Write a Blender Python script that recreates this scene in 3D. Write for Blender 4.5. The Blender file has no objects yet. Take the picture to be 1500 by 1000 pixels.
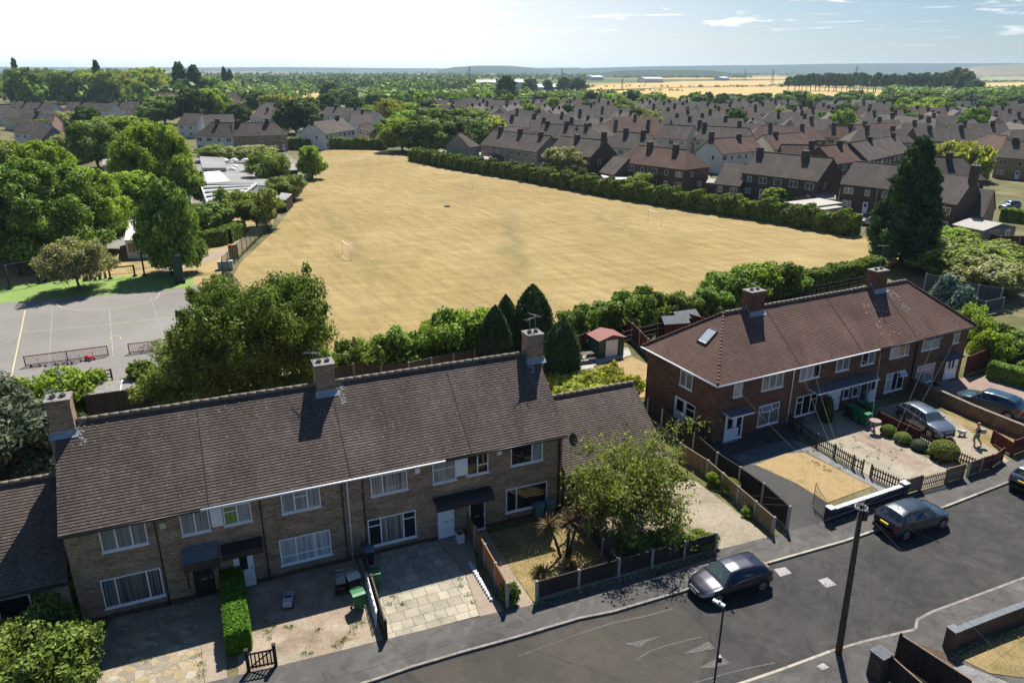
import bpy, math, random
import numpy as np
from mathutils import Vector, Matrix
R = math.radians
sc = bpy.context.scene
C = sc.collection
rnd = random.Random(7)

# ------------------------------------------------------------------ camera
FPX, PITCH, ROLL, CH = 1078.0, 0.3535, 0.0035, 24.53
_f = Vector((0, math.cos(PITCH), -math.sin(PITCH)))
_r0 = Vector((1, 0, 0)); _u0 = Vector((0, math.sin(PITCH), math.cos(PITCH)))
_r = _r0 * math.cos(ROLL) + _u0 * math.sin(ROLL)
_u = _u0 * math.cos(ROLL) - _r0 * math.sin(ROLL)
cd = bpy.data.cameras.new('camera'); cam = bpy.data.objects.new('camera', cd); C.objects.link(cam)
cd.lens = FPX / 1500 * 36; cd.sensor_width = 36; cd.clip_end = 40000; cd.clip_start = 0.5
m = Matrix.Identity(4)
for i in range(3):
    m[i][0] = _r[i]; m[i][1] = _u[i]; m[i][2] = -_f[i]
m[2][3] = CH
cam.matrix_world = m
sc.camera = cam

# ------------------------------------------------------------------ sky and sun
SUN_EL, SUN_AZ = R(53), math.atan2(0.205, 0.979)          # azimuth clockwise from +Y
w = bpy.data.worlds.new('World'); sc.world = w; w.use_nodes = True
wt = w.node_tree; wt.nodes.clear()
def wn(t, **k):
    n = wt.nodes.new(t)
    for a, b in k.items(): setattr(n, a, b)
    return n
sky = wn('ShaderNodeTexSky', sky_type='NISHITA', sun_disc=False, sun_elevation=SUN_EL, sun_rotation=SUN_AZ,
         altitude=50, air_density=1.0, dust_density=1.2, ozone_density=1.6)
tc = wn('ShaderNodeTexCoord'); sep = wn('ShaderNodeSeparateXYZ'); wt.links.new(tc.outputs['Generated'], sep.inputs[0])
def wmath(op, a, b=0.0, c=None):
    n = wn('ShaderNodeMath', operation=op)
    for i, x in enumerate([a, b] + ([c] if c is not None else [])):
        if hasattr(x, 'links'): wt.links.new(x, n.inputs[i])
        else: n.inputs[i].default_value = x
    return n.outputs[0]
zz = wmath('MAXIMUM', sep.outputs[2], 0.012)
cx = wmath('DIVIDE', sep.outputs[0], zz); cy = wmath('DIVIDE', sep.outputs[1], zz)
cmb = wn('ShaderNodeCombineXYZ'); wt.links.new(cx, cmb.inputs[0]); wt.links.new(cy, cmb.inputs[1])
nz = wn('ShaderNodeTexNoise'); nz.inputs['Scale'].default_value = 0.36; nz.inputs['Detail'].default_value = 7; nz.inputs['Roughness'].default_value = 0.62
wt.links.new(cmb.outputs[0], nz.inputs['Vector'])
mr = wn('ShaderNodeMapRange'); mr.inputs['From Min'].default_value = 0.575; mr.inputs['From Max'].default_value = 0.70
wt.links.new(nz.outputs['Fac'], mr.inputs['Value'])
# thin milky cloud veil lying over the western half of the sky
vx = wn('ShaderNodeMapRange', interpolation_type='SMOOTHSTEP'); vx.inputs['From Min'].default_value = 0.62; vx.inputs['From Max'].default_value = -0.45
vx.inputs['To Min'].default_value = 0.0; vx.inputs['To Max'].default_value = 0.93
wt.links.new(sep.outputs[0], vx.inputs['Value'])
low = wn('ShaderNodeMapRange'); low.inputs['From Min'].default_value = 0.20; low.inputs['From Max'].default_value = 0.0; low.inputs['To Min'].default_value = 0.0; low.inputs['To Max'].default_value = 0.30
wt.links.new(sep.outputs[2], low.inputs['Value'])
ve = wn('ShaderNodeMapRange', interpolation_type='SMOOTHSTEP'); ve.inputs['From Min'].default_value = 0.75; ve.inputs['From Max'].default_value = 0.12
wt.links.new(sep.outputs[2], ve.inputs['Value'])
vn = wn('ShaderNodeMapRange', interpolation_type='SMOOTHSTEP'); vn.inputs['From Min'].default_value = -0.1; vn.inputs['From Max'].default_value = 0.5
wt.links.new(sep.outputs[1], vn.inputs['Value'])
veil = wmath('MULTIPLY', wmath('MULTIPLY', wmath('MINIMUM', wmath('ADD', vx.outputs[0], low.outputs[0]), 0.96), ve.outputs[0]), vn.outputs[0])
pz = wn('ShaderNodeMapRange'); pz.inputs['From Min'].default_value = 0.025; pz.inputs['From Max'].default_value = 0.05; wt.links.new(sep.outputs[2], pz.inputs['Value'])
mpc = wn('ShaderNodeMapping'); mpc.inputs['Scale'].default_value = (8, 8, 52); mpc.inputs['Location'].default_value = (3.1, .4, 1.7); wt.links.new(tc.outputs['Generated'], mpc.inputs['Vector'])
nc = wn('ShaderNodeTexNoise'); nc.inputs['Scale'].default_value = 1.0; nc.inputs['Detail'].default_value = 6; nc.inputs['Roughness'].default_value = 0.58; wt.links.new(mpc.outputs[0], nc.inputs['Vector'])
mc = wn('ShaderNodeMapRange'); mc.inputs['From Min'].default_value = 0.575; mc.inputs['From Max'].default_value = 0.68; wt.links.new(nc.outputs['Fac'], mc.inputs['Value'])
puff = wmath('MULTIPLY', wmath('MAXIMUM', wmath('MULTIPLY', mr.outputs[0], .5), mc.outputs[0]), pz.outputs[0])
fac = wmath('MINIMUM', wmath('ADD', veil, puff), 1.0)
mx = wn('ShaderNodeMix', data_type='RGBA'); wt.links.new(fac, mx.inputs['Factor'])
tn = wn('ShaderNodeMix', data_type='RGBA', blend_type='MULTIPLY'); tn.inputs['Factor'].default_value = 1.0; wt.links.new(sky.outputs[0], tn.inputs['A']); tn.inputs['B'].default_value = (.66, .96, 1.32, 1)
wt.links.new(tn.outputs['Result'], mx.inputs['A']); mx.inputs['B'].default_value = (19, 19.3, 19.5, 1)
hs = wn('ShaderNodeHueSaturation'); hs.inputs['Saturation'].default_value = 1.3
wt.links.new(mx.outputs['Result'], hs.inputs['Color'])
bg = wn('ShaderNodeBackground'); bg.inputs['Strength'].default_value = 0.035
wt.links.new(hs.outputs[0], bg.inputs[0]); out = wn('ShaderNodeOutputWorld'); wt.links.new(bg.outputs[0], out.inputs[0])
sd = bpy.data.lights.new('sun', 'SUN'); sd.energy = 5.0; sd.angle = R(0.53); sd.color = (1, 0.945, 0.86)
so = bpy.data.objects.new('sun', sd); C.objects.link(so)
sdir = Vector((math.cos(SUN_EL) * math.sin(SUN_AZ), math.cos(SUN_EL) * math.cos(SUN_AZ), math.sin(SUN_EL)))
so.rotation_euler = (-sdir).to_track_quat('-Z', 'Y').to_euler(); so.location = (0, 0, 60)
vs = sc.view_settings; vs.view_transform = 'Standard'; vs.look = 'None'; vs.exposure = 0.8; vs.gamma = 1.0; vs.use_curve_mapping = False
sc.cycles.max_bounces = 5; sc.cycles.diffuse_bounces = 2; sc.cycles.glossy_bounces = 2; sc.cycles.transmission_bounces = 3
sc.cycles.transparent_max_bounces = 6; sc.cycles.volume_bounces = 0; sc.cycles.caustics_reflective = False; sc.cycles.caustics_refractive = False

# ------------------------------------------------------------------ helpers
def G(u, v, z=0.0):
    """point of the ground (height z) seen at photo pixel u, v"""
    d = _f + _r * ((u - 750) / FPX) + _u * ((500 - v) / FPX)
    t = (z - CH) / d.z
    return Vector((d.x * t, d.y * t, z))
def px(P):
    d = Vector(P) - Vector((0, 0, CH)); z = d.dot(_f)
    return 750 + FPX * d.dot(_r) / z, 500 - FPX * d.dot(_u) / z
def at_dist(u, v, y):
    """point at distance y in front (world Y) seen at pixel"""
    d = _f + _r * ((u - 750) / FPX) + _u * ((500 - v) / FPX)
    t = y / d.y
    return Vector((d.x * t, y, CH + d.z * t))

def tag(o, label=None, cat=None, group=None, kind=None):
    if label: o['label'] = label
    if cat: o['category'] = cat
    if group: o['group'] = group
    if kind: o['kind'] = kind
    return o
def empty(name, loc, rz=0.0, parent=None):
    o = bpy.data.objects.new(name, None); C.objects.link(o); o.location = loc; o.rotation_euler = (0, 0, rz)
    o.empty_display_size = 0.3
    if parent: o.parent = parent
    return o
class MB:
    def __init__(s): s.v = []; s.f = []; s.m = []; s.sm = []; s.uv = {}
    def face(s, pts, mi=0, smooth=False):
        b = len(s.v); s.v += [tuple(p) for p in pts]; s.f.append(tuple(range(b, b + len(pts)))); s.m.append(mi); s.sm.append(smooth); return s
    def box(s, x0, x1, y0, y1, z0, z1, mi=0, M=None):
        c = [Vector((x, y, z)) for z in (z0, z1) for y in (y0, y1) for x in (x0, x1)]
        if M is not None: c = [M @ p for p in c]
        b = len(s.v); s.v += [tuple(p) for p in c]
        for q in ((0, 2, 3, 1), (4, 5, 7, 6), (0, 1, 5, 4), (2, 6, 7, 3), (0, 4, 6, 2), (1, 3, 7, 5)):
            s.f.append(tuple(b + i for i in q)); s.m.append(mi); s.sm.append(False)
        return s
    def beam(s, p0, p1, w_, h_, mi=0, up=Vector((0, 0, 1))):
        p0 = Vector(p0); p1 = Vector(p1); d = (p1 - p0); L = d.length
        if L < 1e-6: return s
        x = d / L; y = up.cross(x)
        if y.length < 1e-4: y = Vector((1, 0, 0)).cross(x)
        y.normalize(); z = x.cross(y)
        M = Matrix.Translation(p0) @ Matrix((x, y, z)).transposed().to_4x4()
        return s.box(0, L, -w_ / 2, w_ / 2, -h_ / 2, h_ / 2, mi, M)
    def tube(s, pts, rad, n=8, mi=0, caps=True):
        pts = [Vector(p) for p in pts]
        if not hasattr(rad, '__len__'): rad = [rad] * len(pts)
        rings = []; up = Vector((0, 0, 1))
        for i, p in enumerate(pts):
            d = (pts[min(i + 1, len(pts) - 1)] - pts[max(i - 1, 0)])
            d = d.normalized() if d.length > 1e-9 else Vector((0, 0, 1))
            a = d.cross(up)
            if a.length < 0.05: a = d.cross(Vector((1, 0, 0)))
            a.normalize(); b_ = d.cross(a)
            rings.append(len(s.v))
            for k in range(n):
                t = 2 * math.pi * k / n
                s.v.append(tuple(p + (a * math.cos(t) + b_ * math.sin(t)) * rad[i]))
        for i in range(len(pts) - 1):
            for k in range(n):
                s.f.append((rings[i] + k, rings[i] + (k + 1) % n, rings[i + 1] + (k + 1) % n, rings[i + 1] + k)); s.m.append(mi); s.sm.append(True)
        if caps:
            s.f.append(tuple(rings[0] + k for k in range(n))[::-1]); s.m.append(mi); s.sm.append(False)
            s.f.append(tuple(rings[-1] + k for k in range(n))); s.m.append(mi); s.sm.append(False)
        return s
    def lathe(s, prof, n=16, mi=0, c=(0, 0, 0), sx=1, sy=1):
        b = len(s.v)
        for r_, z in prof:
            for k in range(n):
                t = 2 * math.pi * k / n; s.v.append((c[0] + r_ * sx * math.cos(t), c[1] + r_ * sy * math.sin(t), c[2] + z))
        for i in range(len(prof) - 1):
            for k in range(n):
                s.f.append((b + i * n + k, b + i * n + (k + 1) % n, b + (i + 1) * n + (k + 1) % n, b + (i + 1) * n + k)); s.m.append(mi); s.sm.append(True)
        return s
    def prism(s, poly, z0, z1, mi=0, M=None):
        """poly: list of (x,y) extruded from z0 to z1"""
        n = len(poly); a = [Vector((x, y, z0)) for x, y in poly]; t = [Vector((x, y, z1)) for x, y in poly]
        if M is not None: a = [M @ p for p in a]; t = [M @ p for p in t]
        s.face(a[::-1], mi); s.face(t, mi)
        for i in range(n):
            j = (i + 1) % n; s.face([a[i], a[j], t[j], t[i]], mi)
        return s
    def mesh(s, name, mats):
        me = bpy.data.meshes.new(name); me.from_pydata(s.v, [], s.f); me.update()
        for mm in (mats if isinstance(mats, (list, tuple)) else [mats]): me.materials.append(mm)
        me.polygons.foreach_set('material_index', s.m); me.polygons.foreach_set('use_smooth', s.sm)
        auto_uv(me)
        if s.uv:
            d = me.uv_layers[0].data
            for fi, q in s.uv.items():
                st = me.polygons[fi].loop_start
                for i, c in enumerate(q): d[st + i].uv = c
        return me
    def build(s, name, mats, parent=None, loc=None, rz=0, label=None):
        o = bpy.data.objects.new(name, s.mesh(name, mats)); C.objects.link(o)
        if parent: o.parent = parent
        if loc is not None: o.location = loc
        if rz: o.rotation_euler = (0, 0, rz)
        if label: o['label'] = label
        return o
def auto_uv(me):
    nl = len(me.loops); npoly = len(me.polygons)
    if not npoly: return
    co = np.empty(len(me.vertices) * 3); me.vertices.foreach_get('co', co); co = co.reshape(-1, 3)
    li = np.empty(nl, int); me.loops.foreach_get('vertex_index', li)
    nr = np.empty(npoly * 3); me.polygons.foreach_get('normal', nr); nr = nr.reshape(-1, 3)
    lt = np.empty(npoly, int); me.polygons.foreach_get('loop_total', lt)
    N = np.repeat(nr, lt, 0)
    T = np.stack([-N[:, 1], N[:, 0], np.zeros(len(N))], 1); L = np.linalg.norm(T, axis=1)
    flat = L < 0.08; T[flat] = (1, 0, 0); L[flat] = 1; T /= L[:, None]
    B = np.cross(N, T); P = co[li]
    uv = np.stack([(P * T).sum(1), (P * B).sum(1)], 1)
    a = me.uv_layers.new(name='uv'); a.data.foreach_set('uv', uv.astype(np.float32).ravel())
def np_mesh(name, verts, faces_n, mats, smooth=False):
    """verts (N*k,3) of k-gons laid out one after another"""
    n = len(verts); k = faces_n; me = bpy.data.meshes.new(name)
    me.vertices.add(n); me.vertices.foreach_set('co', np.asarray(verts, np.float32).ravel())
    me.loops.add(n); me.loops.foreach_set('vertex_index', np.arange(n, dtype=np.int32))
    me.polygons.add(n // k); me.polygons.foreach_set('loop_start', np.arange(0, n, k, dtype=np.int32)); me.polygons.foreach_set('loop_total', np.full(n // k, k, np.int32))
    me.update(calc_edges=True)
    for mm in (mats if isinstance(mats, (list, tuple)) else [mats]): me.materials.append(mm)
    return me
def link(name, me, parent=None, loc=None, rz=0, scale=None):
    o = bpy.data.objects.new(name, me); C.objects.link(o)
    if parent: o.parent = parent
    if loc is not None: o.location = loc
    if rz: o.rotation_euler = (0, 0, rz)
    if scale is not None: o.scale = scale if hasattr(scale, '__len__') else (scale,) * 3
    return o
def copy_tree(o, parent=None):
    c = o.copy(); C.objects.link(c); c.parent = parent
    for ch in list(o.children): copy_tree(ch, c)
    return c

# ------------------------------------------------------------------ materials
class NM:
    def __init__(s, name, rough=0.85, spec=0.3, metal=0.0):
        s.m = bpy.data.materials.new(name); s.m.use_nodes = True; s.t = s.m.node_tree; s.b = s.t.nodes['Principled BSDF']
        s.b.inputs['Roughness'].default_value = rough; s.b.inputs['Specular IOR Level'].default_value = spec; s.b.inputs['Metallic'].default_value = metal
        s._uv = None; s._ob = None
    def n(s, t, ins=None, **k):
        n = s.t.nodes.new(t)
        for a, b in k.items(): setattr(n, a, b)
        for a, b in (ins or {}).items():
            if hasattr(b, 'links') and not isinstance(b, (float, int)): s.t.links.new(b, n.inputs[a])
            else: n.inputs[a].default_value = b
        return n
    def uv(s):
        if s._uv is None: s._uv = s.n('ShaderNodeTexCoord')
        return s._uv.outputs['UV']
    def ob(s):
        if s._uv is None: s._uv = s.n('ShaderNodeTexCoord')
        return s._uv.outputs['Object']
    def noise(s, sc_, det=4, ro=0.6, vec=None, dist=0.0, out='Fac'):
        return s.n('ShaderNodeTexNoise', {'Vector': vec if vec is not None else s.ob(), 'Scale': sc_, 'Detail': det, 'Roughness': ro, 'Distortion': dist}).outputs[out]
    def scalev(s, v, sc3, rot=0.0):
        if rot: v = s.n('ShaderNodeMapping', {'Vector': v, 'Rotation': (0, 0, rot)}).outputs[0]
        return s.n('ShaderNodeMapping', {'Vector': v, 'Scale': sc3}).outputs[0]
    def ramp(s, f, stops):
        r_ = s.n('ShaderNodeValToRGB', {'Fac': f}); e = r_.color_ramp.elements
        while len(e) < len(stops): e.new(0.5)
        for i, (p, c) in enumerate(stops):
            e[i].position = p; e[i].color = (c if hasattr(c, '__len__') else (c, c, c)) + ((1,) if not hasattr(c, '__len__') or len(c) == 3 else ())
        return r_.outputs[0]
    def mix(s, f, a, b, mode='MIX'):
        x = s.n('ShaderNodeMix', data_type='RGBA', blend_type=mode)
        for nm, q in (('Factor', f), ('A', a), ('B', b)):
            if hasattr(q, 'links'): s.t.links.new(q, x.inputs[nm])
            elif nm == 'Factor': x.inputs['Factor'].default_value = q
            else: x.inputs[nm].default_value = tuple(q) + (1,) if len(q) == 3 else q
        return x.outputs['Result']
    def math(s, op, a, b=0.0):
        return s.n('ShaderNodeMath', {0: a, 1: b}, operation=op).outputs[0]
    def col(s, c):
        if hasattr(c, 'links'): s.t.links.new(c, s.b.inputs['Base Color'])
        else: s.b.inputs['Base Color'].default_value = tuple(c) + (1,)
        return s
    def bump(s, h, st=0.3, d=0.02):
        b = s.n('ShaderNodeBump', {'Height': h, 'Strength': st, 'Distance': d}); s.t.links.new(b.outputs[0], s.b.inputs['Normal']); return s

def plain(name, c, rough=0.7, spec=0.3, metal=0.0, var=0.25, scale=3.0, streak=False):
    k = NM(name, rough, spec, metal)
    if var:
        v = k.scalev(k.ob(), (scale, scale, scale * (0.15 if streak else 1)))
        f = k.noise(1.0, 6, 0.65, vec=v)
        lo = tuple(x * (1 - var) for x in c); hi = tuple(min(1, x * (1 + var)) for x in c)
        k.col(k.ramp(f, [(0.3, lo), (0.7, hi)]))
    else: k.col(c)
    return k.m
def brickm(name, c1, c2, mortar, var=0.35):
    k = NM(name, 0.9, 0.2)
    b = k.n('ShaderNodeTexBrick', {'Vector': k.uv(), 'Color1': c1 + (1,), 'Color2': c2 + (1,), 'Mortar': mortar + (1,), 'Scale': 1.0,
        'Mortar Size': 0.007, 'Mortar Smooth': 0.3, 'Bias': 0.0, 'Brick Width': 0.225, 'Row Height': 0.075})
    f = k.noise(0.9, 5, 0.6, vec=k.scalev(k.uv(), (1, 2.2, 1)))
    c = k.mix(1.0, b.outputs['Color'], k.ramp(f, [(0.3, 1 - var), (0.72, 1 + var)]), 'MULTIPLY')
    f2 = k.noise(5.0, 2, 0.5, vec=k.scalev(k.uv(), (1, 3.5, 1)))
    c = k.mix(1.0, c, k.ramp(f2, [(0.35, 0.75), (0.65, 1.18)]), 'MULTIPLY')
    return k.col(c).bump(b.outputs['Fac'], -0.35, 0.01).m
def tilem(name, c1, c2, dark, gauge=0.155, wid=0.17, lichen=0.35, warm=(0.0, 0.0, 0.0)):
    k = NM(name, 0.85, 0.25)
    b = k.n('ShaderNodeTexBrick', {'Vector': k.uv(), 'Color1': c1 + (1,), 'Color2': c2 + (1,), 'Mortar': dark + (1,), 'Scale': 1.0,
        'Mortar Size': 0.005, 'Mortar Smooth': 0.3, 'Bias': 0.0, 'Brick Width': wid, 'Row Height': gauge})
    f = k.noise(0.35, 6, 0.62)
    c = k.mix(1.0, b.outputs['Color'], k.ramp(f, [(0.3, 0.72), (0.7, 1.28)]), 'MULTIPLY')
    # weather streaks running down the slope
    st = k.noise(1.0, 5, 0.6, vec=k.scalev(k.uv(), (1.3, 0.12, 1)))
    c = k.mix(1.0, c, k.ramp(st, [(0.35, 0.86), (0.68, 1.2)]), 'MULTIPLY')
    sp = k.noise(7.0, 4, 0.8)
    c = k.mix(k.ramp(sp, [(0.56, 0.0), (0.68, lichen)]), c, (0.40, 0.37, 0.32))
    return k.col(c).bump(sp, 0.2, 0.01).m
def leafm(name, dark, light, tr=0.24, rough=0.62, hue=0.5):
    k = NM(name, rough, 0.12)
    gi = k.n('ShaderNodeNewGeometry').outputs['Random Per Island']
    oi = k.n('ShaderNodeObjectInfo').outputs['Random']
    nz_ = k.noise(0.55, 3, 0.6)
    f = k.math('ADD', k.math('MULTIPLY', gi, 0.5), k.math('MULTIPLY', nz_, 0.55))
    c = k.ramp(f, [(0.22, dark), (0.80, light)])
    hsn = k.n('ShaderNodeHueSaturation', {'Color': c, 'Hue': k.math('ADD', 0.5, k.math('MULTIPLY', k.math('SUBTRACT', oi, 0.5), 0.05 * hue)),
              'Value': k.math('ADD', 0.80, k.math('MULTIPLY', oi, 0.40)), 'Saturation': 1.0})
    c = hsn.outputs[0]
    k.col(c)
    tl = k.n('ShaderNodeBsdfTranslucent'); c2 = k.mix(1.0, c, (1.25, 1.35, 0.6), 'MULTIPLY'); k.t.links.new(c2, tl.inputs['Color'])
    ms = k.n('ShaderNodeMixShader', {'Fac': tr}); k.t.links.new(k.b.outputs[0], ms.inputs[1]); k.t.links.new(tl.outputs[0], ms.inputs[2])
    k.t.links.new(ms.outputs[0], k.t.nodes['Material Output'].inputs['Surface'])
    return k.m
def groundm(name, stops, sc1=0.25, sc2=4.0, det=0.35, rough=0.95, bump=0.0):
    k = NM(name, rough, 0.15)
    f = k.noise(sc1, 8, 0.62); c = k.ramp(f, stops)
    g = k.noise(sc2, 6, 0.75)
    c = k.mix(1.0, c, k.ramp(g, [(0.3, 1 - det), (0.7, 1 + det)]), 'MULTIPLY')
    k.col(c)
    if bump: k.bump(g, bump, 0.03)
    return k.m
def asphaltm(name, a, b, patch=0.15, crack=True):
    k = NM(name, 0.88, 0.25)
    f = k.noise(0.22, 6, 0.6, dist=0.6); c = k.ramp(f, [(0.3, a), (0.7, b)])
    # worn longitudinal streaks and mends
    ms = k.noise(0.9, 3, 0.4, dist=1.5); c = k.mix(1.0, c, k.ramp(ms, [(0.42, 1 - patch), (0.46, 1.0), (0.62, 1.0), (0.66, 1 + patch)]), 'MULTIPLY')
    g = k.noise(28.0, 4, 0.8); c = k.mix(1.0, c, k.ramp(g, [(0.3, 0.72), (0.72, 1.3)]), 'MULTIPLY')
    if crack:
        vo = k.n('ShaderNodeTexVoronoi', {'Vector': k.n('ShaderNodeMapping', {'Vector': k.mix(0.08, k.ob(), k.noise(1.5, 3, 0.6, out='Color'))}).outputs[0], 'Scale': 0.35}, feature='DISTANCE_TO_EDGE')
        msk = k.noise(0.18, 2, 0.5)
        cr = k.math('MULTIPLY', k.ramp(vo.outputs['Distance'], [(0.0, 1.0), (0.006, 0.0)]), k.ramp(msk, [(0.5, 0.0), (0.56, 0.7)]))
        c = k.mix(cr, c, (0.02, 0.02, 0.02))
    return k.col(c).bump(g, 0.25, 0.01).m

M = {}
M['brick_tan'] = brickm('brown_brick', (0.40, 0.275, 0.175), (0.24, 0.168, 0.108), (0.29, 0.235, 0.18))
M['brick_red'] = brickm('red_brick', (0.190, 0.092, 0.060), (0.12, 0.063, 0.044), (0.12, 0.085, 0.063))
M['brick_dark'] = brickm('dark_brick', (0.12, 0.075, 0.055), (0.085, 0.055, 0.042), (0.11, 0.085, 0.07))
M['tile_grey'] = tilem('weathered_brown_tiles', (0.118, 0.089, 0.074), (0.086, 0.065, 0.055), (0.035, 0.028, 0.025))
M['tile_red'] = tilem('russet_tiles', (0.160, 0.092, 0.070), (0.108, 0.064, 0.050), (0.035, 0.025, 0.022), gauge=0.13, lichen=0.12)
M['tile_far'] = tilem('brown_roof_tiles', (0.100, 0.079, 0.068), (0.074, 0.059, 0.051), (0.06, 0.048, 0.042), lichen=0.25)
M['tile_farg'] = tilem('grey_roof_tiles', (0.098, 0.079, 0.067), (0.076, 0.061, 0.052), (0.055, 0.048, 0.043), lichen=0.25)
M['tile_farr'] = tilem('red_roof_tiles', (0.135, 0.070, 0.052), (0.10, 0.055, 0.042), (0.06, 0.04, 0.035), lichen=0.1)
M['ridge'] = plain('ridge_tile', (0.20, 0.165, 0.13), 0.9, var=0.4, scale=5)
M['upvc'] = plain('white_plastic', (0.82, 0.83, 0.84), 0.4, 0.4, var=0.05)
M['white_paint'] = plain('white_paint', (0.7, 0.7, 0.68), 0.5, var=0.08)
M['black_paint'] = plain('black_paint', (0.02, 0.02, 0.022), 0.45, 0.4, var=0.2)
M['dark_pipe'] = plain('dark_pipe', (0.035, 0.03, 0.028), 0.5, var=0.2)
M['lead'] = plain('lead', (0.30, 0.33, 0.36), 0.45, 0.5, var=0.3, scale=6)
M['slate_blue'] = plain('slate_felt', (0.12, 0.135, 0.15), 0.7, var=0.25)
M['render_w'] = plain('white_render', (0.62, 0.62, 0.60), 0.9, var=0.1, scale=0.8)
M['render_c'] = plain('cream_render', (0.60, 0.52, 0.38), 0.9, var=0.1, scale=0.8)
M['render_p'] = plain('pink_render', (0.50, 0.32, 0.26), 0.9, var=0.1, scale=0.8)
M['render_g'] = plain('grey_pebbledash', (0.26, 0.23, 0.20), 0.95, var=0.2, scale=1.5)
M['render_y'] = plain('yellow_render', (0.55, 0.44, 0.24), 0.9, var=0.1, scale=0.8)
M['concrete'] = plain('concrete', (0.36, 0.34, 0.31), 0.9, var=0.25, scale=4)
M['concrete_dk'] = plain('weathered_concrete', (0.20, 0.19, 0.175), 0.9, var=0.3, scale=4)
M['bark'] = plain('bark', (0.085, 0.065, 0.048), 0.95, var=0.4, scale=6)
M['bark_lt'] = plain('pale_bark', (0.17, 0.14, 0.11), 0.95, var=0.4, scale=6)
def woodm(name, c, var=0.35):
    k = NM(name, 0.8, 0.2)
    f = k.noise(1.0, 5, 0.6, vec=k.scalev(k.uv(), (9, 0.5, 1)))
    b = k.n('ShaderNodeTexBrick', {'Vector': k.uv(), 'Color1': (1, 1, 1, 1), 'Color2': (0.72, 0.72, 0.72, 1), 'Mortar': (0.3, 0.3, 0.3, 1), 'Scale': 1.0, 'Mortar Size': 0.006, 'Brick Width': 0.11, 'Row Height': 40.0})
    b.offset = 0
    c_ = k.mix(1.0, k.ramp(f, [(0.3, tuple(x * (1 - var) for x in c)), (0.7, tuple(x * (1 + var) for x in c))]), b.outputs['Color'], 'MULTIPLY')
    return k.col(c_).m
M['wood_grey'] = woodm('weathered_wood', (0.13, 0.105, 0.085))
M['wood_dark'] = woodm('dark_wood', (0.055, 0.042, 0.036))
M['wood_orange'] = woodm('orange_wood', (0.33, 0.17, 0.07))
M['wood_red'] = woodm('red_stained_wood', (0.13, 0.035, 0.022))
M['wood_tan'] = woodm('tan_wood', (0.24, 0.18, 0.12))
def glassm(name, c, rough=0.04, stripes=0.0):
    k = NM(name, rough, 0.5); k.b.inputs['Coat Weight'].default_value = 0.7; k.b.inputs['Coat Roughness'].default_value = 0.02
    if stripes:
        f = k.noise(1.0, 2, 0.5, vec=k.scalev(k.ob(), (14, 14, 0.25)))
        c_ = k.ramp(f, [(0.35, tuple(x * (1 - stripes) for x in c)), (0.65, tuple(min(1, x * (1 + stripes)) for x in c))]); oi = k.n('ShaderNodeObjectInfo').outputs['Random']; k.col(k.mix(1.0, c_, k.ramp(oi, [(0, (.45, .47, .5)), (.5, (.9, .88, .82)), (1, (1.5, 1.45, 1.35))]), 'MULTIPLY')); k.b.inputs['Roughness'].default_value = 0.5
    else: k.col(c)
    return k.m
M['glass'] = glassm('dark_glass', (0.012, 0.015, 0.018))
M['net'] = glassm('net_curtain_glass', (0.26, 0.29, 0.31), 0.4, 0.35)
M['blind'] = glassm('blind_glass', (0.16, 0.165, 0.17), 0.4, 0.75)
M['curt_green'] = glassm('green_curtain_glass', (0.16, 0.24, 0.07), 0.4, 0.3)
M['glass_far'] = glassm('far_window_glass', (0.05, 0.06, 0.07), 0.15)
M['asphalt'] = asphaltm('road_asphalt', (0.030, 0.029, 0.028), (0.054, 0.051, 0.047), 0.2)
M['asphalt_b'] = asphaltm('road_asphalt_brown', (0.046, 0.040, 0.034), (0.068, 0.060, 0.050), 0.1)
M['pave'] = asphaltm('pavement_asphalt', (0.056, 0.054, 0.052), (0.112, 0.105, 0.097), 0.2)
M['drive_dk'] = asphaltm('drive_tarmac', (0.042, 0.041, 0.039), (0.068, 0.065, 0.061), 0.1)
M['kerb'] = plain('kerb_stone', (0.22, 0.20, 0.175), 0.9, var=0.35, scale=3)
def paintm():
    k = NM('worn_road_paint', 0.8, 0.2); g = k.noise(9, 6, 0.8)
    return k.col(k.ramp(g, [(0.5, (0.078, 0.076, 0.073)), (0.70, (0.20, 0.195, 0.18))])).m
M['paint'] = paintm()
M['paint_y'] = plain('yellow_court_paint', (0.46, 0.39, 0.22), 0.8, var=0.25, scale=6)
M['paint_w'] = plain('faded_white_line', (0.31, 0.295, 0.285), 0.8, var=0.3, scale=6)
# ------------------------------------------------------------------ building kit
def ray(u, v): return _f + _r * ((u - 750) / FPX) + _u * ((500 - v) / FPX)
M['alum'] = plain('aerial_metal', (.16, .165, .17), .5, .4, .3, var=.1)
class Frame:
    """local frame of a building: x along its front wall, y away from the street, z up"""
    def __init__(s, ox, oy, yaw, oz=0.0):
        s.o = Vector((ox, oy, oz)); s.yaw = yaw; s.X = Vector((math.cos(yaw), math.sin(yaw), 0)); s.Y = Vector((-math.sin(yaw), math.cos(yaw), 0))
    def front(s, u, v, y=0.0):
        p = s.o + s.Y * y; d = ray(u, v); c = Vector((0, 0, CH)); t = (p - c).dot(s.Y) / d.dot(s.Y); q = c + d * t - s.o
        return q.dot(s.X), q.z
    def side(s, u, v, x=0.0):
        p = s.o + s.X * x; d = ray(u, v); c = Vector((0, 0, CH)); t = (p - c).dot(s.X) / d.dot(s.X); q = c + d * t - s.o
        return q.dot(s.Y), q.z
    def loc(s, P):
        q = Vector(P) - s.o; return q.dot(s.X), q.dot(s.Y), q.z
    def wor(s, x, y, z=0.0): return s.o + s.X * x + s.Y * y + Vector((0, 0, z))

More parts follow.
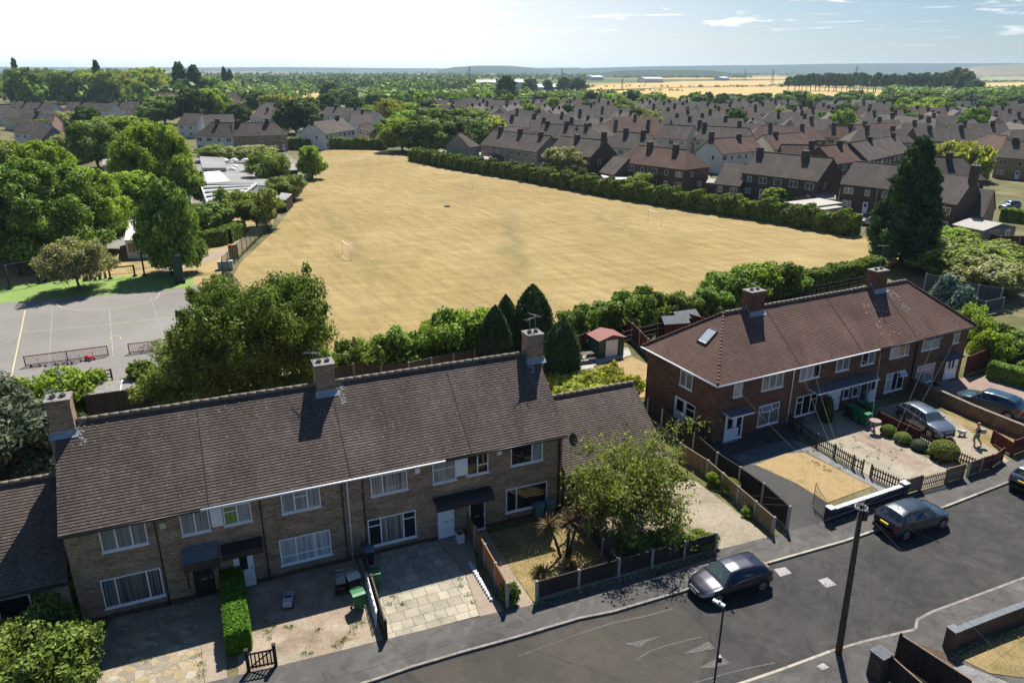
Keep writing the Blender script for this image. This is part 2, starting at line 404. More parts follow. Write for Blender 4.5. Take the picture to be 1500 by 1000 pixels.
def slope(mb, eL, eR, rR, rL, gauge=0.155, mi=0, lift=0.023):
    eL, eR, rR, rL = map(Vector, (eL, eR, rR, rL))
    nrm = (eR - eL).cross(rL - eL).normalized(); L = ((rL + rR) / 2 - (eL + eR) / 2).length
    n = max(1, round(L / gauge)); up = nrm * lift; W0 = (eR - eL).length; ind = (rL - eL).dot((eR - eL).normalized())
    for k in range(n):
        a, b = k / n, (k + 1) / n
        p0 = eL.lerp(rL, a) + up; p1 = eR.lerp(rR, a) + up; q1 = eR.lerp(rR, b); q0 = eL.lerp(rL, b)
        # every course sags a little, like hand-laid tiles
        mb.uv[len(mb.f)] = [(0, (k + .06) * gauge), (W0, (k + .06) * gauge), (W0 - (b * ind), (k + .97) * gauge), (b * ind, (k + .97) * gauge)]
        mb.face([p0, p1, q1, q0], mi)
        mb.face([p0 - up * 1.2, p1 - up * 1.2, p1, p0], mi)
def ridge(mb, a, b, r=0.13, seg=0.45, mi=0):
    a = Vector(a); b = Vector(b); L = (b - a).length; n = max(1, int(L / seg)); d = (b - a) / n
    for k in range(n):
        j = rnd.uniform(-.012, .012)
        mb.tube([a + d * k + Vector((0, 0, j)), a + d * (k + .97) + Vector((0, 0, j))], r, 8, mi)
def gable_wall(mb, x0, x1, y0, y1, ze, zr, z0=0.0, mi=0):
    poly = [(y0, z0), (y1, z0), (y1, ze), ((y0 + y1) / 2, zr), (y0, ze)]
    a = [Vector((x0, y, z)) for y, z in poly]; b = [Vector((x1, y, z)) for y, z in poly]
    mb.face(a[::-1] if False else [a[0], a[4], a[3], a[2], a[1]], mi); mb.face(b, mi)
    mb.face([a[0], b[0], b[4], a[4]], mi); mb.face([a[1], a[2], b[2], b[1]], mi)
def chimney(parent, x, y, zroof, w_, d_, ztop, mat, pots=1, tn=0.8, flash=True):
    c = MB(); c.box(x - w_ / 2, x + w_ / 2, y - d_ / 2, y + d_ / 2, zroof - 1.2, ztop - .22)
    c.box(x - w_ / 2 - .03, x + w_ / 2 + .03, y - d_ / 2 - .03, y + d_ / 2 + .03, ztop - .22, ztop - .08)
    c.box(x - w_ / 2 - .05, x + w_ / 2 + .05, y - d_ / 2 - .05, y + d_ / 2 + .05, ztop - .08, ztop, 1)
    for k in range(pots):
        px_ = x + (k - (pots - 1) / 2) * w_ * .42
        c.lathe([(.13, ztop), (.13, ztop + .1), (.15, ztop + .1), (.15, ztop + .16), (.09, ztop + .16), (.09, ztop)], 12, 1, (px_, y, 0))
    if flash:
        yf = y - d_ / 2; zf = zroof - tn * d_ / 2
        c.box(x - w_ / 2 - .06, x + w_ / 2 + .06, yf - .03, yf + .02, zf - .12, zf + .16, 2)
        c.face([(x - w_ / 2 - .12, yf - .26, zf - .26 * tn + .05), (x + w_ / 2 + .12, yf - .26, zf - .26 * tn + .05), (x + w_ / 2 + .12, yf - .02, zf + .05), (x - w_ / 2 - .12, yf - .02, zf + .05)], 2)
        for sx in (-1, 1):
            xs = x + sx * (w_ / 2 + .02)
            c.face([(xs, yf, zf + .04), (xs, y + .0, zf + .04 + tn * d_ / 2), (xs, y, zf + .3 + tn * d_ / 2), (xs, yf, zf + .18)], 2)
    return c.build('chimney', [mat, M['concrete_dk'], M['lead']], parent)
def aerial(parent, x, y, z, h=1.4, rot=0.3, name='aerial'):
    a = MB(); a.tube([(x, y, z - .6), (x, y, z + h)], .022, 6)
    c, s_ = math.cos(rot), math.sin(rot)
    a.tube([(x - c * .4, y - s_ * .4, z + h - .05), (x + c * .5, y + s_ * .75, z + h - .05)], .014, 5)
    for k in range(7):
        t = -.36 + k * .13; L = .20 - .012 * k
        a.tube([(x + c * t - s_ * L, y + s_ * t + c * L, z + h - .05), (x + c * t + s_ * L, y + s_ * t - c * L, z + h - .05)], .008, 4)
    return a.build(name, M['alum'], parent)

def window(parent, x0, x1, z0, z1, lights=(1,), glass='net', transom=None, plane='front', pos=0.0, fr=.055, sill=True, bot=None, frame='upvc', open_=None):
    """frame, pane (child), sill (child). lights: relative widths; transom: {light index: fraction of height from the top}"""
    f = MB(); g = MB(); s = MB()
    D = (-.05, .03)
    tr = (lambda a, b, c, d, e, h: (a, b, c, d, e, h)) if plane == 'front' else None
    def bx(mb, a, b, c, d, e, h, mi=0):
        if plane == 'front': mb.box(a, b, pos + c, pos + d, e, h, mi)
        else: mb.box(pos + c, pos + d, a, b, e, h, mi)
    bx(f, x0, x1, D[0], D[1], z1 - fr, z1); bx(f, x0, x1, D[0], D[1], z0, z0 + fr * 1.2)
    bx(f, x0, x0 + fr, D[0], D[1], z0 + fr * 1.2, z1 - fr); bx(f, x1 - fr, x1, D[0], D[1], z0 + fr * 1.2, z1 - fr)
    tot = sum(lights); x = x0; W = x1 - x0
    for i, l in enumerate(lights):
        xe = x + W * l / tot
        if i: bx(f, x - fr * .6, x + fr * .6, D[0] + .004, D[1], z0 + fr, z1 - fr)
        tf = (transom or {}).get(i)
        if tf:
            zt = z1 - (z1 - z0) * tf; bx(f, x + (fr * .6 if i else fr), xe - fr * .5, D[0] + .002, D[1], zt - fr * .5, zt + fr * .5)
        gi = glass[i] if isinstance(glass, (list, tuple)) else glass
        a, b = x + (0 if i else fr * .5), xe
        y = pos - .02
        if plane == 'front': g.face([(a, y, z0 + .02), (b, y, z0 + .02), (b, y, z1 - .02), (a, y, z1 - .02)], gl_ix(gi))
        else: g.face([(y, b, z0 + .02), (y, a, z0 + .02), (y, a, z1 - .02), (y, b, z1 - .02)], gl_ix(gi))
        if tf or (open_ and i in open_): pass
        if open_ and i in open_ and plane == 'front':     # top-hung vent standing open
            zt = z1 - (z1 - z0) * (tf or .3); q = MB(); Mx = Matrix.Translation((0, pos - .05, z1 - .03)) @ Matrix.Rotation(R(-38), 4, 'X')
            h_ = z1 - zt; q.box(a + .03, b - .03, -.03, 0, -h_, -h_ + .05, 0, Mx); q.box(a + .03, b - .03, -.03, 0, -.05, 0, 0, Mx)
            q.box(a + .03, a + .08, -.03, 0, -h_ + .05, -.05, 0, Mx); q.box(b - .08, b - .03, -.03, 0, -h_ + .05, -.05, 0, Mx)
            q.box(a + .08, b - .08, -.02, -.01, -h_ + .05, -.05, 1, Mx); f2 = q
            f.v_open = getattr(f, 'v_open', []) + [f2]
        x = xe
    o = f.build('window', M[frame], parent)
    g.build('pane', GL, o)
    for q in getattr(f, 'v_open', []): q.build('open_vent', [M[frame], M['net']], o)
    if sill:
        bx(s, x0 - .05, x1 + .05, -.11, .0, z0 - .06, z0 - .003); s.build('sill', M[frame], o)
    return o
GLN = ['glass', 'net', 'blind', 'curt_green', 'glass_far']
GL = [M[k] for k in GLN]
def gl_ix(n): return GLN.index(n)
def door(parent, x0, x1, z0, z1, mat='upvc', glass=None, frame='upvc', plane='front', pos=0.0, split=None):
    """door leaf with frame; glass: list of (x0,x1,z0,z1) fractions of the leaf"""
    f = MB(); g = MB()
    def bx(mb, a, b, c, d, e, h, mi=0):
        if plane == 'front': mb.box(a, b, pos + c, pos + d, e, h, mi)
        else: mb.box(pos + c, pos + d, a, b, e, h, mi)
    fr = .06
    bx(f, x0, x0 + fr, -.05, .02, z0, z1, 1); bx(f, x1 - fr, x1, -.05, .02, z0, z1, 1); bx(f, x0 + fr, x1 - fr, -.05, .02, z1 - fr, z1, 1)
    bx(f, x0 + fr, x1 - fr, -.03, .01, z0 + .03, z1 - fr, 0); bx(f, x0, x1, -.12, .0, z0 - .06, z0 + .03, 1)
    W, H = x1 - x0, z1 - z0
    for (a, b, c, d) in (glass or []): bx(g, x0 + W * a, x0 + W * b, -.036, -.028, z0 + H * c, z0 + H * d)
    if not glass or mat == 'upvc':
        for (a, b, c, d) in ((.2, .46, .1, .42), (.54, .8, .1, .42)): bx(f, x0 + W * a, x0 + W * b, -.038, -.02, z0 + H * c, z0 + H * d, 0)
    o = f.build('door', [M[mat], M[frame]], parent)
    if glass: g.build('pane', M['glass'], o)
    h = MB(); bx(h, x0 + W * .84, x0 + W * .9, -.07, -.03, z0 + H * .45, z0 + H * .52); h.build('handle', M['lead'], o)
    h = MB(); bx(h, x0 + W * .35, x0 + W * .65, -.05, -.03, z0 + H * .45, z0 + H * .48); h.build('letter_plate', M['lead'], o)
    return o
def pipe(parent, x, z0, z1, mat='dark_pipe', y=-.07, r=.045, name='drainpipe'):
    p = MB(); p.tube([(x, y, z0), (x, y, z1 - .15), (x, y - .02, z1 - .1), (x, y - .12, z1 + .03)], r, 8)
    for k in range(3): p.tube([(x, y, z0 + .4 + k * 1.7), (x, y, z0 + .48 + k * 1.7)], r * 1.35, 8)
    return p.build(name, M[mat], parent)
def gutter(parent, x0, x1, y, z, mat='upvc', name='gutter'):
    g = MB(); g.box(x0, x1, y - .03, y + .01, z - .16, z - .03); 
    g.tube([(x0, y - .09, z - .07), (x1, y - .09, z - .07)], .055, 8)
    return g.build(name, M[mat], parent)

# ------------------------------------------------------------------ house 1: the brown brick terrace in front
F1 = Frame(-20.125, 27.7153, 0.4025)
ZE1, ZR1, YR1, L1 = 5.16, 8.655, 4.07, 25.16
TN1 = (ZR1 - ZE1) / (YR1 + .3)
h1 = empty('terraced_house', F1.o, F1.yaw)
tag(h1, 'long brown brick terrace of four homes with weathered brown tiled gable roof and three chimneys', 'house')
b = MB(); gable_wall(b, .12, L1 - .12, 0, 8.14, ZE1 - .06, ZR1 - .12); b.box(.10, L1 - .10, -.025, 8.17, 0, .30, 1)
b.build('wall', [M['brick_tan'], M['brick_dark']], h1)
rf = MB(); slope(rf, (0, -.3, ZE1), (L1, -.3, ZE1), (L1, YR1, ZR1), (0, YR1, ZR1)); slope(rf, (L1, 8.44, ZE1), (0, 8.44, ZE1), (0, YR1, ZR1), (L1, YR1, ZR1))
for xx in (.0, L1):
    rf.face([(xx, -.3, ZE1 - .08), (xx, YR1, ZR1 - .08), (xx, YR1, ZR1 + .02), (xx, -.3, ZE1 + .02)]); rf.face([(xx, 8.44, ZE1 - .08), (xx, YR1, ZR1 - .08), (xx, YR1, ZR1 + .02), (xx, 8.44, ZE1 + .02)])
rf.face([(0, -.3, ZE1 - .03), (L1, -.3, ZE1 - .03), (L1, .02, ZE1 - .03), (0, .02, ZE1 - .03)])
M['tile_pink'] = plain('bare_orange_tile', (.36, .20, .15), .9, var=.2); M['stain'] = plain('lichen_stain', (.30, .29, .27), .95, var=.3, scale=9)
rp = random.Random(4)
def roofpatch(q, mi, lst, ze, ov, tn, w_=.17, h_=.13, lift=.032):
    for x, y in lst: z = lambda yy: ze + (yy + ov) * tn + lift; q.face([(x, y, z(y)), (x + w_, y, z(y)), (x + w_, y + h_ * .8, z(y + h_ * .8)), (x, y + h_ * .8, z(y + h_ * .8))], mi)
roofpatch(rf, 1, [(rp.choice((13.3, 24.4, 1.0)) - .3 * rp.random() + .2, y) for y in [2.9 + 1.1 * rp.random() for k in range(90)]], ZE1, .3, TN1, .11, .08, .036)
roofpatch(rf, 1, [(25 * rp.random(), 4.0 * rp.random() ** .8 - .2) for k in range(260)], ZE1, .3, TN1, .055, .04, .036)
roof1 = rf.build('roof', [M['tile_grey'], M['stain']], h1)
rg = MB(); ridge(rg, (0, YR1, ZR1 + .03), (L1, YR1, ZR1 + .03)); rg.build('ridge_tiles', M['ridge'], roof1)
gutter(h1, 5.85, 17.9, -.3, ZE1 - .0, 'upvc'); gutter(h1, 0, 5.83, -.3, ZE1, 'black_paint'); gutter(h1, 17.92, L1, -.3, ZE1, 'black_paint')
bb = plain('chimney_brown', (0.2, 0.15, 0.11)) if False else M['brick_tan']
for (x, w_) in ((.35, 1.0), (12.66, 1.02), (24.95, .98)):
    y = 4.1; zr_ = ZE1 + (y + .3) * TN1
    chimney(roof1, x, y, zr_, w_, .95, 10.0 if x < 1 else 9.9, M['brick_tan'], pots=2, tn=TN1)
b = MB(); b.box(-.28, .115, 3.62, 4.58, 0, 8.0); b.build('chimney_breast', M['brick_tan'], h1)
aerial(h1, .55, 4.5, 10.2, .9, 1.9); aerial(h1, 12.2, 4.4, 9.7, .7, 2.8); aerial(h1, 24.75, 4.1, 9.9, .9, .4); aerial(h1, 25.2, 4.3, 9.8, 1.1, 2.0)
def fw(Fr, tl, br): 
    a = Fr.front(*tl); b_ = Fr.front(*br); return a[0], b_[0], b_[1], a[1]
W1 = [((143.4, 777), (218, 794), (1, 1, 1), 'net', None), ((146, 850), (242, 870), (.25, .55, .25), 'blind', None),
      ((261.6, 753), (309, 775), (1, 1), 'net', None), ((325, 742), (369.6, 761), (1, 1), ['curt_green', 'net'], {0: .3}),
      ((410, 723), (470.4, 740), (1, 1, 1), 'net', {1: .3}), ((408, 791), (486.4, 810), (1, 1.15, 1), 'net', {0: .68, 1: .68, 2: .68}),
      ((541.6, 698), (597, 715), (.32, .68), 'blind', None), ((538, 761.6), (610, 784), (.28, .5, .28), ['glass', 'blind', 'glass'], {0: .25, 2: .25}),
      ((633, 678), (668, 701), (1,), 'net', {0: .35}), ((683, 668), (715, 690), (1, 1), 'glass', {1: .55}),
      ((748, 655), (794.4, 672.4), (.66, .34), ['glass', 'net'], None), ((741, 717), (800.4, 736.4), (.25, .75), 'glass', None)]
for tl, br, li, gl, trn in W1:
    x0, x1, z0, z1 = fw(F1, tl, br); z1 = min(z1, 4.98); window(h1, x0, x1, z0, z1, li, gl, trn)
for tl, br in (((306, 744), (328, 768)), ((665.6, 672), (684, 694))):
    x0, x1, z0, z1 = fw(F1, tl, br); z1 = min(z1, 4.98); p = MB(); p.box(x0 + .01, x1 - .01, -.06, 0, z0, z1); p.box(x0 + .08, x1 - .08, -.07, -.055, z0 + .08, z1 - .08); p.build('infill_panel', M['upvc'], h1)
x0, x1, z0, z1 = fw(F1, (280, 831), (317, 863)); door(h1, x0 + .02, x1, .16, 2.1, 'black_paint', [(.2, .8, .6, .92)], 'wood_dark')['label'] = 'dark brown part-glazed front door'
x0, x1, z0, z1 = fw(F1, (340, 812), (375.6, 852)); door(h1, x0, x1, .14, 2.08, 'upvc', [(.3, .7, .48, .9)])
x0, x1, z0, z1 = fw(F1, (640.6, 745), (665.6, 781)); door(h1, x0, x1, .2, 2.1, 'upvc')['label'] = 'plain white panelled front door'
x0, x1, z0, z1 = fw(F1, (687, 735.6), (710.6, 772)); door(h1, x0, x1, .1, 2.0, 'black_paint', [(.1, .9, .08, .92)], 'upvc')['label'] = 'white framed door with one tall dark glass pane'
def canopy(parent, x0, x1, y0, z0, z1, mat, front=.14, posts=False, label=None):
    c = MB(); c.face([(x0, y0, z0), (x1, y0, z0), (x1, -.0, z1), (x0, -.0, z1)]); c.face([(x0, y0, z0 - front), (x0, 0, z1 - front), (x1, 0, z1 - front), (x1, y0, z0 - front)])
    c.box(x0, x1, y0 - .02, y0 + .02, z0 - front, z0 + .01, 1); c.face([(x0, y0, z0), (x0, 0, z1), (x0, 0, z1 - front), (x0, y0, z0 - front)], 1); c.face([(x1, y0, z0), (x1, 0, z1), (x1, 0, z1 - front), (x1, y0, z0 - front)], 1)
    if posts:
        for xx in (x0 + .06, x1 - .06): c.beam((xx, -.02, z0 - 1.0), (xx, y0 + .1, z0 - front), .07, .07, 1); c.beam((xx, -.03, .7), (xx, -.03, z0), .08, .06, 1)
    return c.build('door_canopy', mat, parent, label=label)
canopy(h1, 4.72, 6.3, -.85, 2.62, 3.05, [M['slate_blue'], M['black_paint']], .45, True)
canopy(h1, 6.45, 8.35, -.75, 2.62, 2.75, [M['black_paint'], M['black_paint']], .32)
q = MB()
for k in range(10):
    a0, a1 = k / 10 * math.pi / 2, (k + 1) / 10 * math.pi / 2
    q.face([(17.2, -.75 * math.sin(a0), 2.42 + 0.34 * math.cos(a0)), (17.2, -.75 * math.sin(a1), 2.42 + 0.34 * math.cos(a1)), (20.55, -.75 * math.sin(a1), 2.42 + 0.34 * math.cos(a1)), (20.55, -.75 * math.sin(a0), 2.42 + 0.34 * math.cos(a0))])
q.box(17.2, 20.55, -.76, -.71, 2.28, 2.44); q.build('door_canopy', M['black_paint'], h1, label='long curved dark canopy over two doors')
pipe(h1, F1.front(508, 706, -.1)[0], .1, ZE1 - .12, 'upvc')['label'] = 'white drainpipe'
for u, v in ((226, 765), (380, 733), (500, 712), (531, 708), (820, 645)): pipe(h1, F1.front(u, v, -.08)[0], .05, ZE1 - .2, 'dark_pipe', r=.03 if u != 820 else .06)
for u, v, l in ((238, 768, 'alarm'), (611, 688, 'lamp'), (731, 661, 'lamp')):
    x, z = F1.front(u, v); q = MB(); q.box(x - .13, x + .13, -.09, 0, z - .17, z + .13); q.build('alarm_box' if l == 'alarm' else 'security_light', M['render_c' if l == 'alarm' else 'upvc'], h1)
q = MB(); Mx = Matrix.Translation((L1 + .35, -.25, 4.75)) @ Matrix.Rotation(R(65), 4, 'X') @ Matrix.Rotation(R(25), 4, 'Y')
q.lathe([(0, -.05), (.15, -.03), (.3, .02), (.38, .08), (.37, .09), (.29, .035), (.14, -.015), (0, -.03)], 16); q.v = [tuple(Mx @ Vector(v)) for v in q.v]; q.tube([(L1 - .1, -.03, 4.6), (L1 + .3, -.2, 4.7)], .02, 6); q.build('satellite_dish', M['dark_pipe'], h1)
# low link roofs either side of the terrace
def lowwing(name, x0, x1, label, ze=2.45, zr=5.45, yr=4.07, yf=-.25, win=None, wall='brick_tan', Fr=F1, cat='outbuilding', tile='tile_grey'):
    o = empty(name, Fr.wor((x0 + x1) / 2, 0), Fr.yaw); c = (x0 + x1) / 2; a, e = x0 - c, x1 - c
    b = MB(); gable_wall(b, a + .1, e - .1, 0, 2 * yr, ze - .05, zr - .12); b.build('wall', M[wall], o)
    r_ = MB(); slope(r_, (a, yf, ze), (e, yf, ze), (e, yr, zr), (a, yr, zr)); slope(r_, (e, 2 * yr - yf, ze), (a, 2 * yr - yf, ze), (a, yr, zr), (e, yr, zr))
    for xx in (a, e): r_.face([(xx, yf, ze - .08), (xx, yr, zr - .08), (xx, yr, zr + .02), (xx, yf, ze + .02)])
    ro = r_.build('roof', M[tile], o); g = MB(); ridge(g, (a, yr, zr + .03), (e, yr, zr + .03)); g.build('ridge_tiles', M['ridge'], ro)
    gutter(o, a, e, yf, ze, 'black_paint')
    for (w0, w1, z0, z1, gl) in (win or []): window(o, w0 - c, w1 - c, z0, z1, (1, 1), gl)
    return tag(o, label, cat)
lowwing('link_building', L1 + .05, L1 + 7.0, 'low link building with steep brown roof between the brown and red brick terraces', win=[(25.65, 26.4, .9, 1.95, 'glass')])
lowwing('link_building', -8.0, -.05, 'low link building with dark tiled roof at the left end of the brown terrace', ze=2.75, zr=6.0, win=[(-4.2, -1.65, .95, 2.45, 'glass')])

# ------------------------------------------------------------------ house 2: the red brick hipped terrace
F2 = Frame(13.906, 45.594, 0.469)
ZE2, ZR2, D2, L2, HA, HB, OV = 4.78, 8.1, 7.74, 27.02, 3.5, 3.78, .35
TN2 = (ZR2 - ZE2) / (D2 / 2 + OV)
h2 = empty('terraced_house', F2.o, F2.yaw); tag(h2, 'dark red brick terrace with hipped russet tiled roof, two chimneys and one roof window', 'house')
b = MB(); b.box(0, L2, 0, D2, 0, ZE2 - .02); b.box(-.02, L2 + .02, -.02, D2 + .02, 0, .25, 1); b.build('wall', [M['brick_red'], M['brick_dark']], h2)
def hiproof(mb, x0, x1, y0, y1, ze, zr, hl, hr, gauge=.13, lift=.022):
    ym = (y0 + y1) / 2; A = (x0 + hl, ym, zr); B = (x1 - hr, ym, zr)
    slope(mb, (x0, y0, ze), (x1, y0, ze), B, A, gauge, 0, lift); slope(mb, (x1, y1, ze), (x0, y1, ze), A, B, gauge, 0, lift)
    if hl > 0: slope(mb, (x0, y1, ze), (x0, y0, ze), A, A, gauge, 0, lift)
    if hr > 0: slope(mb, (x1, y0, ze), (x1, y1, ze), B, B, gauge, 0, lift)
    return A, B
rf = MB(); A, B = hiproof(rf, -OV, L2 + OV, -OV, D2 + OV, ZE2, ZR2, HA + OV, HB + OV)
rf.box(-OV + .03, L2 + OV - .03, -OV + .03, D2 + OV - .03, ZE2 - .06, ZE2 - .02); 
roofpatch(rf, 1, [(17.6 + rp.gauss(0, .55), .2 + 2.6 * rp.random()) for k in range(30)], ZE2, OV, TN2)
roofpatch(rf, 2, [(20.2 + .9 * rp.random() + .2 * (3.4 - y), y) for y in [1.6 + 1.8 * rp.random() for k in range(60)]], ZE2, OV, TN2, .1, .07)
roof2 = rf.build('roof', [M['tile_red'], M['tile_pink'], M['stain']], h2)
rg = MB(); ridge(rg, (A[0], A[1], ZR2 + .03), (B[0], B[1], ZR2 + .03)); rg.build('ridge_tiles', M['ridge'], roof2)
for P_, Q_ in (((-OV, -OV, ZE2), A), ((-OV, D2 + OV, ZE2), A), ((L2 + OV, -OV, ZE2), B), ((L2 + OV, D2 + OV, ZE2), B)): rg = MB(); ridge(rg, Vector(P_) + Vector((0, 0, .05)), Vector(Q_) + Vector((0, 0, .03)), .09, .3); rg.build('hip_tiles', M['tile_red'], roof2)
for xs in (6.2, 12.9, 19.4):
    q = MB(); q.face([(xs, -.3, ZE1 + .045), (xs + .035, -.3, ZE1 + .045), (xs + .035, YR1, ZR1 + .045), (xs, YR1, ZR1 + .045)]); q.build('roof_joint', M['dark_pipe'], roof1)
for xs in (7.3, 13.7, 20.0):
    q = MB(); q.face([(xs, -OV, ZE2 + .04), (xs + .045, -OV, ZE2 + .04), (xs + .045, D2 / 2, ZR2 + .04), (xs, D2 / 2, ZR2 + .04)]); q.build('roof_joint', M['dark_pipe'], roof2)
for x in (6.35, 19.7): chimney(roof2, x, 3.95, ZE2 + (3.95 + OV) * TN2, 1.35, .95, 9.45, M['brick_red'], 2, TN2)
aerial(h2, 20.3, 4.3, 9.4, 1.9, 2.6); aerial(h2, 6.6, 4.3, 9.4, .5, .2)
gutter(h2, -OV, 15.5, -OV, ZE2); gutter(h2, 15.52, L2 + OV, -OV, ZE2, 'black_paint')
g = MB(); g.box(-OV - .03, -OV + .01, -OV, D2 + OV, ZE2 - .16, ZE2 - .03); g.tube([(-OV - .09, -OV - .05, ZE2 - .07), (-OV - .09, D2 + OV, ZE2 - .07)], .055, 8); g.build('gutter', M['upvc'], h2)
q = MB(); zc = lambda x, t=0: ZE2 + (x + OV) * (ZR2 - ZE2) / (HA + OV)
def hipq(mb, y0, y1, x0, x1, off, mi=0):
    mb.face([(x0, y1, zc(x0) + off), (x0, y0, zc(x0) + off), (x1, y0, zc(x1) + off), (x1, y1, zc(x1) + off)], mi)
hipq(q, 3.0, 3.95, 1.35, 2.3, .10, 0); hipq(q, 3.1, 3.85, 1.45, 2.2, .115, 1)
for (a, b_) in (((1.35, 3.0), (2.3, 3.0)), ((1.35, 3.95), (2.3, 3.95)), ((1.35, 3.0), (1.35, 3.95)), ((2.3, 3.0), (2.3, 3.95))):
    q.beam((a[0], a[1], zc(a[0]) + .06), (b_[0], b_[1], zc(b_[0]) + .06), .07, .12, 2)
q.build('roof_window', [M['upvc'], glassm('sky_glass', (.42, .47, .5), .15), M['dark_pipe']], roof2)
W2 = [((1076, 557.6), (1085.6, 579), (1,), 'net', None, None), ((1117.6, 549), (1145.6, 565), (1, 1, 1), 'net', None, None),
      ((1112, 595), (1138, 617), (.55, .45), 'blind', {0: .3, 1: .3}, (0,)), ((1173, 537), (1199, 551), (1, 1, 1), ['net', 'net', 'glass'], None, None),
      ((1167, 582), (1193, 602), (1, 1.2, 1), 'glass', {0: .3, 2: .3}, None), ((1236, 570), (1242, 582), (1,), 'glass', None, None), ((1249, 568), (1255, 579), (1,), 'glass', None, None),
      ((1227, 523), (1242, 540), (1, 1), 'net', None, None), ((1264, 515), (1279, 531), (1, 1), ['glass', 'net'], None, None),
      ((1306, 505.6), (1329, 519), (1.2, 1, .6), ['net', 'glass', 'glass'], None, None), ((1299, 548), (1320, 568), (1, .8, 1), ['net', 'glass', 'glass'], {0: .3, 2: .3}, (2,)),
      ((1353.6, 493), (1374, 508), (.5, .5), 'net', {0: .3, 1: .3}, (0, 1)), ((1344, 537), (1364, 557), (1, 1), 'net', {0: .25, 1: .25}, None), ((1399, 483.6), (1403, 501), (1,), 'net', {0: .35}, None)]
for tl, br, li, gl, trn, op in W2:
    x0, x1, z0, z1 = fw(F2, tl, br); x1 = max(x1, x0 + .45); z1 = min(z1, ZE2 - .12); window(h2, x0, x1, z0, z1, li, gl, trn, open_=op)
for tl, br, mt, gl, zz_ in (((1063, 610), (1084, 646), 'upvc', [(.14, .42, .45, .88), (.66, .92, .08, .93)], .12), ((1213, 573), (1226, 604), 'upvc', None, .3),
                      ((1260, 566), (1271, 590), 'black_paint', None, .15), ((1271, 561), (1279, 591), 'upvc', [(.2, .8, .5, .9)], .15), ((1386, 528), (1396, 559), 'upvc', [(.25, .4, .3, .9), (.55, .7, .3, .9)], .3)):  # the black leaf stands for a dark recess, its shade put into the colour
    x0, x1, z0, z1 = fw(F2, tl, br); door(h2, x0, max(x1, x0 + .8), zz_, zz_ + 1.98, mt, gl)
canopy(h2, .75, 2.9, -.8, 2.35, 2.45, [M['slate_blue'], M['upvc']], .1); canopy(h2, 8.9, 15.5, -.9, 2.5, 2.62, [M['slate_blue'], M['upvc']], .1); canopy(h2, 23.7, 25.9, -.8, 2.5, 2.6, [M['slate_blue'], M['dark_pipe']], .1)
pipe(h2, 7.05, .1, ZE2 - .12, 'upvc')['label'] = 'white drainpipe'; pipe(h2, F2.front(1345, 497)[0], .1, ZE2 - .2, r=.06)
a = F2.side(998, 539.6); c = F2.side(1014, 568); window(h2, min(a[0], c[0]), max(a[0], c[0]), 3.2, 4.4, (1, 1), 'net', plane='side')
a = F2.side(992, 583); c = F2.side(1003, 616); door(h2, c[0], a[0] + .2, .15, 2.2, 'upvc', [(.2, .8, .5, .92)], plane='side'); window(h2, c[0] - 1.0, c[0] - .02, 1.0, 2.2, (1,), 'glass', {0: .4}, plane='side')
for x0, x1, n in ((8.6, 10.0, 3), (23.9, 25.3, 3), (.8, 2.2, 1), (13.2, 15.2, 1)):
    st = MB()
    for k in range(n): st.box(x0, x1, -.35 - .28 * (n - 1 - k), -.0 - .01 * k, .0, .11 * (k + 1) - .002 * k)
    st.build('doorstep', M['concrete_dk'], h2)
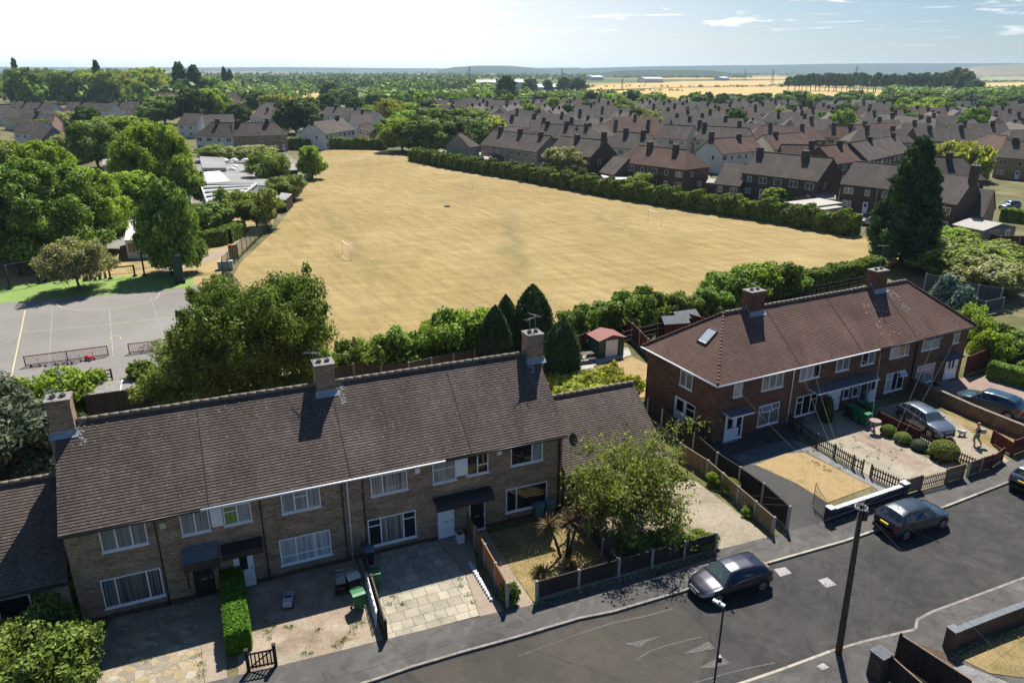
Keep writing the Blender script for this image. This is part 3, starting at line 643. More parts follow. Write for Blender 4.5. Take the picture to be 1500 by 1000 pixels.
# ------------------------------------------------------------------ ground
def sheet(name, pts, z, mat, kind='structure'):
    """flat surface patch: pts are photo pixels seen on the ground (or world xy when a Vector)"""
    P_ = [Vector((p.x, p.y, z)) if isinstance(p, Vector) else G(p[0], p[1], z) for p in pts]
    b = MB(); b.face(P_)
    if (P_[1] - P_[0]).cross(P_[2] - P_[1]).z < 0 and len(P_) < 5: b.f[0] = b.f[0][::-1]
    o = b.build(name, mat)
    me = o.data
    if me.polygons[0].normal.z < 0: me.flip_normals()
    return tag(o, kind=kind)
def fieldm():
    k = NM('dry_mown_grass', 0.95, 0.1); ob = k.ob()
    f = k.noise(0.035, 7, 0.6); c = k.ramp(f, [(0.32, (0.232, 0.174, 0.070)), (0.5, (0.270, 0.202, 0.088)), (0.66, (0.305, 0.230, 0.108))])
    s1 = k.noise(1.0, 5, 0.6, vec=k.scalev(ob, (0.16, 0.85, 1), 1.05)); c = k.mix(1.0, c, k.ramp(s1, [(0.36, 0.87), (0.64, 1.13)]), 'MULTIPLY')
    s2 = k.noise(1.0, 4, 0.6, vec=k.scalev(ob, (0.12, 0.7, 1), -0.25)); c = k.mix(1.0, c, k.ramp(s2, [(0.35, 0.90), (0.65, 1.1)]), 'MULTIPLY')
    g = k.noise(2.2, 7, 0.8); c = k.mix(1.0, c, k.ramp(g, [(0.3, 0.80), (0.7, 1.20)]), 'MULTIPLY')
    gr = k.ramp(k.noise(0.09, 5, 0.7, dist=1.0), [(0.56, 0.0), (0.74, 0.30)]); c = k.mix(gr, c, (0.16, 0.155, 0.055))
    wob = k.noise(0.15, 3, .6)
    sx = k.n('ShaderNodeSeparateXYZ', {'Vector': ob})
    for (pa, pb, wd) in (((738, 300), (770, 420), 1.0), ((742, 322), (762, 400), .35), ((880, 305), (905, 345), .35), ((905, 312), (930, 352), .35), ((470, 300), (560, 420), .5)):
        A_, B_ = G(*pa), G(*pb); D_ = (B_ - A_); L_ = D_.length; D_ /= L_
        u_ = k.math('ADD', k.math('MULTIPLY', k.math('SUBTRACT', sx.outputs[0], A_.x), D_.x), k.math('MULTIPLY', k.math('SUBTRACT', sx.outputs[1], A_.y), D_.y))
        v_ = k.math('ADD', k.math('MULTIPLY', k.math('SUBTRACT', sx.outputs[0], A_.x), -D_.y), k.math('MULTIPLY', k.math('SUBTRACT', sx.outputs[1], A_.y), D_.x))
        v_ = k.math('ABSOLUTE', k.math('ADD', v_, k.math('MULTIPLY', k.math('SUBTRACT', wob, .5), 9.0)))
        e_ = k.ramp(k.math('ABSOLUTE', k.math('SUBTRACT', k.math('DIVIDE', u_, L_), .5)), [(0.35, .38), (0.5, 0.0)])
        c = k.mix(k.math('MULTIPLY', e_, k.ramp(k.math('DIVIDE', v_, 3.0), [(wd * .3, 1.0), (wd, 0.0)])), c, (0.155, 0.14, 0.055))
    return k.col(c).bump(g, 0.3, 0.05).m
M['field'] = fieldm()
def farlandm():
    k = NM('far_farmland', 0.95, 0.1)
    v = k.n('ShaderNodeTexVoronoi', {'Vector': k.ob(), 'Scale': 0.0022}).outputs['Color']
    f = k.n('ShaderNodeSeparateColor', {'Color': v}).outputs[0]
    c = k.ramp(f, [(0.0, (0.075, 0.10, 0.03)), (0.45, (0.06, 0.085, 0.028)), (0.5, (0.30, 0.21, 0.085)), (0.75, (0.12, 0.13, 0.05)), (1.0, (0.34, 0.25, 0.11))])
    k.t.nodes[-1].color_ramp.interpolation = 'CONSTANT' if hasattr(k.t.nodes[-1], 'color_ramp') else 'LINEAR'
    g = k.noise(0.02, 6, 0.7); c = k.mix(1.0, c, k.ramp(g, [(0.3, 0.75), (0.7, 1.25)]), 'MULTIPLY')
    return k.col(c).m
M['lawn_dry'] = groundm('dry_lawn', [(0.3, (0.25, 0.18, 0.085)), (0.55, (0.32, 0.23, 0.115)), (0.72, (0.17, 0.145, 0.06))], 0.8, 9, 0.3, bump=.4)
M['lawn_mix'] = groundm('patchy_lawn', [(0.3, (0.12, 0.105, 0.04)), (0.5, (0.22, 0.165, 0.075)), (0.7, (0.30, 0.22, 0.11))], 0.7, 8, 0.35, bump=.4)
M['garden'] = groundm('garden_ground', [(0.3, (0.05, 0.065, 0.02)), (0.5, (0.12, 0.11, 0.05)), (0.7, (0.20, 0.17, 0.09))], 0.12, 2.5, 0.4)
M['earth'] = groundm('bare_earth', [(0.3, (0.16, 0.125, 0.09)), (0.5, (0.26, 0.205, 0.15)), (0.72, (0.38, 0.32, 0.25))], 0.7, 14, 0.4, bump=.5)
M['gravel'] = groundm('grey_gravel', [(0.3, (0.12, 0.12, 0.12)), (0.7, (0.28, 0.27, 0.26))], 1.0, 22, 0.6, bump=.6)
M['conc_drive'] = groundm('concrete_drive', [(0.3, (0.215, 0.185, 0.135)), (0.7, (0.31, 0.268, 0.20))], 0.5, 7, 0.3, bump=.2)
M['artificial'] = groundm('bright_green_turf', [(0.3, (0.15, 0.235, 0.055)), (0.7, (0.20, 0.29, 0.085))], 0.3, 5, 0.15)
M['playground'] = groundm('playground_tarmac', [(0.3, (0.175, 0.165, 0.152)), (0.7, (0.228, 0.214, 0.196))], 0.12, 3.0, 0.14)
M['gold'] = groundm('ripe_field', [(0.3, (0.40, 0.27, 0.10)), (0.7, (0.46, 0.32, 0.13))], 0.01, 0.1, 0.12)
M['pasture'] = groundm('pale_pasture', [(0.3, (0.16, 0.17, 0.06)), (0.7, (0.27, 0.25, 0.10))], 0.01, 0.1, 0.2)
def slabm(name, c1, c2, joint, w_, h_, moss=.0):
    k = NM(name, 0.9, 0.2)
    b = k.n('ShaderNodeTexBrick', {'Vector': k.n('ShaderNodeMapping', {'Vector': k.ob(), 'Rotation': (0, 0, -F1.yaw)}).outputs[0], 'Color1': c1 + (1,), 'Color2': c2 + (1,), 'Mortar': joint + (1,), 'Scale': 1.0, 'Mortar Size': .012, 'Mortar Smooth': .1, 'Brick Width': w_, 'Row Height': h_})
    b.squash = 0.75; b.squash_frequency = 2
    f = k.noise(1.2, 6, .65); c = k.mix(1.0, b.outputs['Color'], k.ramp(f, [(.3, .78), (.7, 1.2)]), 'MULTIPLY')
    f = k.noise(20, 4, .7); c = k.mix(1.0, c, k.ramp(f, [(.3, .85), (.7, 1.12)]), 'MULTIPLY')
    return k.col(c).bump(b.outputs['Fac'], -.4, .02).m
M['slabs'] = slabm('paving_slabs', (.40, .36, .28), (.27, .245, .19), (.07, .065, .04), .72, .62)
M['block'] = slabm('block_paving', (.13, .085, .06), (.09, .06, .045), (.04, .03, .025), .2, .1)
def crazym():
    k = NM('crazy_paving', .9, .2); ob = k.ob()
    ob = k.n('ShaderNodeMapping', {'Vector': k.mix(0.12, ob, k.noise(2.0, 3, .6, out='Color')), 'Scale': (1, 1.25, 1)}).outputs[0]
    v = k.n('ShaderNodeTexVoronoi', {'Vector': ob, 'Scale': 2.5}, feature='DISTANCE_TO_EDGE').outputs['Distance']
    cc = k.n('ShaderNodeSeparateColor', {'Color': k.n('ShaderNodeTexVoronoi', {'Vector': ob, 'Scale': 2.5}).outputs['Color']}).outputs[0]
    c = k.ramp(cc, [(0, (.20, .175, .135)), (.4, (.26, .225, .175)), (.7, (.32, .25, .14)), (1, (.35, .31, .25))])
    c = k.mix(k.ramp(v, [(.02, .9), (.05, 0.0)]), c, (.19, .16, .12))
    f = k.noise(2.5, 6, .7); c = k.mix(1.0, c, k.ramp(f, [(.3, .8), (.7, 1.15)]), 'MULTIPLY')
    return k.col(c).bump(v, .4, .02).m
M['crazy'] = crazym()

g = MB(); g.face([(-20000, -300, -.15), (20000, -300, -.15), (20000, 22000, -.15), (-20000, 22000, -.15)])
tag(g.build('ground', farlandm()), kind='structure')
# suburb ground (gardens, verges) under the estate
g = MB(); g.face([(-420, -60, -.08), (620, -60, -.08), (620, 640, -.08), (-420, 640, -.08)]); tag(g.build('garden_ground', M['garden']), kind='structure')
sheet('playing_field', [(472, 219), (540, 219), (604, 229), (620, 238), (760, 250), (1000, 290), (1262, 345), (1320, 380), (1290, 400), (1000, 470), (870, 500), (700, 560), (480, 580), (330, 470), (338, 412), (352, 385), (400, 340), (430, 300), (455, 262)], 0.0, M['field'])
# ------------------------------------------------------------------ vegetation
LF = {}
LF['mid'] = leafm('leaf_mid_green', (0.041, 0.069, 0.016), (0.284, 0.409, 0.075))
LF['dark'] = leafm('leaf_dark_green', (0.023, 0.046, 0.013), (0.147, 0.225, 0.045), .25)
LF['lime'] = leafm('leaf_lime', (0.126, 0.160, 0.023), (0.550, 0.550, 0.102), .4)
LF['bright'] = leafm('leaf_bright_green', (0.067, 0.118, 0.019), (0.435, 0.550, 0.087), .4)
LF['olive'] = leafm('leaf_olive', (0.100, 0.114, 0.047), (0.550, 0.550, 0.249), .3)
LF['yellowgreen'] = leafm('leaf_yellow_green', (0.068, 0.090, 0.020), (0.362, 0.435, 0.102), .35)
LF['conifer'] = leafm('conifer_needles', (0.013, 0.027, 0.011), (0.090, 0.158, 0.050), .12, .7)
LF['blue'] = leafm('blue_green_needles', (0.047, 0.073, 0.060), (0.241, 0.346, 0.286), .12, .7)
LF['purple'] = leafm('purple_leaves', (0.060, 0.023, 0.027), (0.293, 0.132, 0.132), .25)
LF['hedge'] = leafm('hedge_leaf', (0.039, 0.068, 0.016), (0.284, 0.393, 0.075), .3)
LF['hedge_sun'] = leafm('fresh_hedge_leaf', (0.05, 0.13, 0.015), (0.17, 0.36, 0.04), .45)
LF['greygreen'] = leafm('leaf_grey_green', (0.035, 0.050, 0.030), (0.150, 0.180, 0.110), .2)
LF['bronze'] = leafm('bronze_sword_leaf', (0.075, 0.055, 0.03), (0.27, 0.19, 0.10), .3)
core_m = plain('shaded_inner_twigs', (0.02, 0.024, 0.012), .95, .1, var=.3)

def leaf_quads(P, N, size, rs, aspect=1.7, jit=.6, flat=0.0, droop=0.0):
    """numpy: leaf cards at points P with mean normals N"""
    n = len(P); N = N + rs.normal(0, jit, (n, 3)) * (1 - flat); N[:, 2] += .12
    N /= np.linalg.norm(N, axis=1)[:, None] + 1e-9
    T = rs.normal(0, 1, (n, 3)); T[:, 2] -= droop; T -= (T * N).sum(1)[:, None] * N; T /= np.linalg.norm(T, axis=1)[:, None] + 1e-9
    B = np.cross(N, T); s = size * rs.uniform(.6, 1.35, n)[:, None]; a = T * s * aspect * .5; b = B * s * .5
    V = np.empty((n, 4, 3)); V[:, 0] = P - a; V[:, 1] = P + b - a * .1; V[:, 2] = P + a; V[:, 3] = P - b - a * .1
    return V.reshape(-1, 3)
def puff_points(puffs, n, rs, shell=(.62, 1.2), inner=.22, up=.15):
    pu = np.array(puffs, float); w_ = pu[:, 3] * pu[:, 4] * pu[:, 5]; w_ = w_ ** .67; idx = rs.choice(len(pu), n, p=w_ / w_.sum())
    D = rs.normal(0, 1, (n, 3)); D[:, 2] += up; D /= np.linalg.norm(D, axis=1)[:, None]
    r_ = rs.uniform(*shell, n); k = rs.random(n) < inner; r_[k] = rs.uniform(.3, .75, k.sum())
    Q = pu[idx]; P = Q[:, :3] + D * Q[:, 3:6] * r_[:, None]
    return P, D
def crown_puffs(rs, h0, h1, rad, n=26, shape='round', pr=.33, lump=.14):
    """lumpy arrangement of leaf masses between heights h0 and h1"""
    out = []; H = h1 - h0
    for i in range(n):
        t = (i + .5) / n if shape != 'round' else rs.random() ** .9
        z = h0 + H * (.10 + .82 * t)
        if shape == 'round': e = math.sqrt(max(0.05, 1 - (2 * (.10 + .82 * t) - 1.0) ** 2 * .92))
        elif shape == 'broad': e = math.sqrt(max(.08, 1 - (t ** 1.6) ** 2)) * (1 if t > .12 else .8)
        elif shape == 'cone': e = 1 - t * .94
        elif shape == 'column': e = math.sin(math.pi * min(1, (.16 + .84 * t))) ** .5 if t > .4 else .95
        else: e = 1
        a = i * 2.39996 + rs.uniform(-.5, .5); q = e * rad * (1 - pr * .75) * rs.uniform(.55, 1.0 + lump)
        s = rad * pr * rs.uniform(.75, 1.3) * (.55 + .45 * e)
        out.append((q * math.cos(a), q * math.sin(a), z, s, s, s * rs.uniform(.6, .9)))
    for i in range(int(n * .9)):        # shoots standing proud of the crown, so that its outline is ragged
        x_, y_, z_, s_ = out[rs.randint(len(out))][:4]; L_ = math.hypot(x_, y_) + 1e-6; k_ = 1 + rs.uniform(.5, 1.0) * s_ / max(L_, rad * .5); q = s_ * rs.uniform(.22, .42)
        out.append((x_ * k_, y_ * k_, z_ + s_ * rs.uniform(.0, .9), q, q, q * rs.uniform(.8, 1.5)))
    out.append((0, 0, h0 + H * .55, rad * .5 * (1 if shape in ('round', 'broad') else .5), rad * .5 * (1 if shape in ('round', 'broad') else .5), H * .33))
    return out
def trunk_mesh(name, h, r, fork, rs, limbs=5, spread=2.0, top=None, mat='bark'):
    t = MB(); top = top or h * .8
    t.tube([(0, 0, -.3), (0, 0, .3), (.03 * h * rs.uniform(-1, 1), .02 * h, fork), (rs.uniform(-.05, .05) * h, rs.uniform(-.05, .05) * h, top)], [r * 1.3, r, r * .75, r * .15], 9)
    for i in range(limbs):
        a = i * 2.4 + rs.uniform(-.4, .4); z0 = fork * rs.uniform(.75, 1.3); L = spread * rs.uniform(.7, 1.1)
        m_ = (math.cos(a) * L * .45, math.sin(a) * L * .45, z0 + (top - z0) * .35)
        t.tube([(0, 0, z0), m_, (math.cos(a) * L, math.sin(a) * L, z0 + (top - z0) * rs.uniform(.6, .95))], [r * .5, r * .33, r * .08], 6, caps=False)
    return t.mesh(name, M[mat])
PROTO = {}
def tree_proto(key, leaf, h, rad, n, size, seed, shape='round', base=.22, puffs=26, pr=.33, bark='bark', aspect=1.7, droop=0.0, inner=.22, jit=.6, limbs=5, lump=.14):
    rs = np.random.RandomState(seed)
    pf = crown_puffs(rs, h * base, h, rad, puffs, shape, pr, lump)
    P, D = puff_points(pf, n, rs, inner=inner)
    P[:, 2] = np.maximum(P[:, 2], h * base * .45)
    cm = np_mesh('crown', leaf_quads(P, D, size, rs, aspect, jit, droop=droop), 4, LF[leaf])
    tm = trunk_mesh('trunk', h, max(.12, h * .028), h * base * .9 + .3, rs, limbs, rad * .7, h * .85, bark)
    PROTO[key] = (cm, tm, h, rad); return PROTO[key]
def plant_tree(key, P, height=None, radius=None, label=None, cat='tree', name='broadleaf_tree', group=None, rz=None):
    cm, tm, h, rad = PROTO[key]; sz = (height or h) / h; sx = (radius or rad * sz) / rad
    o = empty(name, P, rnd.uniform(0, 6.28) if rz is None else rz); o.scale = (sx, sx, sz)
    link('trunk', tm, o); link('crown', cm, o)
    return tag(o, label, cat, group)
# generic species (shared meshes)
for k_, lf, sd_ in (('A', 'mid', 1), ('B', 'dark', 2), ('C', 'bright', 3), ('D', 'lime', 4), ('E', 'olive', 5), ('F', 'purple', 6), ('G', 'yellowgreen', 8)):
    tree_proto(k_, lf, 10, 4.6, 15000, .30, sd_, 'broad' if k_ in 'BC' else 'round', .10, 44, .28, lump=.25)
tree_proto('P', 'dark', 22, 3.2, 6000, .7, 11, 'column', .1, 30, .5)            # poplar
rs = np.random.RandomState(12); n_ = 16000; t_ = rs.random(n_) ** 1.1; a_ = rs.uniform(0, 6.283, n_); lobes = 1 + .10 * np.sin(a_ * 5 + 3 * t_) + .07 * np.sin(a_ * 9 + 8 * t_ + 1)
rr_ = 1.5 * np.clip(1 - t_ ** 4.6, 0, 1) ** .85 * np.clip(.72 + t_ * 1.6, 0, 1) * lobes * rs.uniform(.80, 1.03, n_)
P_ = np.stack([rr_ * np.cos(a_), rr_ * np.sin(a_), .05 + 7 * t_ + rs.uniform(-.1, .15, n_)], 1); D_ = np.stack([np.cos(a_), np.sin(a_), .35 + 0 * a_], 1)
V_ = leaf_quads(P_, D_, .11, rs, 2.6, .45, droop=-1.4)
PROTO['K'] = (np_mesh('crown', V_, 4, LF['conifer']), trunk_mesh('trunk', 6, .12, .5, rs, 0, 1, 5.5), 7, 1.5)
tree_proto('S', 'mid', 2.6, 1.5, 2600, .22, 13, 'round', .0, 14, .42)             # garden shrub
tree_proto('T', 'hedge', 3.2, 2.0, 7500, .17, 14, 'round', .0, 26, .36, lump=.4)
tree_proto('U', 'bright', 3.2, 2.0, 7500, .17, 15, 'round', .0, 26, .36, lump=.4)
tree_proto('V', 'yellowgreen', 3.2, 2.0, 7500, .17, 16, 'round', .0, 26, .36, lump=.4)

rs = np.random.RandomState(90); D_ = rs.normal(0, 1, (9000, 3)); D_[:, 2] = np.abs(D_[:, 2]) * 1.1 - .25; D_ /= np.linalg.norm(D_, axis=1)[:, None]
for k_, lf in (('O', 'hedge'), ('Oy', 'yellowgreen'), ('Og', 'greygreen')):
    P_ = D_ * rs.uniform(.88, 1.02, 9000)[:, None]; P_[:, 2] = np.maximum(.02, P_[:, 2] * .8 + .75)
    PROTO[k_] = (np_mesh('crown', leaf_quads(P_, D_, .10, rs, 1.6, .5), 4, LF[lf]), trunk_mesh('trunk', .8, .08, .3, rs, 3, .4, .6), 1.55, 1.0)
def hedge(pts, width, height, n, size, leaf='hedge', label=None, group=None, seed=3, top_var=.18, name='hedge', z=0.0, parent=None):
    """clipped or rough hedge following a polyline of world points: leafy skin over a dark twiggy core"""
    rs = np.random.RandomState(seed); pts = [Vector((p.x, p.y, z)) for p in pts]; o0 = pts[0].copy(); loc_ = [p - o0 for p in pts]
    seg = [(loc_[i + 1] - loc_[i]) for i in range(len(pts) - 1)]; Ls = np.array([s_.length for s_ in seg]); tot = Ls.sum()
    t = rs.random(n) * tot; cum = np.concatenate([[0], np.cumsum(Ls)]); ix = np.clip(np.searchsorted(cum, t) - 1, 0, len(seg) - 1); u = t - cum[ix]
    D = np.array([[s_.x, s_.y, 0] for s_ in seg]) / Ls[:, None]; A = np.array([[p.x, p.y, 0] for p in loc_[:-1]])
    C_ = A[ix] + D[ix] * u[:, None]; Nn = np.stack([-D[ix][:, 1], D[ix][:, 0], np.zeros(n)], 1)
    bump = 1 + top_var * (np.sin(t * .9 + seed) * .5 + np.sin(t * 2.3 + 1.7 * seed) * .35 + np.sin(t * 5.1) * .25)
    per = width + 2 * height; q = rs.random(n) * per; side = np.where(q < height, -1, np.where(q > height + width, 1, 0))
    H = height * bump; W = width * (1 + top_var * .6 * np.sin(t * 1.7 + 2))
    off = np.where(side == 0, (q - height) / width - .5, side * .5) ; zz_ = np.where(side == 0, 1.0, rs.random(n)); rnd_ = rs.uniform(-.14, .05, n)
    rr = 1 - .25 * np.clip(zz_ - .75, 0, 1) * 2 * (side != 0)
    P = C_ + Nn * (off * W * rr + side * rnd_ * .6)[:, None]; P[:, 2] = zz_ * H + np.where(side == 0, rnd_ - .35 * np.abs(off * 2) ** 3 * .4, 0)
    N_ = Nn * side[:, None] * 1.0; N_[:, 2] += (side == 0) * 1.0 + .15
    ne = max(40, int(n * width * height / (tot * per) )); 
    for e_, sg in ((0, -1), (len(pts) - 1, 1)):
        dd = D[0] if e_ == 0 else D[-1]; nn_ = np.array([-dd[1], dd[0], 0]); pe = np.array([loc_[e_].x, loc_[e_].y, 0]); w_ = rs.uniform(-.5, .5, ne) * width * .95
        Pe = pe + nn_ * w_[:, None] + dd * sg * rs.uniform(-.12, .06, ne)[:, None]; Pe[:, 2] = rs.random(ne) * height * 1.0; P = np.concatenate([P, Pe]); N_ = np.concatenate([N_, np.repeat((dd * sg)[None], ne, 0)])
    V = leaf_quads(P, N_, size, rs, 1.5, .65)
    me = np_mesh('foliage', V, 4, LF[leaf])
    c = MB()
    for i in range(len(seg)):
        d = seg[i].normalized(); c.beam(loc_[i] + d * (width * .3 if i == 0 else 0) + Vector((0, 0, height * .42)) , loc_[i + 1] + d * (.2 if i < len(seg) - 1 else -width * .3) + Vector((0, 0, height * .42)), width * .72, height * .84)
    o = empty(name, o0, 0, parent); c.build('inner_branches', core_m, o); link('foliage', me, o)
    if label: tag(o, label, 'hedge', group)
    return o
# ------------------------------------------------------------------ vegetation placed
# field hedge on the right, running to the far corner
fh = [G(u, v) for u, v in ((606, 235), (660, 246), (760, 262), (880, 285), (1010, 306), (1120, 322), (1252, 345))]
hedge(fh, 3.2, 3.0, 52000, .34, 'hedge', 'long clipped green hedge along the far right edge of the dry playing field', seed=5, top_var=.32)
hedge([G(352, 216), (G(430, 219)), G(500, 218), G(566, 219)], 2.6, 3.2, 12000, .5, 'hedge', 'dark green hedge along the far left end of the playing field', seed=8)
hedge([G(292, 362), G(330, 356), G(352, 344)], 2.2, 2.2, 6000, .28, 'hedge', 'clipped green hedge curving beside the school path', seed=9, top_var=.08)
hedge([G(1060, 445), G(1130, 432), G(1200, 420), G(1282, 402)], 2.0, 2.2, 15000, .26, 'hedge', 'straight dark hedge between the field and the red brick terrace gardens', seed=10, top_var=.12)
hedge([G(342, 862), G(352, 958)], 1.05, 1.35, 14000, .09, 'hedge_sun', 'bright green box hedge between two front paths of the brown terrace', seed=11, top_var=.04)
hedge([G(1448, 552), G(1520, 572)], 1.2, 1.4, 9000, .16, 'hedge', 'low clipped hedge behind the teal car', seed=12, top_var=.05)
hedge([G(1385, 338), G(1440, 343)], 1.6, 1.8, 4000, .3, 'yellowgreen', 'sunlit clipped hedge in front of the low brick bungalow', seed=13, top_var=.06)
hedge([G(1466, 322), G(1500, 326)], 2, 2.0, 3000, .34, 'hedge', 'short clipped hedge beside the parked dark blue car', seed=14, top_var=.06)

def T(key, u, v, h, r, label, **k): return plant_tree(key, G(u, v), h, r, label, **k)
# tall dark conifer at the right of the field
rs = np.random.RandomState(40)
pf = []
for i in range(150):
    t = (i / 150) ** .85; z = 1.0 + 13.6 * t; rr = (4.6 * (1 - t) ** .62 + .15) * (1 if t > .12 else .8 + t * 1.6); a = i * 2.39996 + rs.uniform(-.3, .3)
    q = rr * rs.uniform(.58, 1.05); s_ = .42 + .62 * (1 - t); pf.append((q * math.cos(a), q * math.sin(a), z, s_ * 1.15, s_ * 1.15, s_ * .7))
pf.append((0, 0, 6, 2.4, 2.4, 6))
P_, D_ = puff_points(pf, 46000, rs, (.5, 1.15), .2)
cm = np_mesh('crown', leaf_quads(P_, D_, .17, rs, 3.2, .8), 4, LF['conifer'])
o = empty('conifer_tree', G(1318, 388)); link('crown', cm, o, scale=(1.0, 1.0, 1.14)); link('trunk', trunk_mesh('trunk', 14, .35, 3, rs, 0, 1, 13), o); tag(o, 'tall dark green conifer standing beside the right end of the playing field', 'conifer')

# big sycamore behind the brown terrace
tree_proto('syc', 'mid', 10.5, 6.0, 80000, .16, 21, 'round', .06, 90, .22, lump=.35, inner=.3)
T('syc', 390, 592, 10.2, 4.9, 'large dark green sycamore behind the left half of the brown terrace', rz=.3)
tree_proto('ash', 'yellowgreen', 7, 4.2, 40000, .14, 22, 'round', .04, 50, .3, lump=.3, inner=.3)
T('ash', 302, 605, 5.6, 4.2, 'yellowish bushy tree beside the sycamore overlooking the playground', rz=1.0)
T('T', 228, 585, 3.0, 2.0, 'sparse small bush at the playground corner left of the yellowish tree', name='bush', cat='bush')
T('U', 98, 608, 3.4, 2.3, 'bright round bush behind the leftmost chimney of the brown terrace', name='bush', cat='bush')
T('U', 128, 600, 3.0, 1.9, 'glossy bright bush right of the leftmost chimney', name='bush', cat='bush')
T('V', 32, 600, 2.2, 2.0, 'low bright bush by the playground rail at the picture edge', name='bush', cat='bush')
tree_proto('bud', 'greygreen', 4, 3.2, 15000, .15, 23, 'round', .0, 34, .34, lump=.3, aspect=3)
T('bud', 30, 690, 4.2, 4.0, 'spreading grey green shrub with mauve flowers behind the left link building', name='flowering_shrub', cat='shrub')
T('bud', -20, 640, 4.0, 3.4, 'second grey green shrub at the left picture edge', name='flowering_shrub', cat='shrub')
# front birch-like tree: arching branches with leaves strung along them
rs = np.random.RandomState(31); tm_ = MB(); PTS = []; DIR = []
tm_.tube([(0, 0, -.2), (.05, 0, .9), (-.05, .1, 1.8), (.1, 0, 3.6)], [.17, .13, .10, .04], 10)
for i in range(64):
    a = i * 2.39996 + rs.uniform(-.3, .3); z0 = rs.uniform(1.3, 3.2); L_ = rs.uniform(2.0, 4.1) * (1.12 if math.cos(a) > 0 else .95); rise = rs.uniform(-.3, 2.3) * (1 if i % 9 else 1.5)
    p0 = np.array([0, 0, z0]); p1 = np.array([math.cos(a) * L_ * .5, math.sin(a) * L_ * .42, z0 + rise * .9]); p2 = np.array([math.cos(a) * L_, math.sin(a) * L_ * .85, max(.9, z0 + rise * .75 - rs.uniform(0, 1.2))])
    bz = lambda t: (1 - t) ** 2 * p0 + 2 * t * (1 - t) * p1 + t * t * p2
    tm_.tube([tuple(bz(t)) for t in (0, .25, .5, .75, 1)], [.045, .035, .025, .015, .006], 5, caps=False)
    for k in range(12):
        t = rs.uniform(.25, 1.03); c_ = bz(t); s_ = rs.uniform(.18, .42); n_ = 27
        d_ = rs.normal(0, 1, (n_, 3)) * np.array([s_, s_, s_ * .8]); d_[:, 2] -= .12; PTS.append(c_ + d_); DIR.append(d_ + np.array([0, 0, .3]))
PTS = np.concatenate(PTS); DIR = np.concatenate(DIR); DIR /= np.linalg.norm(DIR, axis=1)[:, None]
cm = np_mesh('crown', leaf_quads(PTS, DIR, .085, rs, 2.4, .8, droop=1.2), 4, LF['yellowgreen'])
o = empty('birch_tree', G(918, 776), .4); o.scale = (1.03, 1.03, 1.15); link('crown', cm, o); link('trunk', tm_.mesh('trunk', M['bark_lt']), o); tag(o, 'airy light green tree in the fenced front garden by the driveway', 'tree')
# cordyline palms
def cordyline(P, heads, n, L, label, seed):
    rs = np.random.RandomState(seed); o = empty('cordyline_palm', P, 0); t = MB(); V = []
    for (x, y, z) in heads:
        if z > .3: t.tube([(x * .25, y * .25, 0), (x * .6, y * .6, z * .55), (x, y, z)], [.09, .075, .06], 8)
        for i in range(n):
            a = rs.uniform(0, 6.28); el = rs.uniform(-.5, 1.35); l = L * rs.uniform(.75, 1.1); d = np.array([math.cos(a) * math.cos(el), math.sin(a) * math.cos(el), math.sin(el)])
            s_ = np.array([-math.sin(a), math.cos(a), 0]) * .035; p0 = np.array([x, y, z]); p1 = p0 + d * l * .55; p2 = p0 + d * l + np.array([0, 0, -.18 * l * math.cos(el)])
            V += [p0 - s_ * .5, p0 + s_ * .5, p1 + s_, p1 - s_, p1 - s_, p1 + s_, p2 + s_ * .1, p2 - s_ * .1]
    if t.f: t.build('trunk', M['bark'], o)
    link('leaves', np_mesh('leaves', np.array(V), 4, LF['bronze']), o)
    return tag(o, label, 'palm')
cordyline(G(828, 818), [(-.9, .1, 2.0), (.15, -.1, 2.3), (.75, .35, 2.6), (.3, .6, 2.1)], 95, .85, 'bronze spiky cordyline palm with several trunks in the small front garden', 1)
cordyline(G(789, 842), [(0, 0, .15)], 80, .6, 'small dark spiky cordyline low on the lawn beside the taller palm', 2)
cordyline(G(838, 838), [(0, 0, .15)], 60, .55, 'low spiky tuft at the foot of the tall cordyline palm', 3)
# shrub belt behind the back gardens (individual bushes)
rs_ = random.Random(5)
belt = [(515, 552, 'T', 2.9), (548, 548, 'V', 3.1), (585, 545, 'T', 3.8), (612, 535, 'T', 3.0), (640, 530, 'U', 3.6), (668, 528, 'T', 4.3), (700, 522, 'U', 4.2),
        (758, 508, 'T', 3.2), (835, 500, 'T', 3.0), (860, 492, 'T', 3.3), (888, 488, 'T', 3.6), (915, 482, 'U', 4.0), (942, 477, 'T', 4.2), (968, 472, 'T', 3.0), (992, 470, 'T', 3.4), (1018, 466, 'U', 2.8), (1040, 462, 'T', 3.4), (1068, 452, 'T', 4.6), (1100, 440, 'U', 4.6), (1140, 436, 'T', 4.6), (1165, 432, 'T', 3.0), (1050, 440, 'U', 3.4)]
for i, (u, v, k, h) in enumerate(belt):
    T('T' if i > 8 and k == 'U' and i % 2 else k, u, v, h * (.86 if i > 8 else 1), h * .58, None, name='bush', cat='bush', group='bushes along the near edge of the playing field')
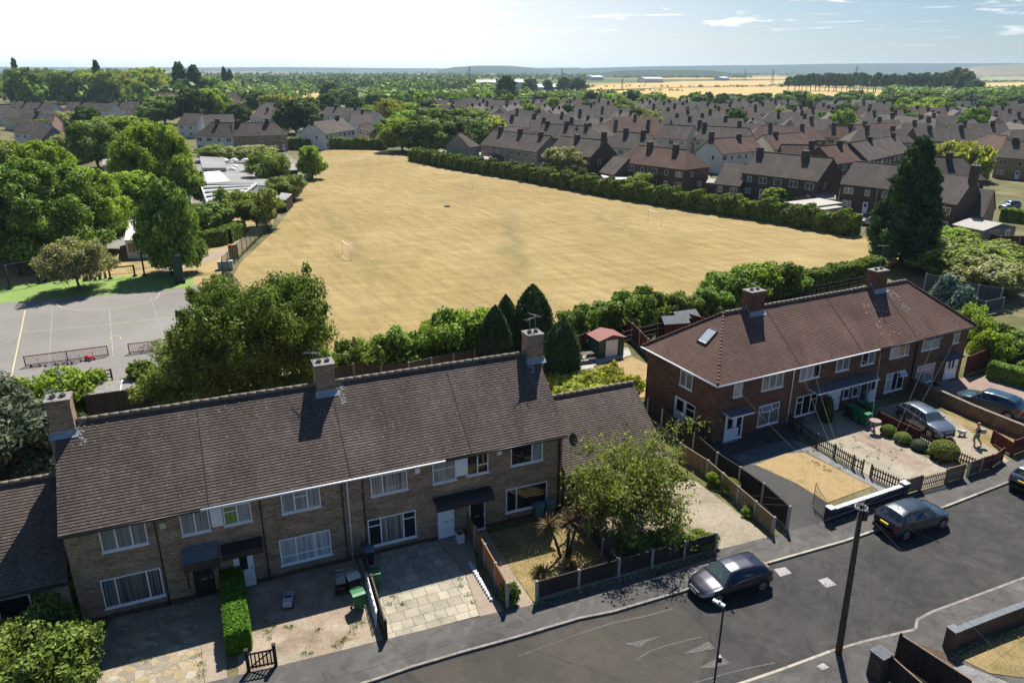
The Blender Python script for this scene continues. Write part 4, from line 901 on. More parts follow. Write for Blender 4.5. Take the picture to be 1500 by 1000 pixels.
# columnar cypresses
for u, v, h, r, l in ((726, 545, 5.9, 1.3, 'dark columnar cypress left of the middle one behind the brown terrace'), (741, 532, 6.2, 1.1, 'slim dark cypress just behind the left cypress of the back garden'),
                    (779, 530, 7.0, 1.8, 'broad dark cypress directly behind the right hand chimney'), (823, 566, 5.8, 1.45, 'dark columnar cypress right of the chimney beside the shed garden')):
    T('K', u, v, h, r, l, name='cypress', cat='cypress')
T('V', 800, 560, 2.2, .8, 'small bright conifer squeezed between two dark cypresses', name='bush', cat='bush')
tree_proto('laurel', 'lime', 2.2, 2.4, 8000, .2, 44, 'round', .0, 24, .36, aspect=2.4, lump=.3)
T('laurel', 850, 592, 1.9, 2.6, 'bright yellow green leafy shrub behind the low link roof', name='shrub', cat='shrub')
T('laurel', 893, 584, 2.0, 2.2, 'bright glossy shrub at the right end of the low link roof', name='shrub', cat='shrub')
# corner bushes front left
tree_proto('choisya', 'mid', 2.6, 2.6, 22000, .12, 45, 'round', .0, 40, .3, lump=.3)
tree_proto('rhodo', 'mid', 2.8, 1.7, 5000, .18, 46, 'round', .15, 22, .36, aspect=2.6)
T('choisya', 55, 1010, 2.3, 2.7, 'big bright flowering bush in the bottom corner by the crazy paving', name='bush', cat='bush')
T('choisya', -25, 985, 2.0, 2.0, 'bright bush partly outside the bottom left corner', name='bush', cat='bush')
T('rhodo', 100, 905, 2.9, 1.35, 'dark glossy leaved shrub against the left end of the brown terrace', name='shrub', cat='shrub')
T('S', 930, 812, 1.2, .9, 'dark low bush under the airy front garden tree', name='bush', cat='bush')
T('S', 965, 806, 1.0, .8, 'low bush behind the dark front fence', name='bush', cat='bush')
T('U', 985, 802, 1.1, .9, 'round bush inside the dark fence corner near the driveway', name='bush', cat='bush')
T('V', 1025, 800, .9, .8, 'pale grassy bush at the driveway end of the dark front fence', name='bush', cat='bush')
T('U', 862, 745, 1.8, 1.2, 'leafy bush between the cordyline palm and the link building', name='bush', cat='bush')
T('S', 748, 882, 1.1, .45, 'small dark pointed bush at the end of the orange fence', name='bush', cat='bush')
for u, v, h, r, l in ((1300, 634, .75, .5, 'first small round box ball nearest the red brick wall'), (1321, 645, .75, .5, 'yellow green box ball, second from the red brick terrace'), (1345, 655, .7, .48, 'grey green box ball, third along the picket fence'), (1359, 660, .35, .3, 'tiny yellow shrub between the box balls and the large dome'), (1381, 668, 1.2, .82, 'large clipped green dome bush at the street end of the picket fence')):
    T('Oy' if 'yellow' in l or 'dome' in l else ('Og' if 'grey' in l else 'O'), u, v + 4, h * 1.1, r * 1.1, l, name='box_ball', cat='bush')
for u, v, l in ((1050, 707, 'flowering shrub with pale pink blooms by the driveway fence'), (1070, 718, 'bright green shrub by the driveway fence'), (1094, 752, 'small yellow green plant at the foot of the driveway fence')):
    T('U', u, v + 4, .9 if 'small' not in l else .6, .6 if 'small' not in l else .35, l, name='shrub', cat='shrub')
T('K', 1209, 618, 2.1, .45, 'dark climbing plant on the wall left of the white door of the red terrace', name='climbing_plant', cat='plant')
# right of the red terrace
tree_proto('bluef', 'blue', 4.2, 2.2, 9000, .2, 47, 'cone', .02, 26, .5, aspect=2.6, lump=.35)
T('bluef', 1380, 462, 4.4, 2.1, 'blue green conifer behind the right hand end of the red brick roof', name='conifer_tree', cat='conifer')
T('bluef', 1404, 475, 4.0, 1.8, 'second blue green conifer, nearer the roof corner', name='conifer_tree', cat='conifer')
T('U', 1418, 500, 3.4, 1.5, 'bright green conifer bush at the corner of the red brick terrace', name='bush', cat='bush')
T('U', 1432, 520, 3.4, 1.3, 'bright green bush right of the red brick terrace corner', name='bush', cat='bush')
T('U', 1448, 535, 3.0, 1.4, 'tall garden bush over the red fence right of the terrace', name='bush', cat='bush')
for u, v, h, r in ((1470, 520, 2.6, 2.0), (1500, 528, 2.6, 2.2), (1520, 545, 2.6, 2.2)):
    T('T', u, v, h, r, None, name='bush', cat='bush', group='bushes in front of the grey brick gable')
T('G', 1400, 408, 5.0, 5.2, 'broad pale green thicket right of the tall conifer', rz=1)
T('G', 1440, 396, 4.2, 4.6, 'pale green thicket behind the olive bush', rz=2)
T('C', 1385, 380, 4.6, 3.6, 'light green tree just right of the tall conifer top', rz=2)
T('E', 1438, 428, 4.2, 4.2, 'round olive bush with cream flowers in front of the blue fence', name='bush', cat='bush', rz=.5)
# mid-distance single trees right
tree_proto('willow', 'lime', 8, 6.5, 15000, .4, 48, 'broad', .02, 40, .3, droop=2.5, aspect=3.2, lump=.2)
T('willow', 1398, 262, 8.2, 7.4, 'bright lime weeping willow among the brown roofs on the right', name='willow_tree', rz=0)
T('E', 822, 262, 7.4, 5.0, 'olive birch tree rising above the long field hedge', name='birch_tree')
T('E', 722, 244, 6.5, 3.9, 'pale olive tree above the hedge in front of the nearest brown terraces', name='birch_tree') if False else None
T('C', 1135, 298, 3.2, 2.7, 'bright green round bush in front of the long dark terrace', name='bush', cat='bush')
T('G', 1028, 224, 4.2, 2.8, 'yellow green bush right of the red hipped roof', name='bush', cat='bush')
T('E', 998, 268, 3.2, 3.2, 'pale bush behind the field hedge below the red hipped roof', name='bush', cat='bush')
T('T', 905, 262, 4.0, 3.0, 'dark bush rising from the field hedge', name='bush', cat='bush')
T('V', 940, 278, 3.4, 3.0, 'yellowish bush in the field hedge by the red hipped terrace', name='bush', cat='bush')
T('F', 1062, 185, 5.0, 4.5, 'dark purple tree among the grey roofs', name='purple_tree')
T('E', 988, 180, 5.5, 3.2, 'small dark tree between roofs left of the purple tree')
T('E', 1016, 196, 5.0, 3.4, 'pale green garden tree between the cream gables')
T('G', 850, 206, 3.2, 3.8, 'lime bush showing over the roof of the dark gabled terrace', name='bush', cat='bush')
T('K', 1032, 168, 9, 2.2, 'slim dark cypress left of the broad cypress among far roofs', name='cypress', cat='cypress')
T('K', 1058, 164, 11, 4.2, 'broad dark cypress standing above the far roofs', name='cypress', cat='cypress')
T('K', 1423, 176, 9, 3.6, 'dark cypress near the far right roofs', name='cypress', cat='cypress')
T('K', 1412, 176, 6.5, 2.4, 'small dark cypress beside the larger one at far right', name='cypress', cat='cypress')
# the big clump at the far corner of the field
big = [(590, 222, 12, 7, 'C'), (615, 224, 11, 6.5, 'B'), (640, 226, 12, 7, 'A'), (664, 224, 13, 7, 'B'), (690, 218, 11.5, 7, 'A'), (712, 212, 11, 6.5, 'D'), (600, 208, 13, 7.5, 'C'), (630, 208, 13.5, 8, 'A'), (660, 206, 13, 8, 'A'), (695, 205, 13, 7.5, 'G'), (575, 212, 10, 6, 'A'),
       (575, 186, 14, 7, 'D'), (600, 184, 12, 7, 'C'), (627, 176, 12, 6.5, 'B'), (648, 178, 10, 7, 'D')]
for u, v, h, r, k in big:
    T(k, u, v, h * .86, r * .95, None, group='tall trees crowding the far right corner of the field')
# school side trees
tree_proto('maple', 'bright', 13, 7.2, 85000, .23, 51, 'broad', .04, 110, .19, lump=.3, inner=.3)
tree_proto('maple2', 'mid', 13, 7.2, 80000, .23, 52, 'broad', .04, 100, .20, lump=.25, inner=.3)
T('maple2', 72, 385, 14.0, 7.4, 'huge green maple behind the pale round playground tree', rz=.4)
T('maple', 128, 368, 12.0, 6.2, 'huge leafy maple right of the first one, above the school shelter', rz=2.0)
T('maple', 80, 330, 14.0, 5.4, 'tall bright maple behind the two big playground maples', rz=4)
T('maple', 238, 300, 15.5, 6.9, 'very large bright green tree left of the school roofs', rz=1.2)
T('C', 205, 330, 9, 5.0, 'light green tree between the two huge maples', rz=1.2)
T('C', 278, 300, 7, 3.6, 'bright leafy tree against the left end of the school roof', rz=3)
tree_proto('weep', 'mid', 12, 4.4, 42000, .2, 53, 'column', .02, 60, .32, droop=2.5, aspect=2.6, bark='bark_lt', lump=.2)
T('weep', 256, 400, 12.0, 3.5, 'tall weeping birch standing by the edge of the green turf', name='birch_tree', rz=.2)
tree_proto('haw', 'olive', 5.6, 3.5, 16000, .17, 54, 'round', .22, 34, .32, bark='bark_lt', lump=.2, limbs=7)
T('haw', 117, 424, 5.6, 3.9, 'pale round tree on the green turf beside the playground', name='hawthorn_tree')
T('G', 376, 334, 6.6, 3.9, 'round yellow green tree beside the mesh fence and the field')
T('G', 340, 330, 6.2, 2.6, 'light green tree in front of the striped school roof')
T('G', 398, 280, 8.6, 4.2, 'tall yellow green tree behind the small flat hut by the field')
T('G', 420, 292, 5.0, 3.6, 'low yellow green bush at the fence by the small hut', name='bush', cat='bush')
T('C', 458, 262, 7.8, 3.2, 'single bright green tree standing on the left edge of the field')
T('A', 312, 345, 5.0, 3.5, 'mixed green bushes between the clipped hedge and the school', name='bush', cat='bush')
T('S', 292, 340, 4.0, 3.2, 'dark bush below the striped school roof', name='bush', cat='bush')
T('E', 376, 240, 5.0, 5.5, 'greyish thicket behind the school skylights', name='bush', cat='bush')
T('E', 345, 240, 4.6, 4.0, 'second greyish thicket left of the school skylights', name='bush', cat='bush')
T('G', 310, 236, 4.6, 4.6, 'sunlit garden bush beyond the left school roof', name='bush', cat='bush')
T('S', 42, 378, 3.2, 2.2, 'dark round bush under the huge maple by the school wall', name='bush', cat='bush')
T('G', 30, 376, 3.0, 1.7, 'yellowish bush by the school door', name='bush', cat='bush')
T('A', 15, 300, 9, 6, 'green tree at the left picture edge behind the white tent') if False else None
T('F', 22, 262, 6.5, 5.5, 'dark red leaved tree at the left picture edge', name='purple_tree')
T('G', 2, 268, 10, 6.5, 'olive weeping tree at the left picture edge', name='willow_tree')
left = [(145, 246, 12, 6.5, 'A'), (96, 196, 8.5, 5.5, 'E'), (132, 205, 12, 6, 'B'), (160, 216, 10, 7, 'C'), (185, 222, 11, 8, 'C'), (205, 215, 9, 6.5, 'A'), (60, 210, 8, 4, 'A'), (110, 238, 8, 5, 'E')]
for u, v, h, r, k in left: T(k, u, v, h, r, None, group='garden trees beyond the school on the left')
row2 = [(242, 182, 13, 9, 'A'), (222, 184, 9, 6, 'A'), (285, 182, 16, 8.5, 'B'), (312, 180, 16, 9.5, 'C'), (352, 184, 10, 7, 'B'), (378, 168, 13, 7, 'B'), (402, 172, 12, 8, 'D'), (435, 196, 13.5, 9.5, 'B'), (448, 180, 12, 8, 'A'), (482, 168, 12, 7, 'B'), (520, 172, 11, 6, 'B'), (497, 158, 12, 8, 'A'), (548, 176, 8, 6, 'G'), (548, 160, 10, 7, 'A')]
for u, v, h, r, k in row2: T(k, u, v, h, r, None, group='trees around the houses beyond the left end of the field')
# ------------------------------------------------------------------ street, pavements and front gardens
K_ = [(200, 1120), (400, 1047), (545, 1000), (600, 981), (670, 960), (760, 935), (850, 908), (900, 898), (1000, 868), (1060, 849), (1128, 826), (1240, 794), (1274, 782), (1330, 763), (1386, 744), (1432, 726), (1468, 712), (1500, 699), (1600, 660), (1750, 600)]
B_ = [(100, 1050), (250, 1014), (405, 978), (566, 938), (730, 898), (780, 888), (850, 866), (904, 848), (1047, 808), (1125, 788), (1210, 764), (1322, 728), (1410, 701), (1464, 682), (1500, 668), (1600, 630), (1750, 575)]
NK = [(760, 1100), (960, 1040), (1092, 998), (1150, 978), (1214, 954), (1262, 940), (1338, 922), (1341, 908), (1364, 896), (1430, 872), (1500, 846), (1600, 806), (1750, 745)]
kp = [G(*p) for p in K_]; bp_ = [G(*p) for p in B_]; nk = [G(*p) for p in NK]
b = MB()
for i in range(len(kp) - 1):      # road surface as a strip between the two kerbs
    pass
road = [Vector((-40, 2, 0))] + kp + [Vector((90, 60, 0)), Vector((90, 30, 0))] + nk[::-1] + [Vector((-30, -10, 0))]
sheet('road', road, 0.0, M['asphalt'])
sheet('road_patch', [(600, 985), (850, 912), (990, 880), (1038, 930), (1010, 1060), (700, 1060)], .004, M['asphalt_b'])
sheet('road_patch', [(1240, 800), (1300, 850), (1500, 800), (1600, 760), (1500, 705), (1380, 750)], .004, M['asphalt_b']) if False else None
pv = MB(); top = [Vector((p.x, p.y, .10)) for p in kp] + [Vector((p.x, p.y, .10)) for p in bp_[::-1]]; pv.face(top)
tag(pv.build('pavement', M['pave']), kind='structure')
pv = MB(); outer = [Vector((p.x, p.y, .10)) for p in nk] + [Vector((95, 25, .1)), Vector((60, -20, .1)), Vector((0, -20, .1))]; pv.face(outer); tag(pv.build('pavement', M['pave']), kind='structure')
def kerbline(pts, name, side, light=()):
    k = MB()
    for i in range(len(pts) - 1):
        a, c = pts[i], pts[i + 1]; L = (c - a).length; n = max(1, int(L / .9)); d = (c - a) / n; nn = Vector((-d.y, d.x, 0)).normalized() * side * .07
        for j in range(n):
            p, q = a + d * j + nn, a + d * (j + .985) + nn; zt = .106 + rnd.uniform(-.004, .006)
            k.beam((p.x, p.y, zt / 2 - .02), (q.x, q.y, zt / 2 - .02), .13, zt + .04, 1 if i in light else 0)
    return tag(k.build(name, [M['kerb'], M['kerb_light']]), kind='structure')
M['kerb_light'] = plain('pale_kerb', (.34, .31, .25), .9, var=.25, scale=3)
kerbline(kp, 'kerb', 1, (10, 11, 14)); kerbline(nk, 'kerb', -1, (0, 1, 2, 3))
# flush pale edging across the driveways, worn paint on the carriageway
def strip(name, pts, width, z, mat, kind='structure'):
    k = MB(); P_ = [G(u, v, z) for u, v in pts]
    for i in range(len(P_) - 1):
        d = (P_[i + 1] - P_[i]).normalized(); nn = Vector((-d.y, d.x, 0)) * width / 2; k.face([P_[i] - nn, P_[i + 1] - nn, P_[i + 1] + nn, P_[i] + nn])
    return tag(k.build(name, mat), kind=kind)
M['kerb_light'] = plain('pale_kerb', (.34, .31, .25), .9, var=.25, scale=3)
strip('road_line', [(850, 927), (900, 911), (940, 903), (985, 891)], .09, .010, M['paint'])
strip('road_line', [(760, 960), (850, 927)], .05, .010, M['paint'])
strip('road_line', [(932, 966), (950, 954), (975, 945), (1027, 932)], .07, .010, M['paint'])
strip('road_line', [(1015, 1000), (1060, 987), (1100, 977), (1135, 970)], .07, .010, M['paint'])
mk = MB()
for tri in (((916, 942), (968, 931), (945, 941), (938, 948)), ((1000, 957), (1038, 939), (1048, 949), (1020, 955)), ((1023, 978), (1056, 960), (1070, 971), (1045, 978))):
    mk.face([G(u, v, .012) for u, v in tri][::-1])
tag(mk.build('road_marking', M['paint']), kind='structure')
for q in (((1133, 833), (1150, 830), (1160, 839), (1143, 844)), ((1198, 849), (1212, 845), (1226, 856), (1210, 860)), ((1196, 975), (1206, 970), (1215, 977), (1204, 981))):
    mk = MB(); P_ = [G(u, v, .118 if q[0][0] in (1196,) else .014) for u, v in q]; mk.face(P_[::-1]); o = mk.build('manhole_cover', groundm('cast_cover', [(.3, (.22, .215, .21)), (.7, (.36, .35, .34))], 3, 30, .4))
    tag(o, {1133: 'square pale metal cover in the road beside the dark hatchback', 1198: 'square pale metal cover in the middle of the road', 1196: 'small cover in the pavement left of the leaning wooden pole'}[q[0][0]], 'manhole cover')

gz = .085
sheet('garden_ground', [Vector((p.x, p.y, 0)) for p in bp_] + [Vector((80, 75, 0)), Vector((12, 75, 0)), Vector((0, 55, 0)), Vector((-30, 45, 0)), Vector((-45, 25, 0)), Vector((-40, 10, 0))], .06, M['garden'])
sheet('crazy_paving', [(130, 1040), (134, 962), (150, 930), (165, 905), (285, 880), (293, 938), (302, 1030)], gz, M['crazy'])
M['path_brown'] = groundm('brown_concrete_path', [(.3, (.23, .185, .14)), (.7, (.32, .265, .205))], .8, 10, .2)
sheet('path', [(303, 1020), (293, 938), (285, 872), (325, 862), (334, 1010)], gz + .004, M['path_brown'])
sheet('earth_drive', [(350, 1000), (345, 868), (395, 850), (520, 815), (545, 880), (562, 937), (405, 976)], gz + .002, M['earth'])
sheet('concrete_patch', [(405, 975), (410, 962), (455, 952), (470, 962)], gz + .008, M['conc_drive']); sheet('concrete_patch', [(500, 952), (505, 940), (550, 930), (560, 936)], gz + .008, M['conc_drive'])
sheet('paving_slabs', [(567, 936), (545, 880), (524, 818), (608, 795), (640, 792), (680, 838), (702, 901)], gz + .006, M['slabs'])
sheet('path', [(703, 902), (681, 838), (640, 790), (690, 782), (700, 838), (737, 894)], gz + .004, M['path_brown'])
sheet('path', [(760, 891), (722, 830), (690, 782), (712, 776), (744, 827), (782, 884)], gz + .004, M['path_brown'])
sheet('front_lawn', [(784, 884), (744, 827), (716, 782), (812, 755), (850, 765), (905, 846)], gz + .002, M['lawn_mix'])
sheet('garden_bed', [(908, 845), (852, 766), (900, 745), (965, 745), (1010, 780), (1046, 804)], gz, M['earth'])
sheet('driveway', [(1048, 806), (1010, 775), (960, 738), (930, 718), (975, 690), (1020, 705), (1127, 786)], gz + .004, M['conc_drive'])
sheet('driveway', [(1157, 778), (1040, 690), (1010, 655), (1040, 648), (1160, 618), (1178, 660), (1108, 678), (1168, 700), (1212, 736), (1212, 763)], gz, M['drive_dk'])
sheet('front_lawn', [(1106, 680), (1150, 664), (1178, 662), (1277, 712), (1212, 736), (1168, 708)], gz + .008, M['lawn_dry'])
M['gravel_b'] = groundm('slate_gravel', [(.3, (.07, .08, .085)), (.7, (.13, .14, .145))], 1.5, 26, .6, bump=.6)
sheet('gravel_bed', [(1070, 668), (1110, 655), (1158, 642), (1178, 661), (1106, 681), (1090, 680)], gz + .004, M['gravel_b'])
sheet('gravel_bed', [(1178, 661), (1160, 643), (1182, 652), (1322, 722), (1300, 728), (1278, 712)], gz + .004, M['gravel'])
M['conc_old'] = groundm('old_concrete', [(.3, (.22, .19, .145)), (.7, (.34, .30, .235))], .6, 7, .3, bump=.3)
sheet('driveway', [(1324, 722), (1250, 685), (1195, 652), (1155, 622), (1240, 598), (1300, 616), (1398, 672), (1410, 698)], gz, M['conc_old'])
M['pinkstone'] = groundm('pinkish_gravel', [(.3, (.20, .15, .12)), (.7, (.32, .25, .20))], 1.0, 22, .45, bump=.5)
sheet('gravel_bed', [(1240, 636), (1262, 630), (1362, 680), (1345, 690)], gz + .004, M['pinkstone'])
sheet('garden_bed', [(1288, 632), (1305, 624), (1400, 670), (1380, 682)], gz + .006, M['garden'])
sheet('driveway', [(1462, 682), (1400, 672), (1300, 616), (1270, 600), (1340, 585), (1420, 622), (1450, 650), (1478, 675)], gz + .002, M['conc_drive'])
sheet('front_lawn', [(1380, 600), (1400, 605), (1520, 655), (1500, 668), (1450, 655)], gz + .006, M['lawn_mix'])
M['redpave'] = groundm('reddish_paving', [(.3, (.21, .15, .125)), (.7, (.29, .215, .18))], .5, 9, .2)
sheet('driveway', [(1345, 578), (1400, 555), (1450, 548), (1560, 590), (1560, 660), (1500, 640)], gz, M['redpave'])
sheet('patio', [(838, 540), (848, 515), (920, 508), (925, 520), (870, 535), (866, 552)], .085, M['concrete'])
sheet('back_lawn', [(866, 541), (926, 522), (962, 540), (958, 580), (905, 585)], .08, M['lawn_dry'])
# near side of the street
sheet('driveway', [(1338, 1010), (1290, 960), (1345, 942), (1388, 955), (1410, 975), (1560, 1090), (1400, 1090)], .112, M['block'])
sheet('gravel_bed', [(1360, 990), (1410, 972), (1480, 1000), (1560, 1030), (1560, 1100), (1400, 1060)], .118, M['gravel'])
sheet('front_lawn', [(1402, 962), (1500, 915), (1600, 880), (1600, 1000), (1500, 992), (1450, 985)], .124, M['lawn_mix'])

# ------------------------------------------------------------------ fences and walls
def fence(pts, h, mat='wood_grey', post='concrete', label=None, spacing=1.85, board=True, group=None, style='panel', z=.06, cap=True, pw=.135, name='fence', bh=.22):
    P_ = [G(*p) if not isinstance(p, Vector) else p for p in pts]; o = empty(name, Vector((P_[0].x, P_[0].y, z))); L0 = P_[0]
    for i in range(len(P_) - 1):
        a = P_[i] - L0; c = P_[i + 1] - L0; a.z = c.z = 0; d = c - a; n = max(1, round(d.length / spacing)); st = d / n; dn = d.normalized(); nn = Vector((-dn.y, dn.x, 0))
        for j in range(n + (1 if i == len(P_) - 2 else 0)):
            p = a + st * j; q = MB(); ph = h + .06; ang = math.atan2(d.y, d.x); Mx = Matrix.Rotation(ang, 4, 'Z')
            q.box(-pw / 2, pw / 2, -pw / 2, pw / 2, -.1, ph, 0, Mx)
            if post == 'concrete': q.box(-pw / 2 + .02, pw / 2 - .02, -pw / 2 + .02, pw / 2 - .02, ph, ph + .03, 0, Mx)
            q.build('post', M[post], o, loc=p)
        for j in range(n):
            p = a + st * j + dn * pw / 2; e = a + st * (j + 1) - dn * pw / 2; q = MB(); Lp = (e - p).length; ang = math.atan2(d.y, d.x)
            z0 = bh if board else .03; dz = rnd.uniform(-.015, .015)
            if style == 'panel':
                q.box(0, Lp, -.018, .018, z0, h + dz); q.box(0, Lp, -.035, .035, h + dz, h + dz + .03); q.box(0, Lp, -.034, -.0185, z0 + (h - z0) * .5, z0 + (h - z0) * .5 + .06); q.box(0, Lp, .0185, .034, z0 + (h - z0) * .5, z0 + (h - z0) * .5 + .06)
            elif style == 'picket':
                q.box(0, Lp, -.02, .015, h * .3, h * .3 + .07); q.box(0, Lp, -.02, .015, h * .74, h * .74 + .07); k_ = max(2, int(Lp / .16))
                for t in range(k_):
                    x = (t + .5) * Lp / k_; q.box(x - .036, x + .036, -.036, -.0205, .06, h - .05); q.face([(x - .036, -.036, h - .05), (x + .036, -.036, h - .05), (x, -.036, h)]); q.face([(x - .036, -.021, h - .05), (x, -.021, h), (x + .036, -.021, h - .05)])
            elif style == 'rail':
                for t in (.3, .6, .92): q.box(0, Lp, -.02, .02, h * t, h * t + .09)
            elif style == 'mesh':
                for t in range(int(Lp / .12)): q.box(t * .12, t * .12 + .012, -.006, .006, .05, h)
                for t in range(int(h / .3) + 1): q.box(0, Lp, -.008, .008, min(h, .05 + t * .3), min(h, .05 + t * .3) + .018)
            pan = q.build('panel', M[mat], o, loc=p, rz=ang)
            if board:
                g_ = MB(); g_.box(0, Lp, -.025, .025, -.05, z0 - .004); g_.build('gravel_board', M['concrete_dk'], o, loc=p, rz=ang)
    if label: tag(o, label, 'fence' if name == 'fence' else name.replace('_', ' '), group)
    return o
fence([(683, 780), (743, 890)], 1.35, 'wood_orange', 'concrete', 'orange wooden panel fence with white posts between two front paths')
fence([(786, 882), (905, 848), (1046, 809)], 1.15, 'wood_dark', 'concrete', 'dark weathered street fence with concrete posts in front of the birch tree garden', spacing=2.0)
fence([(846, 765), (903, 846)], 1.1, 'wood_dark', 'concrete', 'weathered side fence between palm garden and birch tree garden')
fence([(995, 672), (1035, 698), (1131, 784)], 1.1, 'wood_tan', 'concrete', 'tan panel fence along the pale concrete driveway')
M['fence_black'] = woodm('black_fence', (.028, .025, .024))
fence([(948, 612), (1015, 664), (1048, 695), (1081, 717), (1115, 742), (1152, 777)], 1.5, 'fence_black', 'concrete', 'black panel fence with white posts beside the tarmac drive', spacing=2.2)
fence([(1152, 622), (1195, 655), (1248, 687), (1262, 694)], .95, 'fence_black', 'black_paint', 'black picket fence dividing the dry lawn from the concrete yard', board=False, style='picket', pw=.09)
fence([(1274, 700), (1320, 722)], .9, 'fence_black', 'black_paint', 'short run of black picket fence nearest the street wall', board=False, style='picket', pw=.09)
fence([(1326, 725), (1346, 719)], 1.0, 'wood_tan', 'concrete_dk', 'short solid pale board fence beside the dark blue wall', board=False, z=.1)
fence([(1346, 719), (1384, 709)], .95, 'wood_tan', 'wood_tan', 'pale picket fence with gaps along the pavement', board=False, style='picket', z=.1)
fence([(1386, 708), (1408, 702)], 1.0, 'wood_tan', 'wood_tan', 'solid pale board fence before the white gate post', board=False, z=.1)
fence([(1416, 699), (1434, 693)], 1.0, 'wood_grey', 'concrete', 'grey board fence right of the white post', board=False, z=.1)
fence([(1436, 692), (1450, 688)], 1.0, 'wood_red', 'wood_red', 'red brown boards beside the open red gate', board=False, z=.1)
fence([(1450, 688), (1466, 676)], .9, 'wood_red', 'wood_red', 'red brown gate standing open near the pavement', board=False, z=.1, name='gate', style='panel', spacing=3)
fence([(1452, 650), (1480, 668)], .9, 'wood_red', 'wood_red', 'second red brown gate standing open by the lawn strip', board=False, z=.1, name='gate', style='panel', spacing=3)
fence([(1482, 668), (1530, 650)], 1.1, 'wood_red', 'wood_red', 'red brown board fence at the right picture edge', board=False, z=.1)
fence([(1285, 618), (1330, 640), (1344, 647)], .8, 'wood_red', 'wood_red', 'low red brown fence beside the silver blue crossover', board=False)
fence([(1344, 647), (1400, 676), (1432, 690)], .8, 'wood_red', 'wood_red', 'red brown picket fence behind the clipped dome bush', board=False, style='picket', pw=.08)
fence([(1412, 552), (1444, 538)], 1.8, 'wood_red', 'wood_red', 'tall red brown fence at the right end of the red brick terrace', board=False)
# lattice topped fence between earth drive and paved drive
fence([(530, 812), (546, 870), (566, 937)], 1.05, 'wood_grey', 'wood_dark', 'weathered fence between the earth drive and the slab drive', board=False, spacing=1.7)
q = MB(); a = G(540, 862); c = G(556, 920); d = (c - a); 
Mx = Matrix.Translation(Vector((a.x - .16, a.y, .1))) @ Matrix.Rotation(math.atan2(d.y, d.x), 4, 'Z') @ Matrix.Rotation(R(-6), 4, 'X')
Lx = d.length
for t in range(7): q.box(t * Lx / 6 - .02, t * Lx / 6 + .02, -.015, .015, 0, .9, 0, Mx)
for t in range(5): q.box(0, Lx, -.012, .018, t * .22, t * .22 + .04, 0, Mx)
tag(q.build('trellis', M['upvc']), 'white lattice trellis leaning on the weathered fence', 'trellis')
# timber gate by the box hedge
def gate(pts, h, mat, label, n=6):
    a, c = G(*pts[0]), G(*pts[1]); d = c - a; L = d.length; o = empty('gate', Vector((a.x, a.y, .1)), math.atan2(d.y, d.x)); q = MB()
    for z_ in (.12, h - .12): q.box(0, L, -.02, .02, z_, z_ + .08)
    for t in range(n): x = (t + .5) * L / n; q.box(x - .03, x + .03, -.035, -.021, .1, h - .02)
    q.beam((0, .03, .15), (L, .03, h - .1), .03, .06); q.build('gate_leaf', M[mat], o)
    for x in (-.08, L + .08): p = MB(); p.box(x - .07, x + .07, -.07, .07, -.1, h + .18); p.box(x - .085, x + .085, -.085, .085, h + .18, h + .21); p.build('post', M[mat], o)
    return tag(o, label, 'gate')
gate([(368, 984), (402, 977)], .95, 'wood_dark', 'dark wooden slatted gate at the end of the bright box hedge')
# ornate iron gate standing open
a = G(1190, 742); c = G(1212, 762); d = c - a; o = empty('iron_gate', Vector((c.x, c.y, .1)), math.atan2(-d.y, -d.x)); q = MB(); L = d.length
for t in range(11):
    x = t * L / 10; q.tube([(x, 0, .08), (x, 0, 1.0 + .55 * (x / L) ** 2)], .012 if t not in (0, 10) else .025, 5)
for z_ in (.1, .45, .8): q.tube([(0, 0, z_), (L, 0, z_)], .014, 5)
q.tube([(t * L / 8, 0, 1.0 + .55 * (t / 8) ** 2) for t in range(9)], .014, 5)
for t in range(5): q.tube([(L * (t + .5) / 5 + .09 * math.cos(k * .785), 0, .62 + .09 * math.sin(k * .785)) for k in range(9)], .009, 4)
q.build('gate_leaf', M['black_paint'], o); tag(o, 'ornate black iron gate standing open by the dark blue wall', 'gate')
def wall(pts, h, t, mat, cap, label, name='garden_wall', z=.06, capo=.03, piers=(), ph=.15):
    P_ = [G(*p) for p in pts]; o = empty(name, Vector((P_[0].x, P_[0].y, z))); 
    for i in range(len(P_) - 1):
        a = P_[i] - P_[0]; c = P_[i + 1] - P_[0]; d = c - a; L = d.length; ang = math.atan2(d.y, d.x); q = MB(); q.box(0, L, -t / 2, t / 2, -.1, h); q.build('wall', M[mat], o, loc=a, rz=ang)
        q = MB(); n = max(1, int(L / .45))
        for j in range(n): q.box(j * L / n, (j + .98) * L / n, -t / 2 - capo, t / 2 + capo, h, h + .07)
        q.build('coping', M[cap], o, loc=a, rz=ang)
    for k in piers:
        a = P_[k] - P_[0]; q = MB(); s_ = t / 2 + .09; d = P_[1] - P_[0]; Mx = Matrix.Rotation(math.atan2(d.y, d.x), 4, 'Z'); q.box(-s_, s_, -s_, s_, -.1, h + ph, 0, Mx); q.box(-s_ - .03, s_ + .03, -s_ - .03, s_ + .03, h + ph, h + ph + .07, 1, Mx); q.build('pier', [M[mat], M[cap]], o, loc=a)
    return tag(o, label, 'wall')
M['wall_blue'] = plain('dark_blue_paint', (.022, .024, .055), .7, var=.3, scale=2)
M['cap_white'] = plain('worn_white_coping', (.52, .52, .54), .85, var=.3, scale=5)
wall([(1213, 765), (1321, 728)], .75, .22, 'wall_blue', 'cap_white', 'low dark blue painted wall with worn white coping along the pavement', piers=(0, 1), z=.09)
M['brick_wall'] = brickm('garden_brick', (.26, .15, .09), (.19, .11, .07), (.22, .18, .14))
